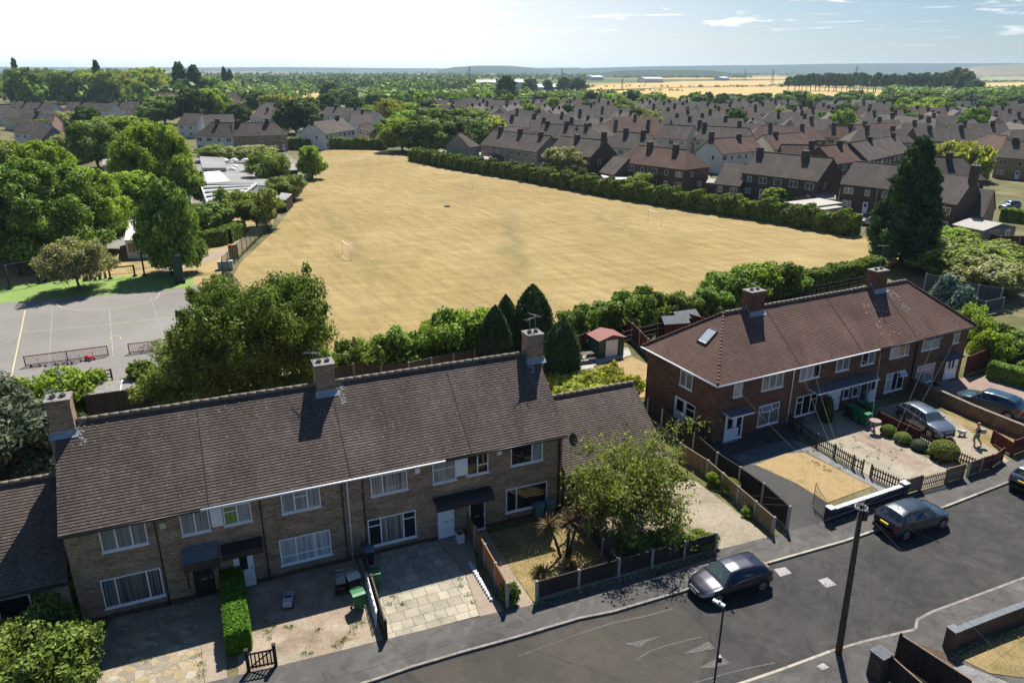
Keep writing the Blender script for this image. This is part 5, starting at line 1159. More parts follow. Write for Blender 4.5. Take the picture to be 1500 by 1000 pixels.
wall([(1330, 570), (1420, 612), (1540, 662)], 1.0, .22, 'brick_wall', 'ridge', 'long orange brown brick garden wall between the crossover and the teal car')
wall([(1390, 952), (1450, 928), (1560, 886)], .95, .24, 'brick_dark', 'slate_blue', 'dark brick wall with slate coping at the bottom right', piers=(0,), z=.1, ph=.12)
o = empty('gate_pillar', G(1284, 990, .1), .5); q = MB(); q.box(-.3, .3, -.3, .3, -.1, 1.25); q.build('pillar', M['brick_dark'], o); q = MB(); q.box(-.35, .35, -.35, .35, 1.25, 1.31)
for k in range(6): q.box(-.35 + k * .117, -.35 + k * .117 + .05, -.35, .35, 1.31, 1.33)
q.build('coping', M['slate_blue'], o); tag(o, 'square dark brick gate pillar with ribbed slate cap at the bottom edge', 'pillar')
def curved_gate(pts, h0, h1, label, curve):
    a, c = G(*pts[0]), G(*pts[1]); d = c - a; L = d.length; o = empty('wooden_gate', Vector((a.x, a.y, .1)), math.atan2(d.y, d.x)); q = MB(); n = int(L / .14)
    hh = lambda t: h0 + (h1 - h0) * (math.sin(t * math.pi / 2) if curve else t)
    for k in range(n): x = k * L / n; q.box(x, x + L / n * .96, -.02, .02, .05, hh((k + .5) / n))
    for z_ in (.25, .75): q.box(0, L, .0205, .06, z_, z_ + .1)
    q.build('gate_leaf', M['wood_dark'], o); q = MB()
    for k in range(n): q.beam((k * L / n, 0, hh(k / n) + .02), ((k + 1) * L / n, 0, hh((k + 1) / n) + .02), .07, .04)
    q.build('top_rail', M['wood_tan'], o); q = MB(); q.box(-.1, 0, -.05, .05, -.1, h0 + .1); q.build('post', M['wood_dark'], o)
    return tag(o, label, 'gate')
curved_gate([(1312, 972), (1412, 1040)], 1.45, 1.45, 'dark boarded fence gate with pale top rail at the bottom edge', False)
curved_gate([(1300, 1000), (1375, 1052)], 1.25, .9, 'dark boarded gate with curved top, nearest the brick pillar', True)
# back garden fences
fence([(330, 612), (420, 580), (520, 562), (600, 560), (725, 532)], 1.7, 'wood_grey', 'concrete', 'long grey panel fence behind the back gardens of the brown terrace', spacing=2.2)
fence([(843, 520), (862, 512)], 1.7, 'wood_red', 'concrete', 'dark red fence behind the barbecue and shed', spacing=2.0)
fence([(896, 482), (925, 500), (948, 524), (975, 545)], 1.75, 'wood_red', 'concrete', 'red brown panel fence with white posts right of the green shed', spacing=2.2)
fence([(912, 508), (985, 490)], 1.5, 'wood_grey', 'wood_grey', 'open lattice rail fence behind the red brick terrace corner', board=False, style='rail')
fence([(985, 478), (1035, 492)], 1.7, 'wood_red', 'concrete', 'dark red panel fence by the small red sheds')
fence([(1075, 462), (1285, 418)], 1.5, 'wood_dark', 'wood_dark', 'weathered rail fence along the back gardens of the red brick terrace', board=False, style='rail')
M['fence_blue'] = woodm('slate_blue_fence', (.075, .095, .115))
fence([(1352, 428), (1395, 438), (1428, 446), (1462, 452)], 2.2, 'fence_blue', 'concrete', 'slate blue panel fence with pale posts behind the olive bush', spacing=2.6)
fence([(1408, 452), (1440, 462), (1466, 456)], 1.5, 'fence_blue', 'concrete', 'lower blue panel fence with pale posts in front of the taller one', spacing=2.2)
fence([(1425, 352), (1462, 362), (1520, 362)], 1.6, 'wood_red', 'concrete', 'dark red panel fence in front of the grey garage', spacing=2.4)
fence([(1466, 380), (1520, 382)], 1.5, 'wood_grey', 'wood_grey', 'grey board fence below the dark red panels at the right edge', spacing=2.2)
fence([(1484, 392), (1520, 396)], 1.0, 'wood_orange', 'wood_orange', 'new orange board fence at the right picture edge', spacing=2.2, board=False)

# ------------------------------------------------------------------ weeds and tufts
def tufts(name, spots, n, spread, size, leaf, seed, z=.1):
    rs = np.random.RandomState(seed); P_ = []
    for (u, v, s_) in spots:
        c = G(u, v, z); q = rs.normal(0, spread * s_, (n, 3)); q[:, 2] = np.abs(q[:, 2]) * .35; P_.append(q + np.array([c.x, c.y, z]))
    P_ = np.concatenate(P_); N_ = rs.normal(0, 1, P_.shape); N_[:, 2] *= .2
    tag(link(name, np_mesh(name, leaf_quads(P_, N_, size, rs, 3.0, .4, droop=-1.5), 4, LF[leaf])), kind='stuff')
rt = random.Random(8)
tufts('weeds', [(390, 910, 1), (392, 925, 1), (394, 935, .9), (400, 915, .7), (418, 917, .7), (428, 917, .7), (466, 922, .8), (445, 955, .8), (455, 957, .6), (500, 940, 1), (492, 945, 1), (520, 918, 1), (528, 912, 1), (515, 925, .9), (505, 935, .8), (575, 873, .8), (570, 884, .8), (590, 884, .6), (672, 848, .9), (675, 858, .8), (686, 872, .9), (692, 882, .8), (216, 966, 1.2), (292, 958, 1), (294, 972, 1.1), (296, 985, 1), (1133, 782, 1), (1126, 788, .7)], 34, .11, .035, 'mid', 5)
tufts('weeds', [(1180 + rt.uniform(0, 140), 650 + rt.uniform(0, 40), .6) for _ in range(26)] + [(1230 + rt.uniform(0, 110), 632 + rt.uniform(0, 55), .8) for _ in range(18)], 18, .10, .032, 'mid', 6)
tufts('lawn_grass', [(760 + rt.uniform(-30, 120), 800 + rt.uniform(-25, 55), 2.2) for _ in range(60)], 60, .25, .025, 'olive', 7)
tufts('verge_grass', [(785 + (1046 - 785) * t / 30, 883 - (883 - 811) * t / 30, .8) for t in range(31)] + [(1215 + 105 * t / 10, 767 - 38 * t / 10, .6) for t in range(11)] + [(1395 + 90 * t / 14, 960 - 32 * t / 14, 1.5) for t in range(15)], 26, .12, .04, 'olive', 8)
# ------------------------------------------------------------------ cars
def carpaint(name, c, rough=.28, metal=.35):
    k = NM(name, rough, .5, metal); k.col(c); k.b.inputs['Coat Weight'].default_value = .8; k.b.inputs['Coat Roughness'].default_value = .04
    return k.m
M['tyre'] = plain('tyre_rubber', (.018, .018, .018), .85, var=.2)
M['alloy'] = plain('alloy', (.42, .43, .45), .35, .5, .7, var=.1)
M['car_glass'] = glassm('car_glass', (.012, .016, .02), .03)
M['screen_glass'] = glassm('windscreen_glass', (.05, .075, .08), .05)
M['tail_red'] = plain('tail_lamp', (.45, .015, .02), .2, .5, var=0)
M['head_lens'] = plain('headlamp', (.45, .48, .5), .15, .6, var=0)
M['plate_y'] = plain('yellow_plate', (.75, .50, .04), .5, var=0)
M['plate_w'] = plain('white_plate', (.7, .7, .66), .5, var=0)
M['trim'] = plain('black_trim', (.02, .02, .022), .5, var=.1)
def lerp_tab(tab, x):
    for i in range(len(tab) - 1):
        if x <= tab[i + 1][0]:
            t = (x - tab[i][0]) / (tab[i + 1][0] - tab[i][0] + 1e-9); t = max(0, min(1, t)); return tab[i][1] * (1 - t) + tab[i + 1][1] * t
    return tab[-1][1]
def smooth_tab(tab, x, w_=.07): return sum(lerp_tab(tab, x + d * w_) for d in (-1, -.5, 0, .5, 1)) / 5
def make_car(P, head, paint, L=4.3, W=1.82, H=1.48, kind='hatch', label=None, plate=None, plate_txt=None, group=None):
    """body surface sampled on a fine grid; x forward (front at +L/2), z up; roof, screens and side glass are separate parts"""
    hl = L / 2; suv = kind == 'suv'
    z_hood = .98 if suv else .88; z_nose = .80 if suv else .68; z_belt = H * .66; z_tail = z_belt + .04
    # centreline height, beltline, plan half-width, greenhouse half-width
    if kind == 'hatch': cl = [(-hl, .55), (-hl + .06, .95), (-hl + .18, 1.02), (-hl + .62, H - .10), (-hl + 1.2, H - .01), (-.15, H), (.45, H - .06), (hl - 1.18, z_hood + .06), (hl - .6, z_hood - .06), (hl - .15, z_nose), (hl, .48)]
    else: cl = [(-hl, .6), (-hl + .06, 1.04), (-hl + .18, 1.10), (-hl + .58, H - .12), (-hl + 1.1, H - .02), (-.2, H), (.45, H - .06), (hl - 1.25, z_hood + .08), (hl - .55, z_hood - .04), (hl - .12, z_nose), (hl, .55)]
    belt = [(-hl, z_tail - .05), (-hl + .5, z_belt + .07), (0, z_belt - .01), (hl - 1.2, z_hood - .06), (hl - .3, z_nose + .02), (hl, z_nose - .2)]
    plan = [(-hl, W / 2 - .30), (-hl + .12, W / 2 - .10), (-hl + .5, W / 2), (hl - .9, W / 2), (hl - .35, W / 2 - .10), (hl - .08, W / 2 - .30), (hl, W / 2 - .45)]
    NX, NT = 110, 46; grid = []
    rw = .335 if not suv else .365; xw = (hl - .86, -hl + .78)
    for i in range(NX + 1):
        x = -hl + L * i / NX; zc_ = smooth_tab(cl, x); zb = min(smooth_tab(belt, x), zc_ - .03); w_ = smooth_tab(plan, x)
        gw = w_ - (.02 + .30 * max(0, min(1, (zc_ - zb) / .5)))
        gw = max(gw, .3); z0 = .21 + (.08 if abs(x) > hl - .3 else 0)
        ctl = [(w_ * .90, z0), (w_ * .985, z0 + .10), (w_ * 1.0, .45), (w_ * 1.0, zb - .16), (w_ * .975, zb - .01), (w_ * .955, zb + .02), (gw + .05, zc_ - .13 if zc_ - zb > .25 else zb + (zc_ - zb) * .5), (gw - .03, zc_ - .045), (gw - .22, zc_ - .012), (0, zc_ + .015)]
        # arc-length-ish sampling of the control polygon, lightly smoothed
        seg = [0]
        for a, c in zip(ctl, ctl[1:]): seg.append(seg[-1] + 1)
        row = []
        for j in range(NT + 1):
            t = j / NT * (len(ctl) - 1); acc = [0, 0]
            for dd in (-.22, 0, .22):
                q = min(max(t + dd, 0), len(ctl) - 1 - 1e-6); k = int(q); f = q - k
                acc[0] += (ctl[k][0] * (1 - f) + ctl[k + 1][0] * f) / 3; acc[1] += (ctl[k][1] * (1 - f) + ctl[k + 1][1] * f) / 3
            if j == NT: acc[0] = 0
            row.append((x, acc[0], acc[1], t))
        grid.append(row)
    grid_rows = grid
    zbf = lambda x: min(smooth_tab(belt, x), smooth_tab(cl, x) - .03)
    parts = {k: MB() for k in ('body', 'roof', 'side_window', 'windscreen', 'rear_window', 'tail_light', 'headlight', 'side_window_', 'tail_light_', 'headlight_')}
    idx = {k: {} for k in parts}
    def vert(pn, i, j, s_):
        key = (i, j, s_ if grid[i][j][1] > 1e-6 else 1)
        if key not in idx[pn]:
            g_ = grid[i][j]; idx[pn][key] = len(parts[pn].v); parts[pn].v.append((g_[0], g_[1] * s_, g_[2]))
        return idx[pn][key]
    xr0 = [p for p in cl][3][0]; xA = cl[6][0]; xB = cl[7][0]
    for s_ in (1, -1):
        for i in range(NX):
            for j in range(NT):
                c = [grid[i][j], grid[i + 1][j], grid[i + 1][j + 1], grid[i][j + 1]]; x = sum(q[0] for q in c) / 4; z = sum(q[2] for q in c) / 4; t = c[0][3]; y = sum(q[1] for q in c) / 4
                if any((x - a) ** 2 + (z - rw) ** 2 < (rw + .055) ** 2 for a in xw) and y > W * .32: continue
                zb = zbf(x); zt = smooth_tab(cl, x); pn = 'body'; tall = zt - zb
                if t >= 5.1 and t < 6.75 and tall > .22 and xr0 - .05 < x < xB - .06:
                    pn = 'side_window' if (abs(x - .05) > .045 and abs(x + .95) > .04) and t < 6.55 and z < zt - .10 else 'body'
                elif t >= 6.9 and xA + .02 < x < xB - .02 and t >= 6.9: pn = 'windscreen'
                elif t >= 6.9 and cl[2][0] + .08 < x < xr0 - .02: pn = 'rear_window'
                elif t >= 7.3 and xr0 <= x <= xA: pn = 'roof'
                elif x < -hl + .30 and 2.7 < t < 5.0 and zb - .19 < z and z < zb + .03 and y > W / 2 - .42: pn = 'tail_light'
                elif x > hl - .62 and 3.1 < t < 4.6 and y > W / 2 - .52 and z > zb - .13 and z < zb + .01: pn = 'headlight'
                if s_ < 0 and pn + '_' in parts: pn += '_'
                f = [vert(pn, i, j, s_), vert(pn, i + 1, j, s_), vert(pn, i + 1, j + 1, s_), vert(pn, i, j + 1, s_)]
                f = [q for n_, q in enumerate(f) if q not in f[:n_]]
                if len(f) < 3: continue
                parts[pn].f.append(tuple(f if s_ == -1 else f[::-1])); parts[pn].m.append(0); parts[pn].sm.append(True)
    o = empty('parked_car', Vector((P.x, P.y, P.z)), head); mp = {'body': paint, 'roof': paint, 'side_window': M['car_glass'], 'windscreen': M['screen_glass'], 'rear_window': M['car_glass'], 'tail_light': M['tail_red'], 'headlight': M['head_lens']}
    ob = {}
    for k, mb in parts.items():
        k0 = k.rstrip('_'); ob[k] = mb.build(k0, mp[k0], o) if mb.f else None
    u_ = MB(); u_.box(-hl + .25, hl - .30, -W / 2 + .16, W / 2 - .16, .17, .55); 
    for a in xw: u_.box(a - rw - .07, a + rw + .07, -W / 2 + .30, W / 2 - .30, .2, .60)
    u_.build('underbody', M['trim'], o)
    t_ = MB()
    for s_ in (1, -1):
        for a in xw:
            t_.tube([(a + (rw + .055) * math.cos(q), s_ * (W / 2 + .004), rw + (rw + .055) * math.sin(q)) for q in [k * math.pi / 14 for k in range(15)]], .022, 5)
        t_.box(xw[1] + rw + .08, xw[0] - rw - .08, s_ * W / 2 - .03, s_ * W / 2 + .012, .2, .3)
        t_.tube([(xr0 + .1, s_ * (W / 2 * .965), zbf(xr0 + .1) + .01), (0, s_ * W / 2 * .97, zbf(0) + .01), (xB - .15, s_ * W / 2 * .965, zbf(xB - .15) + .01)], .012, 5)
    t_.build('trim', M['trim'], o)
    t_ = MB()
    for xs_ in (xB - .62, -.10, -1.02):
        i_ = int((xs_ + hl) / L * NX)
        for s_ in (1, -1): t_.tube([(grid[i_][j][0] + .0, s_ * (grid[i_][j][1] + .002), grid[i_][j][2]) for j in range(7, 24, 2)], .007, 4)
    for xs_ in (hl - .16, xB + .03):
        i_ = min(NX, int((xs_ + hl) / L * NX)); t_.tube([(grid[i_][j][0], grid[i_][j][1], grid[i_][j][2] + .004) for j in range(26, NT + 1, 3)] + [(grid[i_][j][0], -grid[i_][j][1], grid[i_][j][2] + .004) for j in range(NT - 3, 25, -3)], .007, 4)
    for s_ in (1, -1): t_.tube([(grid[i_][27][0], s_ * grid[i_][27][1], grid[i_][27][2] + .004) for i_ in range(int((xB + hl) / L * NX), NX - 6, 4)], .007, 4)
    t_.build('panel_gap', M['trim'], o)
    for a in xw:
        for s_ in (1, -1):
            w_ = empty('wheel', (a, s_ * (W / 2 - .12), rw), 0, o); ty = MB(); Mx = Matrix.Rotation(R(90), 4, 'X')
            ty.lathe([(rw * .6, -.11), (rw * .93, -.11), (rw, -.07), (rw, .07), (rw * .93, .11), (rw * .6, .11)], 28); ty.v = [tuple(Mx @ Vector(v)) for v in ty.v]; ty.build('tyre', M['tyre'], w_)
            rm = MB(); yy = s_ * .095
            rm.tube([(rw * .62 * math.cos(k * math.pi / 12), yy, rw * .62 * math.sin(k * math.pi / 12)) for k in range(25)], .022, 5)
            for k in range(5):
                q = k * 2 * math.pi / 5 + .3
                for dq in (-.12, .12): rm.beam((math.cos(q) * .05, yy, math.sin(q) * .05), (math.cos(q + dq) * rw * .62, yy - s_ * .01, math.sin(q + dq) * rw * .62), .04, .035, 0, Vector((0, 1, 0)))
            rm.tube([(0, yy - s_ * .05, 0), (0, yy + s_ * .01, 0)], .055, 10); rm.build('rim', M['alloy'], w_)
            dk = MB(); dk.tube([(0, -s_ * .06, 0), (0, s_ * .05, 0)], rw * .61, 20); dk.build('brake_disc', M['trim'], w_)
    zn = z_nose
    for s_ in (1, -1):
        q = MB(); q.lathe([(0, -.07), (.06, -.05), (.085, 0), (.06, .05), (0, .07)], 10, 0, (xB - .42, s_ * (W / 2 + .1), zbf(xB - .4) + .08), .8, 1.2); q.beam((xB - .42, s_ * (W / 2 - .05), zbf(xB - .4) + .03), (xB - .42, s_ * (W / 2 + .06), zbf(xB - .4) + .06), .05, .03); q.build('wing_mirror', paint, o)
        q = MB()
        for xx in (.0 - .18, -1.12): q.box(xx - .1, xx + .06, s_ * (W / 2 + .012) - .012, s_ * (W / 2 + .012) + .012, zbf(xx) - .13, zbf(xx) - .10)
        q.build('door_handle', paint, o)
    q = MB(); q.box(hl - .06, hl + .015, -.42, .42, .34, .50); q.box(hl - .14, hl - .01, -.36, .36, zn - .2, zn - .10); q.build('grille', M['trim'], o)
    q = MB(); q.box(hl + .01, hl + .03, -.26, .26, .38, .49); q.build('number_plate', M['plate_w'], o)
    q = MB(); zp = .78 if suv else .72; q.box(-hl - .035, -hl + .03, -.26, .26, zp, zp + .12); pl = q.build('number_plate', M['plate_y'], o)
    if plate_txt:
        for k, ch in enumerate(plate_txt): pass
    q = MB(); q.box(-hl - .02, -hl + .12, -W / 2 + .22, W / 2 - .22, .3, .52); q.build('rear_bumper', M['trim'], o)
    q = MB(); q.tube([(-hl + .95, 0, H - .02), (-hl + .8, 0, H + .07)], .02, 6); q.build('roof_aerial', M['trim'], o)
    if plate_txt:
        cu = bpy.data.curves.new('lettering', 'FONT'); cu.body = plate_txt; cu.size = .105; cu.align_x = 'CENTER'; cu.extrude = .002
        t = bpy.data.objects.new('lettering', cu); C.objects.link(t); t.parent = pl; t.location = (-hl - .038, 0, zp + .022); t.rotation_euler = (R(90), 0, R(-90)); cu.materials.append(M['trim'])
    return tag(o, label, 'car', group)
def park(fu, fv, ru, rv, paint, L=4.3, W=1.82, H=1.48, kind='hatch', label=None, z=0.0, side=1, plate_txt=None):
    """front and rear wheel contact points (photo pixels) on the side nearest the camera"""
    f = G(fu, fv, z); r_ = G(ru, rv, z); d = (f - r_).normalized(); n = Vector((-d.y, d.x, 0))
    if n.y < 0: n = -n
    hl = L / 2; c = (f + r_) / 2 + n * (W / 2 - .1) - d * (((hl - .86) + (-hl + .78)) / 2)
    c.z = z; return make_car(c, math.atan2(d.y, d.x), paint, L, W, H, kind, label, plate_txt=plate_txt)
park(1049, 884, 1116, 864, carpaint('midnight_violet_paint', (.016, .016, .030)), 4.3, 1.82, 1.48, 'hatch', 'dark violet hatchback parked half on the kerb in front of the dark fence')
park(1378, 774, 1324, 791, carpaint('slate_blue_paint', (.03, .04, .047)), 4.5, 1.86, 1.62, 'suv', 'slate blue sport utility parked at the kerb beside the dark blue wall')
park(1362, 642, 1318, 616, carpaint('silver_blue_paint', (.10, .125, .16)), 4.35, 1.83, 1.58, 'suv', 'silver blue crossover parked nose to the street on the driveway', z=.09)
park(1413, 596, 1473, 615, carpaint('teal_paint', (.02, .055, .075)), 4.65, 1.9, 1.66, 'suv', 'teal blue estate car parked on the reddish driveway at right', z=.09)
d_ = (G(1600, 655) - G(1500, 700)).normalized(); p_ = G(1497, 722); 
make_car(Vector((p_.x, p_.y, 0)) + d_ * 1.9, math.atan2(d_.y, d_.x), carpaint('dark_silver_paint', (.10, .11, .14)), 4.5, 1.85, 1.6, 'suv', 'dark silver car cut off by the right picture edge at the kerb')
make_car(G(1478, 306), R(200), carpaint('far_blue_paint', (.04, .06, .13)), 4.4, 1.8, 1.6, 'suv', 'dark blue car parked far off by the short clipped hedge')
make_car(G(1276, 330), R(150), carpaint('far_white_paint', (.4, .42, .44)), 4.4, 1.8, 1.5, 'hatch', 'pale car half hidden left of the tall conifer')

# ------------------------------------------------------------------ poles, wires, lamp
pb = Vector((14.68, 26.12, .1)); ptop = at_dist(1262.5, 738, 26.05)
o = empty('telegraph_pole', pb); t = MB(); tp = ptop - pb
t.tube([(0, 0, -.3), tp * .5, tp], [.15, .125, .10], 12); t.build('pole', M['bark'], o)
t = MB()
for k in range(9): z_ = 2.6 + k * .55; s_ = 1 if k % 2 else -1; p = tp * (z_ / tp.z); t.tube([p, p + Vector((.26 * s_, 0, .02))], .012, 5)
t.build('climbing_step', M['dark_pipe'], o)
t = MB(); t.lathe([(.16, -.28), (.2, -.26), (.2, -.16), (.12, -.14)], 12, 0, tp); t.box(tp.x + .12, tp.x + .3, tp.y - .1, tp.y + .1, tp.z - .75, tp.z - .3); t.build('terminal_box', M['black_paint'], o)
t = MB()
for k in range(14):
    a = k * math.pi / 7; p = tp + Vector((math.cos(a) * .24, math.sin(a) * .24, -.18)); t.tube([tp + Vector((0, 0, -.2)), p, p + Vector((0, 0, .07))], .014, 5); t.lathe([(.02, 0), (.035, .03), (.02, .06)], 8, 0, p)
t.build('insulator', M['upvc'], o); tag(o, 'leaning brown wooden pole with a fan of wires at its top', 'telegraph pole')
M['wire'] = plain('cable', (.05, .05, .05), .6, var=0)
M['wire_lt'] = plain('pale_cable', (.17, .165, .16), .6, var=0)
def wire(a, c, sag, label=None, r=.011, mat='wire', n=16):
    t = MB(); a = Vector(a); c = Vector(c); pts = [a.lerp(c, i / n) - Vector((0, 0, 4 * sag * (i / n) * (1 - i / n))) for i in range(n + 1)]
    t.tube(pts, r, 4, 0, False); o = t.build('overhead_wire', M[mat]); return tag(o, label, 'wire', 'overhead wires fanning out from the leaning wooden pole')
top_ = pb + tp + Vector((0, 0, -.15))
wl = 'thin overhead wire running from the leaning wooden pole to a house or beyond'
ends = [F2.wor(1.3, -.1, 4.5), F2.wor(7.6, -.1, 4.5), F2.wor(8.8, -.1, 4.5), F2.wor(16.1, -.1, 4.5), F2.wor(22.6, -.1, 4.5), F2.wor(25.5, -.1, 4.4)]
for i, e in enumerate(ends): wire(top_, e, .35, wl, .0042, 'wire_lt')
for e in (F1.wor(14.9, -.1, 4.9), F1.wor(21.0, -.1, 4.9)): wire(top_, e, .35, wl, .006, 'wire')
for e in (Vector((46, 52, 7)), Vector((50, 47, 7.4)), Vector((52, 30, 6)), Vector((34, 12, 6)), Vector((-2, 4, 6)), Vector((20, 2, 6)), Vector((-25, 10, 7))): wire(top_, e, .7, wl, .006)
lb = Vector((8.33, 23.45, .1)); o = empty('street_lamp', lb); t = MB(); lt = 4.75
t.tube([(0, 0, 0), (0, 0, 1.0)], .07, 10); t.tube([(0, 0, 1.0), (0, 0, lt)], [.045, .038], 10); t.build('pole', M['dark_pipe'], o)
t = MB(); t.beam((.03, 0, lt + .02), (-.36, .30, lt + .08), .16, .09); t.tube([(-.14, .12, lt + .1), (-.14, .12, lt + .17)], .045, 8); t.build('lamp_head', M['lead'], o)
t = MB(); t.box(.0, .16, -.09, .09, 2.05, 2.3); t.build('sign_box', M['black_paint'], o); tag(o, 'slim dark street lamp with a pale flat head at the bottom of the picture', 'street lamp')

# ------------------------------------------------------------------ bins and small things in the gardens
M['bin_green'] = plain('green_bin', (.012, .13, .045), .45, .4, var=.15); M['bin_black'] = plain('black_bin', (.02, .022, .024), .5, .4, var=.2); M['bin_teal'] = plain('teal_bin', (.07, .17, .19), .5, .4, var=.15); M['lid_white'] = plain('pale_lid', (.45, .44, .4), .6, var=.2)
M['lid_blue'] = plain('grey_blue_lid', (.13, .17, .22), .5, var=.2)
def bin_(P, rz, body, lid, label, z=.1, sc_=1.0):
    o = empty('wheelie_bin', Vector((P.x, P.y, z)), rz); o.scale = (sc_,) * 3; b = MB(); a0, a1, h = .22, .29, .92
    lo = [(-a0, -a0 * .9, .06), (a0, -a0 * .9, .06), (a0, a0 * .9, .06), (-a0, a0 * .9, .06)]; hi = [(-a1, -a1 * 1.05, h), (a1, -a1 * 1.05, h), (a1, a1 * 1.2, h), (-a1, a1 * 1.2, h)]
    for i in range(4): j = (i + 1) % 4; b.face([lo[i], lo[j], hi[j], hi[i]])
    b.face(lo[::-1]); b.box(-a1 - .02, a1 + .02, -a1 * 1.05 - .02, a1 * 1.2 + .02, h - .07, h - .01); b.build('bin_body', M[body], o)
    l = MB(); l.prism([(-a1 - .02, h), (-a1 - .0, h + .05), (-a1 * .4, h + .085), (a1 * .6, h + .07), (a1 + .03, h)], -a1 - .02, a1 + .03, 0, Matrix(((0, 0, 1, 0), (1, 0, 0, 0), (0, 1, 0, 0), (0, 0, 0, 1)))); l.tube([(-.24, a1 * 1.2 + .07, h + .0), (.24, a1 * 1.2 + .07, h + .0)], .02, 6); l.build('lid', M[lid], o)
    for s_ in (-1, 1): q = MB(); q.tube([(s_ * .24, a0 + .06, .1), (s_ * .29, a0 + .06, .1)], .1, 14); q.build('wheel', M['tyre'], o)
    return tag(o, label, 'bin')
bin_(G(526, 893), .5, 'bin_green', 'bin_green', 'green wheelie bin on the earth drive, left of the trellis fence')
bin_(G(549, 862), .3, 'bin_green', 'bin_green', 'green wheelie bin on the paved drive, right of the weathered fence')
bin_(G(519, 868), .5, 'bin_black', 'lid_white', 'dark wheelie bin with a pale cluttered lid behind the green bin')
bin_(G(541, 828), .3, 'bin_black', 'lid_blue', 'dark wheelie bin with blue grey lid against the brown terrace wall')
bin_(G(788, 760), .4, 'bin_teal', 'bin_teal', 'left one of two teal bins below the big dark window')
bin_(G(804, 755), .4, 'bin_teal', 'lid_blue', 'right one of two teal bins below the big dark window, with a greyer lid')
for u, v, b_, l_, lab in ((1244, 612, 'bin_black', 'bin_green', 'leftmost dark bin of the cluster by the red terrace door'), (1255, 618, 'bin_green', 'bin_green', 'green bin second from left in the cluster by the red terrace door'), (1266, 624, 'bin_green', 'bin_green', 'frontmost green bin of the cluster by the red terrace door'), (1260, 606, 'bin_black', 'bin_green', 'dark bin with green lid at the back of the cluster'), (1274, 612, 'bin_green', 'bin_green', 'rightmost green bin of the cluster near the red fence')):
    bin_(G(u, v), F2.yaw + .05, b_, l_, lab)
# bird bath / stone urn on post by red fence
q = MB(); p = G(1279, 634); q.lathe([(.0, 0), (.16, 0), (.12, .1), (.06, .2), (.06, .62), (.3, .78), (.42, .9), (.36, .92), (0, .86)], 16); o = q.build('bird_bath', plain('pinkish_stone', (.30, .22, .19), .9, var=.25)); o.location = (p.x, p.y, .1); tag(o, 'pinkish stone bird bath at the corner of the red fence', 'bird bath')
# toy ride-on car and mobility scooter
o = empty('toy_car', G(423, 884, .1), R(100)); q = MB(); q.box(-.45, .42, -.22, .22, .16, .34); q.prism([(-.45, .34), (-.40, .44), (-.12, .46), (-.06, .34)], -.2, .2, 0, Matrix(((1, 0, 0, 0), (0, 0, -1, 0), (0, 1, 0, 0), (0, 0, 0, 1)))); q.prism([(.15, .34), (.2, .42), (.42, .40), (.44, .34)], -.2, .2, 0, Matrix(((1, 0, 0, 0), (0, 0, -1, 0), (0, 1, 0, 0), (0, 0, 0, 1)))); q.build('body', plain('toy_plastic', (.36, .38, .41), .4, var=.1), o)
q = MB(); q.box(-.1, .14, -.15, .15, .342, .40); q.build('seat', M['trim'], o); q = MB(); q.tube([(.16, -.16, .4), (.1, -.15, .56), (.1, .15, .56), (.16, .16, .4)], .015, 6); q.build('windscreen_frame', M['trim'], o)
for xx in (-.3, .3):
    for s_ in (-1, 1): q = MB(); q.tube([(xx, s_ * .18, .12), (xx, s_ * .26, .12)], .12, 14); q.build('wheel', M['tyre'], o)
tag(o, 'small white and grey toy ride-on car on the earth drive', 'toy car')
o = empty('mobility_scooter', G(500, 862, .1), R(105)); q = MB(); q.box(-.55, .5, -.25, .25, .16, .30); q.prism([(-.5, .30), (-.5, .52), (-.15, .56), (-.1, .30)], -.22, .22, 0, Matrix(((1, 0, 0, 0), (0, 0, -1, 0), (0, 1, 0, 0), (0, 0, 0, 1)))); q.build('body', M['trim'], o)
q = MB(); q.box(-.42, -.02, -.24, .24, .60, .70); q.box(-.50, -.40, -.24, .24, .66, 1.1); q.box(-.3, -.2, -.05, .05, .5, .6); q.build('seat', M['lid_blue'], o)
q = MB(); q.tube([(.45, 0, .28), (.34, 0, .85), (.28, 0, .92)], .03, 8); q.tube([(.3, -.24, .94), (.28, 0, .92), (.3, .24, .94)], .018, 6); q.box(.40, .58, -.16, .16, .3, .5); q.build('handlebar', M['lid_white'], o)
for xx in (-.38, .42):
    for s_ in (-1, 1): q = MB(); q.tube([(xx, s_ * .22, .13), (xx, s_ * .30, .13)], .13, 14); q.build('wheel', M['tyre'], o)
tag(o, 'grey blue mobility scooter parked near the terrace wall', 'mobility scooter')
q = MB(); p = G(270, 876); q.box(-.22, .22, -.15, .15, 0, .62); q.box(-.24, .24, -.17, .17, .62, .66, 1); o = q.build('meter_box', [M['lead'], M['lid_blue']]); o.location = (p.x, p.y, .1); o.rotation_euler = (0, 0, F1.yaw); tag(o, 'small grey storage box beside the dark front door', 'box')
q = MB(); p = G(674, 795); q.box(-.2, .2, -.2, .2, 0, .55); q.box(-.16, .16, -.16, .16, .552, .56, 1); o = q.build('planter', [M['white_paint'], M['bark']]); o.location = (p.x, p.y, .1); o.rotation_euler = (0, 0, F1.yaw); tag(o, 'square white planter between the two right hand front doors', 'planter')
q = MB(); a_, c_ = G(694, 826, .1), G(728, 882, .1); n = 14
for k in range(n): p = a_.lerp(c_, k / n) + Vector((-.18, 0, 0)); q.box(p.x - .1, p.x + .1, p.y - .1, p.y + .09, .08, .2)
tag(q.build('stone_edging', M['cap_white']), 'row of whitish edging stones along the orange fence', 'edging')
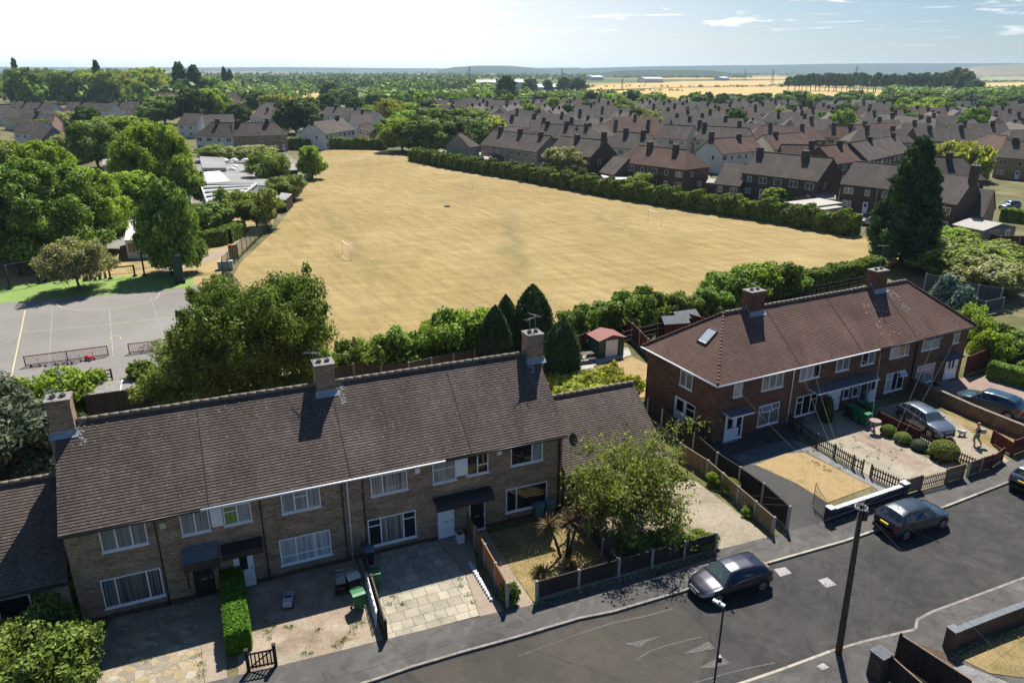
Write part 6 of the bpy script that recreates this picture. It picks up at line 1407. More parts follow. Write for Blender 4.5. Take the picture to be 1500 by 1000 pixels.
# shed garden behind
o = empty('garden_shed', G(887, 517, .08), F2.yaw - .05); q = MB(); q.box(-1.3, 1.3, -1.0, 1.0, 0, 1.75); q.build('wall', plain('dark_green_metal', (.02, .075, .06), .5, .4, var=.15), o)
q = MB()
for s_ in (-1, 1): q.face([(-1.45, s_ * 1.15, 1.72), (1.45, s_ * 1.15, 1.72), (1.45, 0, 2.15), (-1.45, 0, 2.15)])
Mz = Matrix.Rotation(R(90), 4, 'Z'); q.v = [tuple(Mz @ Vector(v)) for v in q.v]; q.v = [(x * 1.26, y * .8, z) for x, y, z in q.v]
q.face([(-1.3, -1.0, 1.74), (1.3, -1.0, 1.74), (0, -1.0, 2.12)]); q.build('roof', plain('red_metal_roof', (.22, .07, .058), .6, var=.15), o)
for s_ in (-1, 1): q = MB(); q.box(min(0, s_ * .62), max(0, s_ * .62) - .01, -1.03, -1.0, .05, 1.62); q.build('door', M['upvc'], o)
tag(o, 'green metal shed with red roof and white double doors in the back garden', 'shed')
o = empty('picnic_bench', G(858, 528, .05), .3); q = MB(); q.box(-.7, .7, -.35, .35, .70, .74); q.build('table_top', M['wood_grey'], o)
for s_ in (-1, 1):
    q = MB(); q.box(-.7, .7, s_ * .68 - .12, s_ * .68 + .12, .42, .46); q.build('bench_seat', M['wood_grey'], o)
    q = MB(); q.beam((s_ * .5, -.7, 0), (s_ * .5, -.25, .7), .07, .05); q.beam((s_ * .5, .7, 0), (s_ * .5, .25, .7), .07, .05); q.beam((s_ * .5, -.75, .40), (s_ * .5, .75, .40), .06, .05); q.build('leg', M['wood_grey'], o)
tag(o, 'wooden picnic bench on the patio beside the green shed', 'picnic bench')
o = empty('barbecue', G(863, 512, .05), .3); q = MB(); q.box(-.45, .45, -.25, .25, .2, .8); q.build('cabinet', M['trim'], o); q = MB(); q.tube([(-.35, 0, .86), (.35, 0, .86)], .24, 14); q.build('hood', M['lead'], o); tag(o, 'covered dark barbecue beside the green shed', 'barbecue')
for u, v, rz, lab in ((985, 490, .2, 'small red brown playhouse behind the red brick terrace'), (1000, 482, .4, 'second small red brown hut behind the hipped roof')):
    o = empty('garden_hut', G(u, v, .05), rz); q = MB(); q.box(-1.2, 1.2, -.8, .8, 0, 1.5); q.build('wall', M['wood_red'], o); q = MB()
    for s_ in (-1, 1): q.face([(-1.35, s_ * .95, 1.45), (1.35, s_ * .95, 1.45), (1.35, 0, 2.0), (-1.35, 0, 2.0)])
    q.build('roof', M['slate_blue'], o); tag(o, lab, 'hut')
for u, v, w_, d_, rz, lab in ((185, 600, 5.0, 2.2, F1.yaw, 'low grey felt roofed shed behind the brown terrace near the playground'),):
    o = empty('garden_shed', G(u, v, .0), rz); q = MB(); q.box(-w_ / 2 + .1, w_ / 2 - .1, -d_ / 2 + .1, d_ / 2 - .1, 0, 2.0); q.build('wall', M['wood_grey'], o); q = MB(); q.box(-w_ / 2, -.03, -d_ / 2, d_ / 2, 2.0, 2.08); q.box(.03, w_ / 2, -d_ / 2, d_ / 2, 2.0, 2.08); q.box(-.03, .03, -d_ / 2, d_ / 2, 2.0, 2.1, 1); q.build('roof', [M['concrete_dk'], M['upvc']], o); tag(o, lab, 'shed')

# ------------------------------------------------------------------ person and dog
skin = plain('skin', (.42, .25, .17), .6, var=.05); hair = plain('fair_hair', (.42, .30, .17), .7, var=.2); M['top_black'] = plain('black_top', (.02, .02, .022), .8, var=.1); M['shorts_green'] = plain('green_shorts', (.03, .22, .10), .8, var=.15)
def skin_obj(name, verts, edges, rad, mat, parent, root=0, lev=2):
    me = bpy.data.meshes.new(name); me.from_pydata(verts, edges, []); me.update(); me.materials.append(mat); o = bpy.data.objects.new(name, me); C.objects.link(o); o.parent = parent
    md = o.modifiers.new('skin', 'SKIN'); md.use_smooth_shade = True
    for i, r_ in enumerate(rad): sv = me.skin_vertices[0].data[i]; sv.radius = r_ if hasattr(r_, '__len__') else (r_, r_); sv.use_root = (i == root)
    s_ = o.modifiers.new('sub', 'SUBSURF'); s_.levels = lev; s_.render_levels = lev; return o
pp = G(1428, 652, .06); o = empty('person', pp, R(150))
V = [(0, 0, .93), (0, 0, 1.12), (.02, 0, 1.33), (.03, 0, 1.43), (.05, 0, 1.50), (.05, .18, 1.37), (.12, .22, 1.10), (.34, .16, 1.02), (.05, -.18, 1.37), (.10, -.24, 1.10), (.32, -.18, 1.05),
     (0, .09, .88), (.16, .10, .50), (.02, .10, .10), (.14, .10, .04), (0, -.09, .88), (-.10, -.10, .50), (-.36, -.10, .20), (-.30, -.10, .07)]
Ed = [(0, 1), (1, 2), (2, 3), (3, 4), (2, 5), (5, 6), (6, 7), (2, 8), (8, 9), (9, 10), (0, 11), (11, 12), (12, 13), (13, 14), (0, 15), (15, 16), (16, 17), (17, 18)]
rd = [(.14, .19), (.12, .165), (.13, .19), .075, .065, .075, .058, .042, .075, .058, .042, .125, .09, .06, .06, .125, .09, .06, .06]
skin_obj('body', V, Ed, rd, skin, o)
q = MB(); q.lathe([(0, -.13), (.055, -.11), (.078, -.04), (.085, .02), (.075, .08), (.04, .12), (0, .13)], 14, 0, (.07, 0, 1.60), 1.05, .9); q.lathe([(0, -.015), (.012, 0), (0, .02)], 6, 0, (.165, 0, 1.59))
for s_ in (-1, 1): q.lathe([(0, -.02), (.012, 0), (0, .02)], 6, 0, (.07, s_ * .078, 1.60))
q.build('head', skin, o)
q = MB(); q.lathe([(.086, -.06), (.098, .03), (.085, .09), (.045, .13), (0, .14)], 14, 0, (.045, 0, 1.61), 1.05, 1.0); q.lathe([(0, -.04), (.04, 0), (0, .05)], 8, 0, (-.02, 0, 1.76)); q.build('hair', hair, o)
q = MB()
for s_ in (-1, 1): q.lathe([(0, -.008), (.009, 0), (0, .008)], 6, 0, (.145, s_ * .03, 1.615))
q.build('eye', M['trim'], o)
skin_obj('top', [(0, 0, 1.0), (0, 0, 1.15), (.02, 0, 1.33)], [(0, 1), (1, 2)], [(.20, .27), (.19, .26), (.21, .29)], M['top_black'], o)
skin_obj('shorts', [(0, 0, .97), (0, 0, .88), (.0, .10, .80), (.08, .10, .62), (.0, -.10, .80), (-.06, -.10, .62)], [(0, 1), (1, 2), (2, 3), (1, 4), (4, 5)], [(.21, .27), (.22, .28), .20, .19, .20, .19], M['shorts_green'], o)
for s_ in (-1, 1):
    V = [(.34, s_ * .17, 1.03), (.39, s_ * .17, 1.02)]; E_ = [(0, 1)]; r_ = [(.035, .02), (.038, .02)]
    for k in range(4): n0 = len(V); V += [(.40, s_ * .17 + (k - 1.5) * .02, 1.02), (.44 + .004 * (k % 3), s_ * .17 + (k - 1.5) * .021, 1.0), (.455, s_ * .17 + (k - 1.5) * .02, .975)]; E_ += [(1, n0), (n0, n0 + 1), (n0 + 1, n0 + 2)]; r_ += [.009, .0085, .007]
    n0 = len(V); V += [(.37, s_ * .17 - s_ * .035, 1.03), (.405, s_ * .17 - s_ * .05, 1.02)]; E_ += [(0, n0), (n0, n0 + 1)]; r_ += [.01, .008]
    skin_obj('hand', V, E_, r_, skin, o, 0, 1)
tag(o, 'person with fair tied-up hair, black top and green shorts walking on the driveway', 'person')
q = MB(); q.lathe([(.0, -.2), (.16, -.14), (.2, 0), (.15, .16), (0, .2)], 12, 0, (0, 0, 0), 1.2, .8); o = q.build('bundle', plain('pale_cloth', (.42, .40, .42), .9, var=.35, scale=9)); p = G(1434, 636, 1.0); o.location = (pp.x + .38, pp.y + .05, 1.12); tag(o, 'pale bundle of cloth or bags carried at the walking person\'s side', 'bag')
o = empty('dog', G(1409, 638, .08), R(170)); fur = plain('white_fur', (.62, .60, .55), .95, var=.15, scale=12)
V = [(0, 0, .28), (.16, 0, .29), (.25, 0, .36), (.33, 0, .42), (.41, 0, .40), (-.15, 0, .28), (-.24, 0, .34), (-.28, 0, .42), (.17, .06, .18), (.18, .06, .02), (.17, -.06, .18), (.15, -.06, .02), (-.15, .06, .20), (-.19, .06, .10), (-.16, .06, .02), (-.15, -.06, .20), (-.17, -.06, .10), (-.13, -.06, .02), (.32, .05, .48), (.32, -.05, .48)]
Ed = [(0, 1), (1, 2), (2, 3), (3, 4), (0, 5), (5, 6), (6, 7), (1, 8), (8, 9), (1, 10), (10, 11), (5, 12), (12, 13), (13, 14), (5, 15), (15, 16), (16, 17), (3, 18), (3, 19)]
skin_obj('body', V, Ed, [.15, .16, .11, .12, .055, .14, .05, .03, .055, .04, .055, .04, .07, .045, .04, .07, .045, .04, .03, .03], fur, o)
q = MB(); q.lathe([(0, -.015), (.016, 0), (0, .015)], 8, 0, (.455, 0, .405)); q.build('nose', M['trim'], o); tag(o, 'small white dog walking ahead of the person on the lawn edge', 'dog')
# ------------------------------------------------------------------ the estate
NUM = ['', 'first', 'second', 'third', 'fourth', 'fifth', 'sixth', 'seventh', 'eighth', 'ninth', 'tenth', 'eleventh', 'twelfth', 'thirteenth', 'fourteenth', 'fifteenth', 'sixteenth', 'seventeenth', 'eighteenth', 'nineteenth', 'twentieth']
TENS = ['', '', 'twenty', 'thirty', 'forty', 'fifty', 'sixty', 'seventy', 'eighty', 'ninety']
def ordinal(n):
    if n <= 20: return NUM[n]
    if n > 99: return 'hundred and ' + ordinal(n - 100) if n > 100 else 'hundredth'
    t, r_ = divmod(n, 10); return TENS[t].replace('ty', 'tieth') if r_ == 0 else TENS[t] + '-' + NUM[r_]
wf, wp = MB(), MB()
def small_window(w_, h_, two=True):
    q = MB(); q.box(-w_ / 2, w_ / 2, -.05, .02, 0, .07); q.box(-w_ / 2, w_ / 2, -.05, .02, h_ - .06, h_); q.box(-w_ / 2, -w_ / 2 + .07, -.05, .02, .07, h_ - .06); q.box(w_ / 2 - .07, w_ / 2, -.05, .02, .07, h_ - .06)
    if two: q.box(-.04, .04, -.05, .02, .07, h_ - .06)
    q.face([(-w_ / 2 + .05, -.02, .05), (w_ / 2 - .05, -.02, .05), (w_ / 2 - .05, -.02, h_ - .05), (-w_ / 2 + .05, -.02, h_ - .05)], 1); return q
SW = [small_window(1.7, 1.15).mesh('window', [M['upvc'], M['net']]), small_window(1.7, 1.2).mesh('window', [M['upvc'], M['glass_far']]), small_window(.9, 1.1, False).mesh('window', [M['upvc'], M['glass_far']])]
q = MB(); q.box(-.45, .45, -.05, .02, 0, 2.0); q.box(-.25, .25, -.055, -.045, 1.1, 1.75, 1); SD = q.mesh('door', [M['upvc'], M['glass_far']])
CH = CH
_tvars = {}
def chim_mesh(h_):
    key = round(h_, 1)
    if key not in _tvars:
        q = MB(); q.box(-.6, .6, -.42, .42, -1.0, key - .2); q.box(-.64, .64, -.46, .46, key - .2, key - .1); q.box(-.66, .66, -.48, .48, key - .1, key, 1)
        for s_ in (-.3, .3): q.lathe([(.12, key), (.12, key + .22), (.07, key + .22), (.07, key)], 8, 1, (s_, 0, 0))
        _tvars[key] = q.mesh('chimney', [M['chim'], M['concrete_dk']])
    return _tvars[key]
M['chim'] = plain('chimney_brick', (.085, .06, .048), .95, var=.25, scale=4)
def gen_house(P0, P1, depth=8.0, ze=4.9, pitch=38, ends='gg', wall='brick_dark', roof='tile_far', chims=(.2, .7), detail=2, hip=3.6, z0=0.0, doors=True, gcol=None, base=None):
    """P0,P1 world points of the two front eave corners"""
    a = Vector((P0.x, P0.y, 0)); c = Vector((P1.x, P1.y, 0)); d = c - a; L = d.length; yaw = math.atan2(d.y, d.x)
    o = empty('house', Vector((a.x, a.y, z0)), yaw); zr = ze + (depth / 2 + .3) * math.tan(R(pitch)); ov = .3
    b = MB()
    if ends == 'gg': gable_wall(b, .12, L - .12, ov, depth + ov, ze - .05, zr - .25)
    else:
        b.box(.3, L - .3, ov, depth + ov, 0, ze - .03); ym = depth / 2 + ov
        for k, x in ((0, .12), (1, L - .12)):
            if ends[k] == 'g':
                x2 = .3 if k == 0 else L - .3; poly = [(ov + .003, 0), (depth + ov - .003, 0), (depth + ov - .003, ze - .05), (ym, zr - .25), (ov + .003, ze - .05)]
                A = [(x, y, z) for y, z in poly]; B = [(x2, y, z) for y, z in poly]; b.face(A); b.face(B)
                for i in range(5): j = (i + 1) % 5; b.face([A[i], A[j], B[j], B[i]])
    if detail < 2:      # distant: the windows are only a few pixels, kept within the walls
        n = max(2, int(L / 3.4))
        for row, zz_ in (((0, .9), (1, 3.15)) if ze > 4 else ((0, .9),)):
            for i in range(n):
                x = (i + .5) * L / n; w_ = .75 if (i + row) % 3 else .5
                b.face([(x - w_, ov - .04, zz_), (x + w_, ov - .04, zz_), (x + w_, ov - .04, zz_ + 1.15), (x - w_, ov - .04, zz_ + 1.15)], 1)
                b.face([(x - w_ + .1, ov - .05, zz_ + .1), (x - .05, ov - .05, zz_ + .1), (x - .05, ov - .05, zz_ + 1.05), (x - w_ + .1, ov - .05, zz_ + 1.05)], 2); b.face([(x + .05, ov - .05, zz_ + .1), (x + w_ - .1, ov - .05, zz_ + .1), (x + w_ - .1, ov - .05, zz_ + 1.05), (x + .05, ov - .05, zz_ + 1.05)], 2)
    b.build('wall', [M[wall], M['upvc'], M['glass_far']], o)
    r_ = MB(); hl = hip if ends[0] == 'h' else 0; hr = hip if ends[1] == 'h' else 0
    A = (hl, depth / 2 + ov, zr); B = (L - hr, depth / 2 + ov, zr); e0, e1, e2, e3 = (0, 0, ze), (L, 0, ze), (L, depth + 2 * ov, ze), (0, depth + 2 * ov, ze)
    if detail >= 2: slope(r_, e0, e1, B, A, .2, 0, .03); slope(r_, e2, e3, A, B, .4, 0, .03)
    else: r_.face([e0, e1, B, A]); r_.face([e2, e3, A, B])
    if hl: (slope(r_, e3, e0, A, A, .2, 0, .03) if detail >= 2 else r_.face([e3, e0, A]))
    if hr: (slope(r_, e1, e2, B, B, .2, 0, .03) if detail >= 2 else r_.face([e1, e2, B]))
    lo = lambda p: (p[0], p[1], p[2] - .14)
    r_.face([lo(e0), lo(e1), e1, e0], 1)
    for k, (x, hh) in enumerate(((0, hl), (L, hr))):
        if not hh: r_.face([(x, 0, ze - .14), (x, 0, ze), (x, depth / 2 + ov, zr), (x, depth / 2 + ov, zr - .14)], 1); r_.face([(x, depth + 2 * ov, ze - .14), (x, depth / 2 + ov, zr - .14), (x, depth / 2 + ov, zr), (x, depth + 2 * ov, ze)], 1)
        else: r_.face([(x, 0, ze - .14), (x, depth + 2 * ov, ze - .14), (x, depth + 2 * ov, ze), (x, 0, ze)], 1)
    ro = r_.build('roof', [M[roof], M['ridge'] if gcol is None else M[gcol]], o)
    if detail >= 2:
        g_ = MB(); g_.tube([(A[0], A[1], zr + .02), (B[0], B[1], zr + .02)], .12, 6); g_.build('ridge_tiles', M['tile_farg'], ro)
    for c_ in chims:
        if c_ in (0, 1): link('chimney', chim_mesh(1.9 + .1 * rnd.randint(0, 3)), ro, (c_ * L + (.1 if c_ == 0 else -.1), depth / 2 + ov - .4, zr - .2))
        else: link('chimney', chim_mesh(1.15 + .1 * rnd.randint(0, 3)), ro, (hl * .6 + c_ * (L - hl * .6 - hr * .6), depth / 2 + ov - .35, zr - .3))
    if detail >= 2:
        n = max(2, int(L / 2.9)); k = 0
        for i in range(n):
            x = (i + .5) * L / n; w_ = rnd.choice((0, 1, 1, 2, 0)); link('window', SW[w_], o, (x, ov, 3.2))
            if doors and i % 3 == 1: link('door', SD, o, (x, ov, .1))
            else: link('window', SW[rnd.choice((0, 1, 1))], o, (x, ov, .85))
        for k, x in ((0, .12), (1, L - .12)):
            if ends[k] == 'g' or True:
                xx = x if ends[k] == 'g' else (.3 if k == 0 else L - .3); rz = R(-90) if k == 0 else R(90)
                link('window', SW[2], o, (xx, depth * .35, 3.2), rz); link('window', SW[rnd.choice((0, 2))], o, (xx, depth * .7, .95), rz)
        if L > 9: pipe(o, L * .5, .1, ze - .1, rnd.choice(('upvc', 'dark_pipe')), y=ov - .08)
    return o
HS = []
placed = []
def H(u0, v0, u1, v1, row, cols, ze=4.9, **k):
    P0, P1 = G(u0, v0, ze), G(u1, v1, ze); o = gen_house(P0, P1, ze=ze, **k); HS.append((o, row, cols, (u0 + u1) / 2)); 
    d = (P1 - P0); m_ = (P0 + P1) / 2 + Vector((-d.y, d.x, 0)).normalized() * 4; placed.append((m_.x, m_.y, d.length / 2)); return o
# nearest houses, facing the field hedge
H(703, 212, 786, 223, 'n', 'long pebbledashed brown roofed terrace with three chimneys', wall='render_g', chims=(.15, .5, .85), roof='tile_far', depth=9)
H(688, 216, 704, 214, 'n', 'short grey gabled wing', wall='render_g', chims=(), ends='gh', depth=8, hip=3)
H(801, 223, 865, 231, 'n', 'dark brick terrace with a tall end chimney', wall='brick_dark', chims=(.4, 1), roof='tile_far', depth=9)
H(899, 236, 1003, 249, 'n', 'long red roofed hipped brick terrace with two chimneys', wall='brick_red', roof='tile_farr', ends='hh', chims=(.3, .75), hip=3.4, depth=8.5)
H(1058, 226, 1120, 220, 'n', 'white walled house with red brown roof and tall chimneys', wall='render_w', roof='tile_farr', chims=(0, .65), depth=8)
H(1085, 253, 1198, 266, 'n', 'long dark brick terrace with brown gable end facing right', wall='brick_dark', roof='tile_farg', chims=(.06, .66), depth=9.5)
H(1230, 269, 1345, 282, 'n', 'brown brick house half hidden by the tall conifer', wall='brick_dark', roof='tile_farg', chims=(.8,), depth=9)
H(1366, 262, 1446, 264, 'n', 'grey hipped house beside the lime willow', wall='brick_dark', roof='tile_farg', ends='gh', chims=(.5,), depth=9)
H(1458, 230, 1560, 238, 'n', 'tan brick house with large windows at the right edge', wall='brick_tan', roof='tile_farg', chims=(.15,), depth=9)
H(888, 215, 944, 220, 'm', 'white walled house behind the red hipped terrace', wall='render_w', roof='tile_far', ends='gh', chims=(.3, .85), depth=9)
H(960, 202, 1006, 205, 'm', 'cream gabled house with grey roof', wall='render_c', roof='tile_farg', chims=(), depth=9)
H(1016, 204, 1085, 209, 'm', 'cream walled long grey roofed house', wall='render_c', roof='tile_farg', chims=(.05,), depth=9)
H(1135, 219, 1193, 213, 'm', 'beige gabled house with red brown roof', wall='render_c', roof='tile_farr', chims=(.3,), depth=8)
H(1147, 236, 1212, 237, 'm', 'dark red roofed house behind the long dark terrace', wall='brick_dark', roof='tile_farr', chims=(.7,), depth=8)
H(1224, 241, 1284, 233, 'm', 'red roofed dark walled house with square chimney', wall='brick_dark', roof='tile_farr', chims=(.45,), depth=8.5)
H(1192, 201, 1245, 203, 'm', 'yellow walled hipped house', wall='render_y', roof='tile_farr', ends='hg', chims=(.35, .95), depth=8)
H(1268, 203, 1318, 199, 'm', 'white walled red roofed house with lichen patches', wall='render_w', roof='tile_farr', chims=(.3,), depth=9)
H(1272, 236, 1334, 222, 'm', 'brown roofed house just left of the conifer top', wall='brick_dark', roof='tile_far', chims=(.4, .95), depth=9)
H(1412, 213, 1466, 220, 'm', 'pale green walled hipped house', wall='render_w', roof='tile_farr', ends='hh', chims=(), depth=8)
H(1427, 196, 1450, 190, 'm', 'white gabled house on the right', wall='render_w', roof='tile_farg', chims=(), depth=9)
H(743, 206, 772, 203, 'm', 'white walled brown roofed house at the left of the estate', wall='render_w', roof='tile_far', chims=(.2,), depth=8)
H(782, 200, 862, 206, 'm', 'long brown roofed terrace with three chimneys behind', wall='brick_dark', roof='tile_far', chims=(.1, .5, .9), ends='gh', depth=9)
H(862, 204, 902, 199, 'm', 'brown roofed pale walled house', wall='render_w', roof='tile_far', chims=(.4,), depth=8)
# low link buildings and garages
lw = lambda u0, v0, u1, v1, lab, **k: tag(gen_house(G(u0, v0, 2.5), G(u1, v1, 2.5), ze=2.5, detail=2 if False else 1, **k), lab, 'outbuilding')
tag(gen_house(G(877, 252, 2.5), G(899, 256, 2.5), ze=2.5, detail=1, depth=8, chims=(), wall='brick_dark', roof='tile_far'), 'low brown link building left of the red hipped terrace', 'outbuilding')
tag(gen_house(G(1045, 269, 2.5), G(1084, 273, 2.5), ze=2.5, detail=1, depth=9, chims=(), wall='brick_dark', roof='tile_far'), 'low link building at the left end of the long dark terrace', 'outbuilding')
o = tag(gen_house(G(1378, 311, 2.7), G(1440, 318, 2.7), ze=2.7, detail=1, depth=9, chims=(), wall='brick_tan', roof='tile_farg'), 'low brick bungalow wing with steep gable behind the clipped hedge', 'bungalow')
o = tag(gen_house(G(1340, 292, 4.9), G(1402, 300, 4.9), ze=4.9, detail=1, depth=9, chims=(1,), wall='brick_dark', roof='tile_far'), 'brown house with a tall end chimney right of the conifer', 'house')
for u0, v0, u1, v1, lab, h_ in ((1441, 338, 1492, 332, 'grey garage with shallow pale roof and white door on the right', 2.3),):
    P0, P1 = G(u0, v0, h_), G(u1, v1, h_); d = P1 - P0; o = empty('garage', Vector((P0.x, P0.y, 0)), math.atan2(d.y, d.x)); L = d.length; q = MB(); q.box(.2, L - .2, .2, 5, 0, h_ - .05); q.build('wall', M['render_g'], o); q = MB(); q.face([(0, 0, h_), (L / 2, 0, h_ + .8), (L / 2, 5.2, h_ + .8), (0, 5.2, h_)]); q.face([(L / 2, 0, h_ + .8), (L, 0, h_), (L, 5.2, h_), (L / 2, 5.2, h_ + .8)]); q.face([(0.2, .15, h_ - .05), (L - .2, .15, h_ - .05), (L / 2, .15, h_ + .72)], 1); q.build('roof', [M['concrete'], M['slate_blue']], o)
    link('window', SW[1], o, (L * .35, .2, 1.0)); link('door', SD, o, (L * .75, .2, 0)); tag(o, lab, 'garage')
def flat(pts, h_, z1, mat, wmat, name, lab, cat, z0=0.0):
    P_ = [G(u, v, z1) for u, v in pts]; o0 = P_[0]; q = MB(); loc_ = [(p.x - o0.x, p.y - o0.y) for p in P_]
    o = empty(name, Vector((o0.x, o0.y, z0))); a = sum(loc_[i][0] * loc_[(i + 1) % len(loc_)][1] - loc_[(i + 1) % len(loc_)][0] * loc_[i][1] for i in range(len(loc_)))
    if a < 0: loc_ = loc_[::-1]
    cxm = sum(p[0] for p in loc_) / len(loc_); cym = sum(p[1] for p in loc_) / len(loc_); inn = [(cxm + (x - cxm) * .97, cym + (y - cym) * .97) for x, y in loc_]
    w_ = MB(); w_.prism(inn, 0, z1 - .2); w_.build('wall', M[wmat], o); q.prism(loc_, z1 - .2, z1); q.build('roof', M[mat], o); return tag(o, lab, cat)
flat([(1148, 296), (1200, 290), (1235, 297), (1188, 303)], 2.3, 2.3, 'concrete', 'render_g', 'garage', 'pale flat roofed garage behind the hedge below the long dark terrace', 'garage')
flat([(1195, 305), (1225, 301), (1235, 303), (1208, 307)], 2.3, 2.2, 'concrete', 'render_g', 'garage', 'smaller pale flat garage roof beside the larger one', 'garage')
flat([(880, 256), (925, 259), (915, 264), (884, 260)], 2.3, 2.0, 'render_w', 'render_g', 'canopy_shelter', 'pale garden canopy behind the hedge near the red hipped terrace', 'canopy')
flat([(1352, 318), (1372, 314), (1382, 330), (1362, 333)], 2.3, 2.0, 'render_w', 'render_g', 'canopy_shelter', 'small white garden canopy right of the conifer', 'canopy') if False else None
# flag on a pole
o = empty('flag_pole', G(846, 262)); q = MB(); q.tube([(0, 0, 0), (0, 0, 6)], .06, 6); q.build('pole', M['upvc'], o); q = MB(); q.face([(0, 0, 4.4), (.9, -.1, 4.0), (1.0, -.1, 5.4), (0, 0, 5.9)]); q.face([(0, -.01, 5.0), (.95, -.11, 4.6), (.97, -.11, 4.85), (0, -.01, 5.25)], 1); q.face([(.4, -.07, 4.2), (.6, -.09, 4.15), (.62, -.09, 5.6), (.42, -.07, 5.7)], 1); q.build('flag', [M['upvc'], M['tail_red']], o); tag(o, 'white flag with a red cross on a pole by the dark brick terrace', 'flag')

# beyond: rows of houses filling the estate back to the tree belt
walls = ['render_w', 'render_g', 'brick_dark', 'render_c', 'render_w', 'brick_dark', 'render_p', 'render_g']; roofs = ['tile_farg', 'tile_far', 'tile_farg', 'tile_far', 'tile_farr', 'tile_farg']
rh = random.Random(21); wn_ = {'render_w': 'white', 'render_g': 'grey', 'brick_dark': 'brown brick', 'render_c': 'cream', 'render_p': 'pinkish', 'render_y': 'yellow'}; rn_ = {'tile_farg': 'grey', 'tile_far': 'brown', 'tile_farr': 'reddish'}
def free(x, y, L): return all((x - a) ** 2 + (y - b_) ** 2 > (7 + .8 * min(L / 2, l)) ** 2 for a, b_, l in placed)
dist = 232
ri = 0
while dist < 455:
    rowkey = 'r%d' % ri; ri += 1; x = -35 - .03 * dist + rh.uniform(0, 10); xe = 255 + .55 * (dist - 230) + 60
    while x < min(xe, dist * .78):
        L = rh.choice((13, 17, 19, 23, 26)); y = dist + rh.uniform(-6, 6) - .12 * x * .3; yaw = rh.choice((-.18, -.1, 0, .12, -.25, .3, .05, 1.25, -1.2)); 
        cx_ = x + L / 2 * abs(math.cos(yaw)); uu, vv = px((cx_, y, 6))
        if free(cx_, y, L) and 560 < uu < 1540 and not (uu < 740 and vv > 186):
            dx, dy = math.cos(yaw) * L / 2, math.sin(yaw) * L / 2; wl_ = rh.choice(walls); rf_ = rh.choice(roofs); ends = rh.choice(('gg', 'gg', 'gg', 'hh', 'gh', 'hg'))
            o = gen_house(Vector((cx_ - dx, y - dy, 0)), Vector((cx_ + dx, y + dy, 0)), 8.5, 4.9, 38, ends, wl_, rf_, ((.25, .75) if L > 18 else (.5,)), 1)
            HS.append((o, rowkey, '%s house, %s %s roof' % (wn_[wl_], rn_[rf_], 'hipped' if 'h' in ends else 'gabled'), uu)); placed.append((cx_, y, L / 2))
        x += L * abs(math.cos(yaw)) + (6 if abs(yaw) > 1 else 1.5) + rh.uniform(1, 4)
    dist += 20 + (dist - 230) * .05
# left side houses, beyond the school
def HL(u0, v0, u1, v1, cols, ze=4.9, **k): H(u0, v0, u1, v1, 'l', cols, ze, **k)
HL(284, 199, 341, 200, 'white walled terrace with two chimneys beyond the left hedge', wall='render_w', roof='tile_far', ends='hg', chims=(.35,), depth=9)
HL(341, 200, 422, 198, 'brown brick terrace with hipped end beyond the left hedge', wall='brick_tan', roof='tile_far', ends='gh', chims=(.15, .75), depth=9)
HL(476, 197, 521, 190, 'white and pink walled pair of homes by the field corner', wall='render_w', roof='tile_far', chims=(0, .8), depth=9)
HL(447, 202, 480, 200, 'low white house with glazed roof by the field corner', ze=3.0, wall='render_w', roof='slate_blue', chims=(), depth=7)
HL(521, 193, 540, 197, 'low pinkish house right of the white pair', ze=3.0, wall='render_p', roof='tile_far', chims=(), depth=7)
HL(258, 182, 284, 183, 'brown roofed house behind the white walled terrace', wall='render_w', roof='tile_far', chims=(), depth=9, detail=1)
HL(300, 185, 345, 184, 'pale grey roofed house behind the terrace', wall='render_w', roof='tile_farg', chims=(), depth=9, detail=1)
HL(2, 172, 44, 176, 'white gabled house at the left picture edge', wall='render_c', roof='tile_far', chims=(.9,), detail=1)
HL(22, 181, 76, 181, 'long brown roofed terrace with pink wall on the left', wall='render_p', roof='tile_far', chims=(.5,), detail=1)
HL(10, 160, 72, 162, 'grey roofed terrace with white gable far left', wall='render_w', roof='tile_farg', chims=(.3, .7), detail=1)
HL(92, 161, 160, 163, 'grey roofed terrace with white gable facing left', wall='render_w', roof='tile_farg', chims=(.3,), detail=1)
HL(160, 160, 210, 161, 'grey roofed terrace among the left trees', wall='render_g', roof='tile_farg', chims=(.2, .8), detail=1)
HL(18, 194, 52, 196, 'white gabled house nearer on the left', wall='render_w', roof='tile_far', chims=(), detail=1)
HL(40, 205, 60, 206, 'brown roofed house between the left trees', wall='render_g', roof='tile_far', chims=(), detail=1)
HL(86, 204, 110, 206, 'brown roof behind the bright maples', wall='render_g', roof='tile_far', chims=(), detail=1)
HL(-30, 165, 4, 168, 'dark roofed house cut by the left picture edge', wall='render_w', roof='tile_farg', chims=(), detail=1)
HL(365, 172, 395, 176, 'white gabled house between two dark trees', wall='render_w', roof='tile_farg', chims=(.5,), detail=1)
HL(375, 160, 420, 164, 'grey hipped house behind the round dark tree', wall='render_g', roof='tile_farg', ends='hh', chims=(.5,), detail=1)
HL(468, 168, 516, 171, 'white walled grey roofed pair of homes', wall='render_w', roof='tile_farg', chims=(.3, .9), detail=1)
HL(498, 175, 545, 178, 'grey roofed white walled terrace by the dark trees', wall='render_w', roof='tile_farg', chims=(.5,), detail=1)
HL(520, 183, 550, 182, 'small white house with dark roof among trees', wall='render_w', roof='tile_farg', chims=(), detail=1)
HL(610, 168, 652, 170, 'brown house seen between the tall trees', wall='brick_dark', roof='tile_far', chims=(.4,), detail=1)
rows = {}
for o, r_, c_, u in HS: rows.setdefault(r_, []).append((u, o, c_))
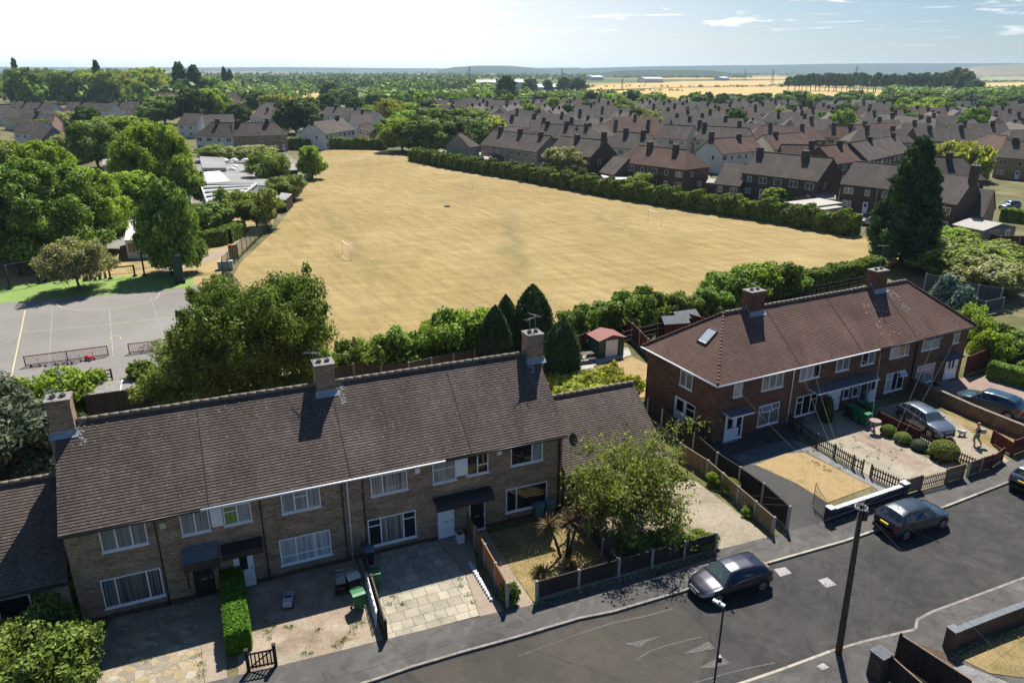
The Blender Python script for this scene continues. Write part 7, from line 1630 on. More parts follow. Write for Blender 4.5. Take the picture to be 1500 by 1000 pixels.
for r_, lst in rows.items():
    lst.sort(key=lambda t: t[0])
    if r_ in ('n', 'm', 'l'):
        for u, o, c_ in lst: tag(o, c_, 'house', {'n': 'houses just beyond the field hedge', 'm': 'houses in the middle of the estate', 'l': 'houses beyond the left end of the field'}[r_])
    else:
        k = int(r_[1:]) + 1; prev = {}
        for i, (u, o, c_) in enumerate(lst):
            tag(o, '%s, %s from left in the %s far row' % (c_, ordinal(i + 1), ordinal(k)), 'house', 'houses in the %s far row of the estate' % ordinal(k))
# estate trees between the houses
for i in range(38):
    for _ in range(20):
        y = rh.uniform(275, 455); x = rh.uniform(-20 + 0 * y, y * .68); 
        if free(x, y, 10): break
    k_ = rh.choice('AABBCEG'); h_ = rh.uniform(7, 12.5); uu, vv = px((x, y, 3)); rn2 = 'small garden trees scattered between the estate roofs'
    plant_tree(k_, Vector((x, y, 0)), h_, h_ * .42, None, name='garden_tree', group=rn2); placed.append((x, y, 2))
# ------------------------------------------------------------------ school grounds on the left
sheet('playground', [(-260, 470), (-60, 449), (0, 444), (182, 430), (306, 418), (330, 436), (345, 470), (330, 560), (300, 612), (0, 640), (-260, 670)], .02, M['playground'])
sheet('artificial_turf', [(-200, 468), (-60, 449), (0, 444), (182, 430), (282, 420), (284, 408), (270, 400), (156, 406), (52, 413), (0, 419), (-120, 430)], .03, M['artificial'])
M['dry_verge'] = groundm('dry_verge', [(.3, (.22, .17, .075)), (.5, (.34, .25, .12)), (.7, (.12, .12, .045))], .25, 4, .3)
sheet('dry_verge', [(-200, 440), (0, 419), (156, 406), (270, 400), (284, 408), (282, 420), (320, 418), (328, 405), (372, 352), (398, 330), (410, 300), (340, 320), (280, 345), (150, 372), (0, 395), (-200, 420)], .0, M['dry_verge'])
sheet('path', [(225, 398), (285, 380), (335, 362), (362, 342), (372, 346), (350, 366), (300, 384), (240, 402)], .02, M['path_brown'])
M['school_yard'] = groundm('school_yard', [(.3, (.15, .14, .13)), (.7, (.24, .225, .21))], .3, 6, .2)
sheet('school_yard', [(-200, 410), (0, 395), (150, 372), (280, 345), (340, 320), (410, 300), (440, 262), (440, 240), (420, 225), (280, 232), (100, 270), (-200, 300)], -.03, M['school_yard'])
for pts, w_, m_ in (([(38, 449), (25, 512), (12, 574)], .12, 'paint_y'), ([(34, 487), (160, 475), (283, 462)], .09, 'paint_y'), ([(82, 444), (84, 447), (92, 451), (117, 454.5), (161, 453), (208, 445), (228, 438), (234, 430)], .09, 'paint_y'),
                   ([(151, 437), (275, 426), (287, 449)], .09, 'paint_y'), ([(77, 452), (70, 560)], .05, 'paint_w'), ([(160, 454), (166, 522)], .06, 'paint_w'), ([(219, 431), (241, 496)], .05, 'paint_w'), ([(150, 553), (215, 547)], .06, 'paint_w'),
                   ([(169.5 + 8 * math.cos(k * .5236), 495 + 3 * math.sin(k * .5236)) for k in range(13)], .07, 'paint_y'), ([(-60, 520), (12, 500), (30, 487)], .06, 'paint_w')):
    strip('court_line', pts, w_, .034, M[m_])
M['rail_red'] = plain('dark_red_rail', (.16, .02, .025), .5, var=.1)
M['net_pink'] = plain('pale_pink_net', (.30, .20, .19), .9, var=.1)
def barrier(a, c, label, mid=True):
    A, B = G(*a), G(*c); d = B - A; L = d.length; o = empty('ball_barrier', Vector((A.x, A.y, .03)), math.atan2(d.y, d.x)); q = MB()
    for x in ([0, L / 2, L] if mid else [0, L]): q.box(x - .04, x + .04, -.04, .04, 0, .95)
    q.box(0, L, -.035, .035, .88, .95); q.box(0, L, -.035, .035, .06, .13); q.build('frame', M['rail_red'], o)
    q = MB(); n = int(L / .16)
    for k in range(n): q.box(k * L / n, k * L / n + .02, -.006, .006, .13, .88)
    for k in range(6): q.box(0, L, -.006, .006, .2 + k * .12, .215 + k * .12)
    q.build('net', M['net_pink'], o); return tag(o, label, 'barrier')
barrier((38, 537), (159, 521), 'long low dark red framed barrier with net on the playground'); barrier((190, 518), (275, 508), 'second dark red framed barrier partly behind the yellowish tree')
for i, (u, v, c_) in enumerate(((52, 537, (.03, .06, .2)), (74, 536, (.2, .22, .25)), (92, 535, (.15, .15, .2)), (98, 534, (.1, .12, .2)), (112, 532, (.2, .2, .22)), (132, 527, (.5, .02, .04)))):
    o = empty('toy_scooter' if i < 5 else 'toy_tricycle', G(u, v, .03), rnd.uniform(0, 1)); q = MB(); q.box(-.4, .4, -.05, .05, .08, .12); q.tube([(.36, 0, .1), (.28, 0, .75)], .02, 6); q.tube([(.28, -.2, .76), (.28, .2, .76)], .018, 6)
    if i == 5: q.box(-.3, .2, -.18, .18, .12, .34); q.box(-.4, -.1, -.12, .12, .34, .42)
    q.build('frame', plain('toy_paint', c_, .4, var=0), o)
    for xx in (-.36, .38): q = MB(); q.tube([(xx, -.03, .09), (xx, .03, .09)], .09, 12); q.build('wheel', M['tyre'], o)
    tag(o, ['dark blue toy scooter at the left end of the barrier', 'grey toy scooter leaning on the barrier, second from left', 'third toy scooter along the barrier', 'toy scooter just left of the barrier middle post', 'toy scooter right of the barrier middle post', 'small red toy tricycle in front of the barrier'][i], 'scooter' if i < 5 else 'tricycle')
o = empty('child_bicycle', G(214, 514, .03), .2); q = MB(); q.tube([(-.4, 0, .22), (-.1, 0, .55), (.3, 0, .6), (.4, 0, .22)], .025, 6); q.tube([(-.1, 0, .55), (.0, 0, .22), (.3, 0, .6)], .025, 6); q.tube([(.3, -.22, .75), (.3, .22, .75)], .02, 6); q.tube([(.3, 0, .6), (.3, 0, .75)], .02, 6); q.box(-.22, -.02, -.06, .06, .62, .67); q.build('frame', M['wood_orange'], o)
for xx in (-.4, .42): q = MB(); q.tube([(xx + .2 * math.cos(k * .4488), 0, .22 + .2 * math.sin(k * .4488)) for k in range(15)], .03, 6); q.build('wheel', M['tyre'], o)
tag(o, 'small orange brown bicycle standing in front of the second barrier', 'bicycle')
fence([(-60, 600), (0, 584), (70, 573), (165, 558)], 1.0, 'fence_black', 'wood_dark', 'dark low rail along the near edge of the playground', board=False, spacing=3.4, style='rail')
mf = plain('green_mesh', (.02, .06, .045), .5, var=.1); M['mesh_green'] = mf
fence([(351, 437), (327, 412), (328, 402), (374, 355), (398, 332)], 2.2, 'mesh_green', 'mesh_green', 'green mesh fence between the school and the left edge of the field', board=False, spacing=2.8, style='mesh', pw=.07)
fence([(414, 306), (434, 288), (459, 258)], 2.2, 'mesh_green', 'mesh_green', 'far run of green mesh fence beside the single bright tree', board=False, spacing=3.2, style='mesh', pw=.07)
def frame_posts(pts, h, label, beam=True, name='timber_climber', mat='wood_dark', h2=None):
    P_ = [G(u, v, 0) for u, v in pts]; o = empty(name, P_[0])
    for i, p in enumerate(P_): d = p - P_[0]; q = MB(); q.tube([d, d + Vector((0, 0, h))], .11, 8); q.box(d.x - .2, d.x + .2, d.y - .2, d.y + .2, 0, .22); q.build('post', M[mat], o)
    if beam:
        q = MB()
        for i in range(len(P_) - 1): q.beam(P_[i] - P_[0] + Vector((0, 0, h - .1)), P_[i + 1] - P_[0] + Vector((0, 0, h - .1)), .12, .14); q.beam(P_[i] - P_[0] + Vector((0, 0, h * .35)), P_[i + 1] - P_[0] + Vector((0, 0, h * .35)), .05, .05)
        q.build('beam', M[mat], o)
    return tag(o, label, 'climbing frame')
frame_posts([(15, 424), (58, 416), (67, 413), (30, 402)], 3.0, 'tall timber frame at the left end of the green turf')
frame_posts([(162, 409), (198, 405)], 1.5, 'low timber balance rail right of the pale round tree')
frame_posts([(212, 404), (252, 402)], 3.0, 'tall timber posts with ropes beside the weeping birch')
o = empty('play_slide', G(264, 414, .03), .4); q = MB(); q.box(-.5, .5, -.15, .15, 0, 3.4); q.build('board', mf, o)
for s_ in (-1, 1): q = MB(); q.box(s_ * .45 - .15, s_ * .45 + .15, -.5, .5, 0, .5); q.build('foot', M['trim'], o)
tag(o, 'tall narrow dark green play board on the turf by the weeping birch', 'play equipment')
for i, (u, v) in enumerate(((124, 412), (128, 411), (134, 410), (140, 411), (147, 410), (155, 408))):
    q = MB(); q.tube([(0, 0, 0), (0, 0, .5 + .2 * (i % 3))], .16, 8); o = q.build('timber_stump', M['bark_lt' if i % 2 else 'bark'], loc=G(u, v)); tag(o, 'short upright timber stump on the green turf', 'stump', 'timber stumps in a row on the green turf')
o = empty('storage_box', G(331, 394), .3); q = MB(); q.box(-.9, .9, -.5, .5, 0, .9); q.build('box_body', M['lead'], o); q = MB(); q.prism([(-.52, .9), (.52, .9), (.45, 1.1), (-.45, 1.1)], -.95, .95, 0, Matrix(((0, 0, 1, 0), (1, 0, 0, 0), (0, 1, 0, 0), (0, 0, 0, 1)))); q.build('lid', M['lead'], o); tag(o, 'pale grey metal storage box by the green mesh fence', 'storage box')
o = empty('wooden_cupboard', G(343, 378), .3); q = MB(); q.box(-.6, .6, -.35, .35, 0, 1.9); q.build('carcass', M['wood_orange'], o); q = MB(); q.box(-.55, .55, -.37, -.352, .1, 1.8); q.build('door', M['wood_orange'], o); tag(o, 'orange brown wooden cupboard beside the green mesh fence', 'cupboard')
M['roof_flat'] = groundm('grey_flat_roof', [(.3, (.20, .195, .19)), (.7, (.30, .29, .285))], .2, 3, .15)
M['roof_light'] = groundm('pale_roof_sheet', [(.3, (.42, .42, .41)), (.7, (.52, .52, .50))], .2, 3, .1)
flat([(300, 252), (304, 240), (400, 240), (412, 250), (402, 272), (320, 270)], 3.2, 3.2, 'roof_flat', 'render_w', 'school_block', 'flat grey roofed school block with round skylights', 'school')
for i, (u, v) in enumerate(((329, 233), (343, 233), (360, 233), (343, 242), (340, 246), (358, 249), (370, 246))):
    q = MB(); q.box(-.9, .9, -.6, .6, 0, .35); q.lathe([(.85, .35), (.6, .6), (0, .7)], 12, 0, (0, 0, 0), 1, .7); p = G(u, v + 3, 3.2); o = q.build('skylight', M['upvc'], loc=p); tag(o, 'small white domed skylight on the flat school roof', 'skylight', 'skylights on the flat school roof')
def monopitch(pts4, z_lo, z_hi, roof, wall, name, lab, cat='school', stripes=0, win=0):
    """pts4: pixels of near-left, near-right, far-right, far-left eaves"""
    P_ = [G(pts4[0][0], pts4[0][1], z_lo), G(pts4[1][0], pts4[1][1], z_lo), G(pts4[2][0], pts4[2][1], z_hi), G(pts4[3][0], pts4[3][1], z_hi)]; o0 = Vector((P_[0].x, P_[0].y, 0)); L_ = [p - o0 for p in P_]
    o = empty(name, o0); w_ = MB(); g_ = [Vector((p.x, p.y, 0)) for p in L_]; cm_ = sum(g_, Vector()) / 4; g_ = [cm_ + (p - cm_) * .97 for p in g_]; t_ = [Vector((g_[i].x, g_[i].y, L_[i].z - .12)) for i in range(4)]
    for i in range(4): j = (i + 1) % 4; w_.face([g_[i], g_[j], t_[j], t_[i]])
    w_.build('wall', M[wall], o); r_ = MB(); dn = Vector((0, 0, -.12)); r_.face(L_); r_.face([p + dn for p in L_][::-1])
    for i in range(4): j = (i + 1) % 4; r_.face([L_[i] + dn, L_[j] + dn, L_[j], L_[i]])
    ro = r_.build('roof', M[roof], o)
    for k in range(stripes):
        a0 = (k + .35) / stripes; a1 = (k + .72) / stripes; q = MB(); s0 = [L_[0].lerp(L_[3], a0), L_[1].lerp(L_[2], a0), L_[1].lerp(L_[2], a1), L_[0].lerp(L_[3], a1)]
        s0 = [s0[0].lerp(s0[1], .04), s0[1].lerp(s0[0], .04), s0[2].lerp(s0[3], .04), s0[3].lerp(s0[2], .04)]; q.face([p + Vector((0, 0, .25)) for p in s0]); q.build('dark_panel', M['slate_blue'], ro)
    for k in range(win):
        a = t_[0].lerp(t_[1], (k + .2) / win); c = t_[0].lerp(t_[1], (k + .8) / win); q = MB(); n_ = Vector((0, -.06, 0)); q.face([a - Vector((0, 0, 1.6)) + n_, c - Vector((0, 0, 1.6)) + n_, c - Vector((0, 0, .4)) + n_, a - Vector((0, 0, .4)) + n_]); q.build('window', M['glass_far'], o)
    return tag(o, lab, cat)
monopitch([(304, 300), (352, 288), (378, 268), (292, 268)], 3.0, 3.9, 'roof_light', 'render_w', 'school_block', 'white walled school block with dark striped pale roof', stripes=5, win=4)
monopitch([(296, 246), (332, 246), (328, 231), (292, 229)], 4.0, 4.4, 'roof_flat', 'render_w', 'school_block', 'small school block with blue framed windows behind the big bright tree', win=4)
monopitch([(300, 268), (338, 266), (322, 250), (296, 252)], 3.3, 3.6, 'roof_light', 'render_w', 'school_block', 'pale grey roofed school corner behind the striped roof')
monopitch([(408, 250), (436, 249), (424, 231), (404, 232)], 3.2, 3.8, 'roof_flat', 'wood_dark', 'school_hut', 'dark walled hut with grey roof beside the field', 'hut')
monopitch([(405, 292), (418, 293), (428, 284), (412, 282)], 2.2, 2.4, 'roof_flat', 'wood_dark', 'school_hut', 'small grey roofed shelter by the green mesh fence', 'shelter')
monopitch([(-160, 345), (22, 338), (20, 300), (-160, 305)], 3.4, 3.4, 'roof_flat', 'brick_tan', 'school_block', 'flat roofed brown brick school block at the left picture edge', win=8)
monopitch([(-160, 300), (6, 290), (4, 268), (-160, 270)], 3.4, 3.6, 'roof_light', 'render_w', 'school_block', 'pale roofed school block behind the brown brick one at left', win=6)
monopitch([(150, 242), (192, 240), (188, 232), (150, 233)], 3.0, 3.0, 'roof_flat', 'render_g', 'school_block', 'small flat roof among the trees left of the school', win=3)
monopitch([(182, 352), (232, 350), (226, 325), (186, 326)], 2.6, 3.0, 'roof_light', 'render_w', 'school_block', 'pale shelter seen between the maple and the weeping birch', win=3)
q = MB(); c0 = G(24, 262); n = 16
prof = [(5.2, 2.4), (4.6, 2.6), (3.0, 3.1), (1.4, 3.9), (.15, 5.0)]; q.lathe(prof, n, 0, (0, 0, 0), 1.0, .7); o = empty('marquee', Vector((c0.x, c0.y, 0))); q.build('canopy', M['white_paint'], o)
for k in range(4): a = k * math.pi / 2 + .78; p = MB(); p.tube([(5 * math.cos(a), 3.4 * math.sin(a), 0), (5 * math.cos(a), 3.4 * math.sin(a), 2.5)], .06, 6); p.build('pole', M['upvc'], o)
tag(o, 'white peaked marquee roof at the left picture edge', 'marquee')
q = MB(); q.lathe([(1.3, 0), (.1, 2.5), (0, 2.6)], 10); o = q.build('tipi_tent', M['render_c'], loc=G(205, 368)); tag(o, 'small pale pointed tent between the maple and the weeping birch', 'tent')
def goal(a, c, h, label, net=False):
    A, B = G(*a), G(*c); o = empty('goal_posts', A); d = B - A; q = MB(); q.tube([(0, 0, 0), (0, 0, h), d + Vector((0, 0, h)), d], .035, 8); q.build('frame', M['upvc'], o)
    if net: q = MB(); n = Vector((-d.y, d.x, 0)).normalized() * 1.3; q.tube([n * -1, n * -1 + d], .03, 6); q.tube([(0, 0, 0), n * -1], .03, 6); q.tube([d, d - n], .03, 6); q.build('ground_frame', M['dark_pipe'], o)
    return tag(o, label, 'goal')
goal((502, 372), (515, 381), 1.9, 'small white goal frame standing on the left part of the field', True); goal((949, 323), (969, 329), 1.9, 'white goal frame on the right part of the field'); goal((672, 278), (692, 277), 2.0, 'faint white goal frame on the far middle of the field'); goal((523, 243), (537, 243), 2.0, 'distant white goal frame at the far left of the field')
q = MB(); q.box(-.5, .5, -.25, .25, 0, .25); tag(q.build('bag', M['trim'], loc=G(655, 303)), 'small black bag lying on the field', 'bag')

# ------------------------------------------------------------------ far country
for pts, m_ in (([(880, 125), (1000, 119.5), (1150, 118), (1175, 124), (1000, 128), (850, 133)], 'gold'), ([(820, 141), (870, 134), (1000, 129), (1160, 127.5), (1310, 133), (1300, 141), (1150, 145), (900, 146)], 'gold'),
               ([(1440, 141), (1440, 122), (1620, 119), (1640, 140)], 'gold'), ([(1430, 119), (1440, 113), (1620, 110), (1620, 118)], 'pasture'), ([(574, 141), (580, 134), (604, 136), (606, 142)], 'gold'), ([(618, 150), (625, 138), (696, 140), (690, 152)], 'gold'),
               ([(690, 155), (696, 141), (760, 144), (800, 153)], 'pasture'), ([(400, 148), (402, 134), (466, 134), (470, 146)], 'gold'), ([(900, 116.5), (1000, 114), (1160, 113), (1150, 116)], 'gold'), ([(330, 117), (470, 116), (460, 119), (330, 120)], 'pasture')):
    P_ = [G(u, v, 0) for u, v in pts]; sheet('far_field', P_, .3 if m_ == 'gold' else .1, M[m_])
def ridge_hill(name, prof, y0, depth, mat, seed):
    """prof: (u, v) skyline at distance y0"""
    rs = np.random.RandomState(seed); pts = []; us = np.arange(prof[0][0], prof[-1][0] + .1, 2.5)
    q = MB(); top = [at_dist(u, lerp_tab(prof, u) + rs.uniform(-.22, .22), y0) for u in us]; n = len(top)
    rows_ = []
    for dy, fz in ((-depth * .55, 0.0), (-depth * .35, .45), (-depth * .15, .85), (0, 1.0), (depth * .4, .8), (depth, 0)):
        rows_.append([Vector((p.x * (1 + dy / y0), p.y + dy, max(0, p.z) * fz + (rs.uniform(-1.5, 1.5) if 0 < fz < 1 else 0))) for p in top])
    b = 0
    for r_ in rows_: q.v += [tuple(p) for p in r_]
    for i in range(len(rows_) - 1):
        for k in range(n - 1): q.f.append((i * n + k, i * n + k + 1, (i + 1) * n + k + 1, (i + 1) * n + k)); q.m.append(0); q.sm.append(True)
    return tag(q.build(name, mat), kind='structure')
M['hill'] = groundm('wooded_hill', [(.35, (.014, .026, .014)), (.65, (.028, .045, .022))], .004, .03, .3)
M['hill2'] = groundm('hill_fields', [(.4, (.04, .06, .025)), (.5, (.22, .15, .09)), (.62, (.10, .11, .045))], .0011, .02, .2)
ridge_hill('hills', [(-200, 99.5), (0, 98), (150, 99), (300, 99), (420, 98.5), (560, 100), (700, 100.5), (850, 99)], 7800, 1200, M['hill'], 1)
ridge_hill('hills', [(640, 103), (665, 98.5), (700, 96.5), (745, 96.5), (775, 99), (800, 102), (812, 104)], 5200, 700, M['hill'], 2)
ridge_hill('hills', [(780, 101.5), (860, 100), (950, 97.5), (1020, 96.5), (1120, 95.5), (1200, 94), (1300, 93), (1400, 93), (1500, 92.5), (1700, 92)], 6000, 1100, M['hill'], 3)
ridge_hill('hills', [(1395, 103), (1440, 97), (1500, 94), (1600, 92), (1720, 92)], 4200, 800, M['hill2'], 4)
ridge_hill('hills', [(880, 108), (900, 104), (960, 102.5), (1040, 103), (1075, 108)], 3000, 500, M['hill'], 5)
# tree-covered plain: thousands of far trees read as one mass
def wood(name, cells, n, size, seed, leaf, per=12, hh=(7, 13)):
    rs = np.random.RandomState(seed); V = []
    C_ = []
    for _ in range(n):
        c = cells[rs.randint(len(cells))]; u = rs.uniform(c[0], c[1]); v = c[2] + (c[3] - c[2]) * rs.random() ** .7; p = G(u, v)
        C_.append((p.x, p.y, rs.uniform(*hh) * (c[4] if len(c) > 4 else 1)))
    C_ = np.array(C_); D = rs.normal(0, 1, (n, per, 3)); D[..., 2] = np.abs(D[..., 2]) * .9 ; D /= np.linalg.norm(D, axis=2)[..., None]
    r_ = C_[:, 2][:, None, None] * np.array([.55, .55, .75]) ; P = np.concatenate([C_[:, :2], C_[:, 2:] * .25], 1)[:, None, :] + D * r_
    sz = np.repeat(C_[:, 2], per) * size
    P = P.reshape(-1, 3); D = D.reshape(-1, 3); N = D + rs.normal(0, .5, P.shape); N /= np.linalg.norm(N, axis=1)[:, None]
    T_ = rs.normal(0, 1, P.shape); T_ -= (T_ * N).sum(1)[:, None] * N; T_ /= np.linalg.norm(T_, axis=1)[:, None]; B_ = np.cross(N, T_); a = T_ * sz[:, None] * .5; b = B_ * sz[:, None] * .42
    V = np.stack([P - a, P + b, P + a, P - b], 1).reshape(-1, 3)
    return tag(link(name, np_mesh(name, V, 4, LF[leaf])), kind='stuff')
wood('far_woodland', [(-40, 700, 104, 118), (300, 700, 108, 128), (340, 560, 114, 131), (-40, 330, 110, 135), (560, 860, 106, 118), (560, 700, 118, 133), (850, 1150, 104.5, 112), (900, 1100, 110, 115, .8), (1150, 1420, 105, 112), (1420, 1520, 106, 110)], 4200, .5, 61, 'dark', 14)
wood('far_woodland', [(300, 560, 120, 150), (540, 720, 146, 158), (700, 900, 143, 153, .8), (560, 640, 128, 134), (300, 420, 130, 150), (690, 720, 130, 142), (1290, 1440, 138, 150), (1420, 1520, 138, 146)], 700, .42, 62, 'mid', 22, (7, 11))
wood('far_hedgerows', [(850, 1290, 127.2, 128.2, .45), (830, 1000, 133, 134, .3), (1130, 1300, 124, 126, .4), (560, 830, 134, 137, .5), (330, 480, 132, 134, .5), (1440, 1520, 119, 121, .5)], 420, .6, 63, 'dark', 10, (5, 9))
wood('woodland_undergrowth', [(15, 345, 122, 153)], 700, .42, 64, 'mid', 18, (8, 15))
def tb(key, u, v, h, r, grp, name='broadleaf_tree'): return plant_tree(key, G(u, v), h, r, None, name=name, group=grp)
rf_ = random.Random(9)
g1 = 'tree belt behind the estate on the right'
for i in range(54):
    u = 735 + i * 14.5 + rf_.uniform(-6, 6); tb(rf_.choice('AABBCGB'), u, rf_.uniform(152, 158) - (3 if u > 1050 else 0), rf_.uniform(6.5, 10), rf_.uniform(4.5, 6.5), g1)
for u, v, h, r, k in ((815, 165, 8.5, 9, 'D'), (900, 160, 10, 9, 'C'), (925, 158, 12, 9, 'B'), (948, 160, 10, 9, 'C'), (865, 160, 12, 5, 'B'), (1110, 166, 12, 10, 'B'), (1160, 165, 13, 10.5, 'A'), (1180, 163, 11, 9, 'C'), (1210, 160, 9, 7, 'B'), (1235, 160, 9, 7, 'A'), (1255, 168, 8, 6, 'C'), (1315, 172, 13, 10, 'B'), (1340, 170, 14, 10, 'A'), (1300, 172, 11, 8, 'B'), (1365, 178, 12, 10, 'C'), (1350, 182, 10, 8, 'D'), (1380, 170, 9, 8, 'C'), (1425, 160, 10, 9, 'B'), (1490, 170, 12, 10, 'B'), (1510, 165, 14, 10, 'A'), (995, 160, 7, 7, 'D'), (1075, 160, 8, 7, 'A')):
    tb(k, u, v, h, r, g1)
tree_proto('Q', 'dark', 22, 5.5, 3000, 1.3, 71, 'column', .36, 22, .5, limbs=3)
g2 = 'row of tall thin trees across the golden field on the right'
for i in range(38): u = 1156 + i * 6.4 + rf_.uniform(-2, 2); tb('Q', u, 133 + i * .12 + rf_.uniform(-1, 1.4), rf_.uniform(19, 23) * (1 if i > 3 else .85), rf_.uniform(4.2, 6), g2)
for u, v, h, r in ((1398, 139, 29, 15), (1380, 138, 24, 11), (1412, 141, 25, 12), (1425, 142, 17, 11)): tb('B', u, v, h, r, g2)
g3 = 'tall hazy wood beyond the houses on the left'
for i in range(150):
    u = rf_.uniform(18, 335); v = rf_.uniform(120, 153); D_ = G(u, v).y; top_v = 98 + rf_.uniform(0, 8) + max(0, (u - 240)) * .06 + (0 if 40 < u < 230 else 6) + max(0, 150 - v) * 0
    h = max(9, (24.5 + (102 - top_v) / FPX * D_ * .99) * rf_.uniform(.66, .98)); tb(rf_.choice('ACCGCGAD'), u, v, h, h * rf_.uniform(.42, .56), g3, 'woodland_tree')
for u, v, h, r, lab in ((30, 140, 33, 4, 'dark poplar spire at the left end of the hazy wood'), (150, 150, 30, 4, 'poplar tip rising over the middle of the hazy wood'), (268, 150, 29, 7, 'broad pale poplar right of the hazy wood'), (290, 150, 27, 7, 'second pale poplar beside the broad one'), (332, 140, 26, 4, 'first dark poplar of the close dark pair'), (340, 140, 24, 4, 'second dark poplar of the close dark pair'), (357, 140, 13, 3, 'short dark poplar right of the dark pair')):
    plant_tree('P', G(u, v), h * 1.06, r * .72, lab, name='poplar_tree')
for u, v, h, r, lab in ((742, 152, 21, 9, 'tall round topped tree standing before the white sheds'), (777, 137, 16, 10, 'dark tree right of the tall round topped tree'), (802, 134, 14, 7, 'left dark tree of the pair by the white sheds'), (826, 134, 17, 9, 'tall dark tree right of the pair'), (846, 136, 17, 11, 'broad dark tree at the edge of the golden field'), (738, 158, 12, 6, 'small dark tree below the tall round topped one'), (484, 148, 15, 10, 'dark hazy tree behind the field corner trees'), (514, 146, 10, 8, 'smaller hazy tree behind the field corner')):
    plant_tree('B', G(u, v), h, r, lab)
for i, (u, v) in enumerate(((562, 128), (575, 129), (655, 127), (665, 130), (680, 131), (640, 132), (700, 131), (425, 122), (440, 123), (398, 120), (375, 122))): tb('A', u, v, 13, 10, 'hazy trees on the far plain')
rv = random.Random(77)
vil = []
for i in range(46):
    u, v = (rv.uniform(365, 580), rv.uniform(121, 130)) if i < 34 else (rv.uniform(235, 330), rv.uniform(150, 158)); p = G(u, v); L = rv.uniform(12, 24); a = rv.uniform(-.5, .5); dx, dy = math.cos(a) * L / 2, math.sin(a) * L / 2
    vil.append((u, gen_house(Vector((p.x - dx, p.y - dy, 0)), Vector((p.x + dx, p.y + dy, 0)), 8.5, 5.2, 38, 'gg', rv.choice(('render_w', 'render_c', 'render_p')), rv.choice(('tile_far', 'tile_farr', 'tile_farg')), (.5,), 1)))
vil.sort(key=lambda t: t[0])
for i, (u, o) in enumerate(vil): tag(o, 'tiny hazy pale house, %s from left in the village on the left plain' % ordinal(i + 1), 'house', 'far village on the left plain')
# garden sheds and small outbuildings behind the field hedge
rg_ = random.Random(31); sl = []
for i in range(26):
    t = rg_.random(); a = G(640, 236).lerp(G(1215, 312), t); off = rg_.uniform(5, 13); p = a + Vector((.28, .96, 0)) * off; w2, d2, h2_ = rg_.uniform(1.6, 3.2), rg_.uniform(1.4, 2.4), rg_.uniform(1.8, 2.3)
    o = empty('garden_shed', Vector((p.x, p.y, 0)), rg_.uniform(-.5, .3)); q = MB(); q.box(-w2, w2, -d2, d2, 0, h2_); q.build('wall', M[rg_.choice(('wood_dark', 'wood_grey', 'wood_tan', 'render_g'))], o); q = MB()
    for s_ in (-1, 1): q.face([(-w2 - .1, s_ * (d2 + .1), h2_ - .05), (w2 + .1, s_ * (d2 + .1), h2_ - .05), (w2 + .1, 0, h2_ + .5), (-w2 - .1, 0, h2_ + .5)])
    q.build('roof', M[rg_.choice(('slate_blue', 'concrete', 'tile_far', 'concrete_dk'))], o); sl.append((px(p)[0], o))
sl.sort(key=lambda t: t[0])
for i, (u, o) in enumerate(sl): tag(o, 'small garden shed, %s from left behind the long field hedge' % ordinal(i + 1), 'shed', 'garden sheds behind the long field hedge')
# sheds and pylons
def shed(u0, u1, v, h, lab, mat='render_w'):
    a, c = G(u0, v), G(u1, v); d = c - a; o = empty('industrial_shed', a, math.atan2(d.y, d.x)); L = d.length; q = MB(); q.box(0, L, 0, 45, 0, h); q.build('wall', M[mat], o); q = MB(); q.prism([(-1, h), (46, h), (22, h + 3)], -1, L + 1, 0, Matrix(((0, 0, 1, 0), (1, 0, 0, 0), (0, 1, 0, 0), (0, 0, 0, 1)))); q.build('roof', M['cap_white'], o); return tag(o, lab, 'shed')
shed(700, 736, 132, 9, 'wide white roofed industrial shed beyond the golden field'); shed(756, 768, 131, 9, 'second white shed right of the tall tree'); shed(770, 796, 134.5, 5, 'low pale sheds in front of the dark trees'); shed(798, 830, 134, 5, 'low grey farm shed by the golden field', 'render_g'); shed(945, 972, 121.5, 8, 'white barn beyond the golden fields'); shed(1058, 1068, 118, 6, 'tiny pale barn far out in the plain'); shed(868, 884, 118, 8, 'small distant white shed at the wood edge')
def pylon(u, vb, vt, lab):
    b_ = G(u, vb); H_ = 24.5 + (102.2 - vt) / FPX * b_.y * 1.07; o = empty('pylon', b_, .5); q = MB(); w_ = H_ * .11; t_ = max(.12, b_.y * .00022)
    for sx in (-1, 1):
        for sy in (-1, 1): q.beam((sx * w_, sy * w_, 0), (sx * w_ * .22, sy * w_ * .22, H_ * .6), t_, t_); q.beam((sx * w_ * .22, sy * w_ * .22, H_ * .6), (0, 0, H_), t_, t_)
    for k in range(5):
        a, c = w_ * (1 - .78 * k / 5), w_ * (1 - .78 * (k + 1) / 5); z0_, z1_ = H_ * .6 * k / 5, H_ * .6 * (k + 1) / 5
        for s_ in (-1, 1): q.beam((-a, s_ * a, z0_), (c, s_ * c, z1_), t_ * .7, t_ * .7); q.beam((a, s_ * a, z0_), (-c, s_ * c, z1_), t_ * .7, t_ * .7)
    q.build('mast', M['pyl'], o)
    for k, f in enumerate((.62, .75, .88)): a = MB(); r_ = H_ * (.17, .2, .14)[k]; a.beam((-r_, 0, H_ * f), (r_, 0, H_ * f), t_, t_); a.beam((-r_, 0, H_ * f), (0, 0, H_ * (f + .06)), t_ * .8, t_ * .8); a.beam((r_, 0, H_ * f), (0, 0, H_ * (f + .06)), t_ * .8, t_ * .8); a.build('arm', M['pyl'], o)
    return tag(o, lab, 'pylon')
M['pyl'] = plain('galvanised_steel', (.12, .13, .14), .6, var=.1)
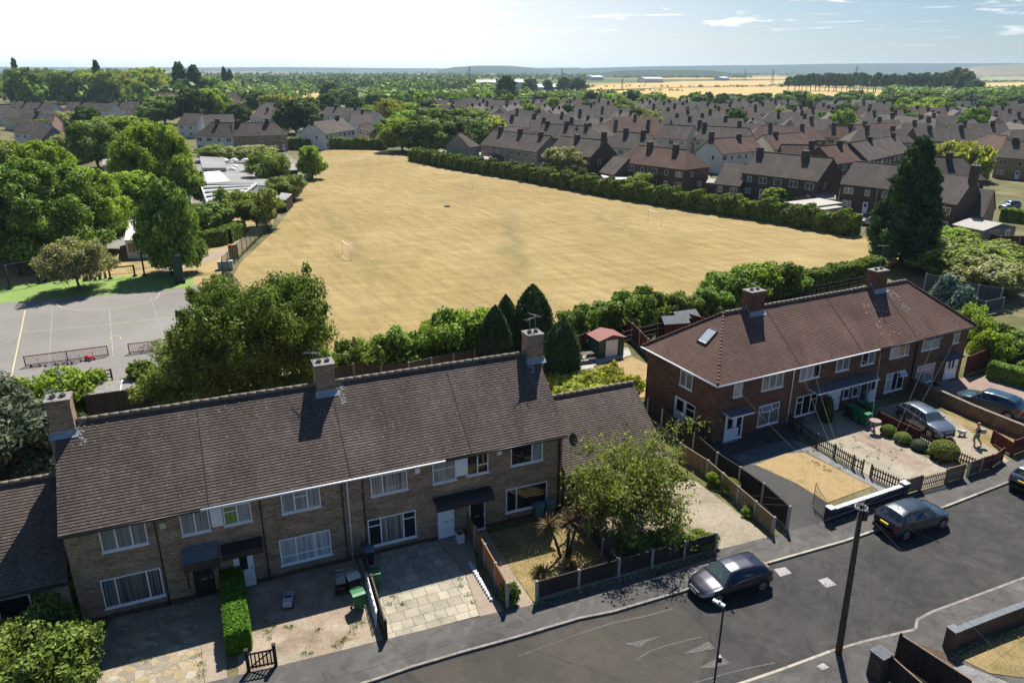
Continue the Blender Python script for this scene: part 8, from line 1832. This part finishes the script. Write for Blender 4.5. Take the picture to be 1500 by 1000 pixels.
pylon(688, 128, 97.5, 'electricity pylon standing before the central blue hill'); pylon(1248, 146, 95, 'tall electricity pylon in front of the thin tree row'); pylon(1131, 122, 100, 'pylon in the far plain left of the thin tree row'); pylon(823, 118, 100, 'small far pylon right of the central blue hill'); pylon(911, 133, 112, 'stubby pylon at the left end of the golden fields'); pylon(1091, 118, 101, 'faint pylon between the golden fields and the hills')
# ------------------------------------------------------------------ air
hz = MB(); hz.box(-7500, 7500, -280, 9500, -1.2, 78); ho = hz.build('haze', bpy.data.materials.new('haze')); hm = ho.data.materials[0]; hm.use_nodes = True; ht = hm.node_tree; ht.nodes.clear()
pvn = ht.nodes.new('ShaderNodeVolumePrincipled'); pvn.inputs['Density'].default_value = 0.00008; pvn.inputs['Color'].default_value = (.60, .82, 1, 1); pvn.inputs['Anisotropy'].default_value = 0.25
om = ht.nodes.new('ShaderNodeOutputMaterial'); ht.links.new(pvn.outputs[0], om.inputs['Volume']); tag(ho, kind='stuff')
# ------------------------------------------------------------------ every repeat gets a label of its own
PH = {'bushes along the near edge of the playing field': ('leafy bush', 'in the hedge line at the near edge of the field'), 'bushes in front of the grey brick gable': ('green bush', 'before the grey gable at right'),
      'tall trees crowding the far right corner of the field': ('tree', 'of the clump at the far corner of the field'), 'garden trees beyond the school on the left': ('garden tree', 'beyond the big school maples'),
      'trees around the houses beyond the left end of the field': ('tree', 'among those around the houses beyond the far hedge'), 'small garden trees scattered between the estate roofs': ('small tree', 'of those between the estate roofs'),
      'tree belt behind the estate on the right': ('tree', 'in the belt behind the estate'), 'row of tall thin trees across the golden field on the right': ('tall tree', 'in the thin row across the golden field'),
      'tall hazy wood beyond the houses on the left': ('hazy tree', 'of the tall wood beyond the left houses'), 'hazy trees on the far plain': ('hazy tree', 'on the far plain'),
      'skylights on the flat school roof': ('small white domed skylight', 'on the flat school roof'), 'timber stumps in a row on the green turf': ('short timber stump', 'on the green turf')}
CN = {'mid': 'mid green', 'dark': 'dark green', 'bright': 'bright green', 'lime': 'lime green', 'olive': 'olive', 'yellow': 'yellow green', 'purple': 'purple', 'hedge': 'green', 'fresh': 'bright green'}
bpy.context.view_layer.update()
gr = {}
for o in sc.objects:
    if o.parent is None and o.get('group') in PH: gr.setdefault(o['group'], []).append(o)
for g_, lst in gr.items():
    lst.sort(key=lambda o: px(o.location)[0]); nn, wh = PH[g_]
    for i, o in enumerate(lst):
        col = ''
        for ch in o.children:
            if ch.name.startswith('crown'):
                mn = ch.data.materials[0].name.replace('leaf_', '').replace('_leaves', ''); col = CN.get(mn.split('_')[0], '') + ' '
        if 'timber' in nn or 'skylight' in nn or 'hazy' in nn or 'bush' in nn: col = ''
        o['label'] = '%s%s, %s from left %s' % (col, nn, ordinal(i + 1), wh)
        if not o.get('category'): o['category'] = 'tree'
ws = sorted([o for o in sc.objects if o.name.startswith('overhead_wire')], key=lambda o: o.name)
bpy.context.view_layer.update()
def wend(o):
    v = o.data.vertices[len(o.data.vertices) - 1].co; return px(v) if v.y > 3 else (750 + v.x * 20, 1400)
ws.sort(key=lambda o: math.atan2(wend(o)[1] - 738, wend(o)[0] - 1262))
for i, o in enumerate(ws): o['label'] = 'thin wire, %s going clockwise among those fanning from the leaning wooden pole' % ordinal(i + 1)
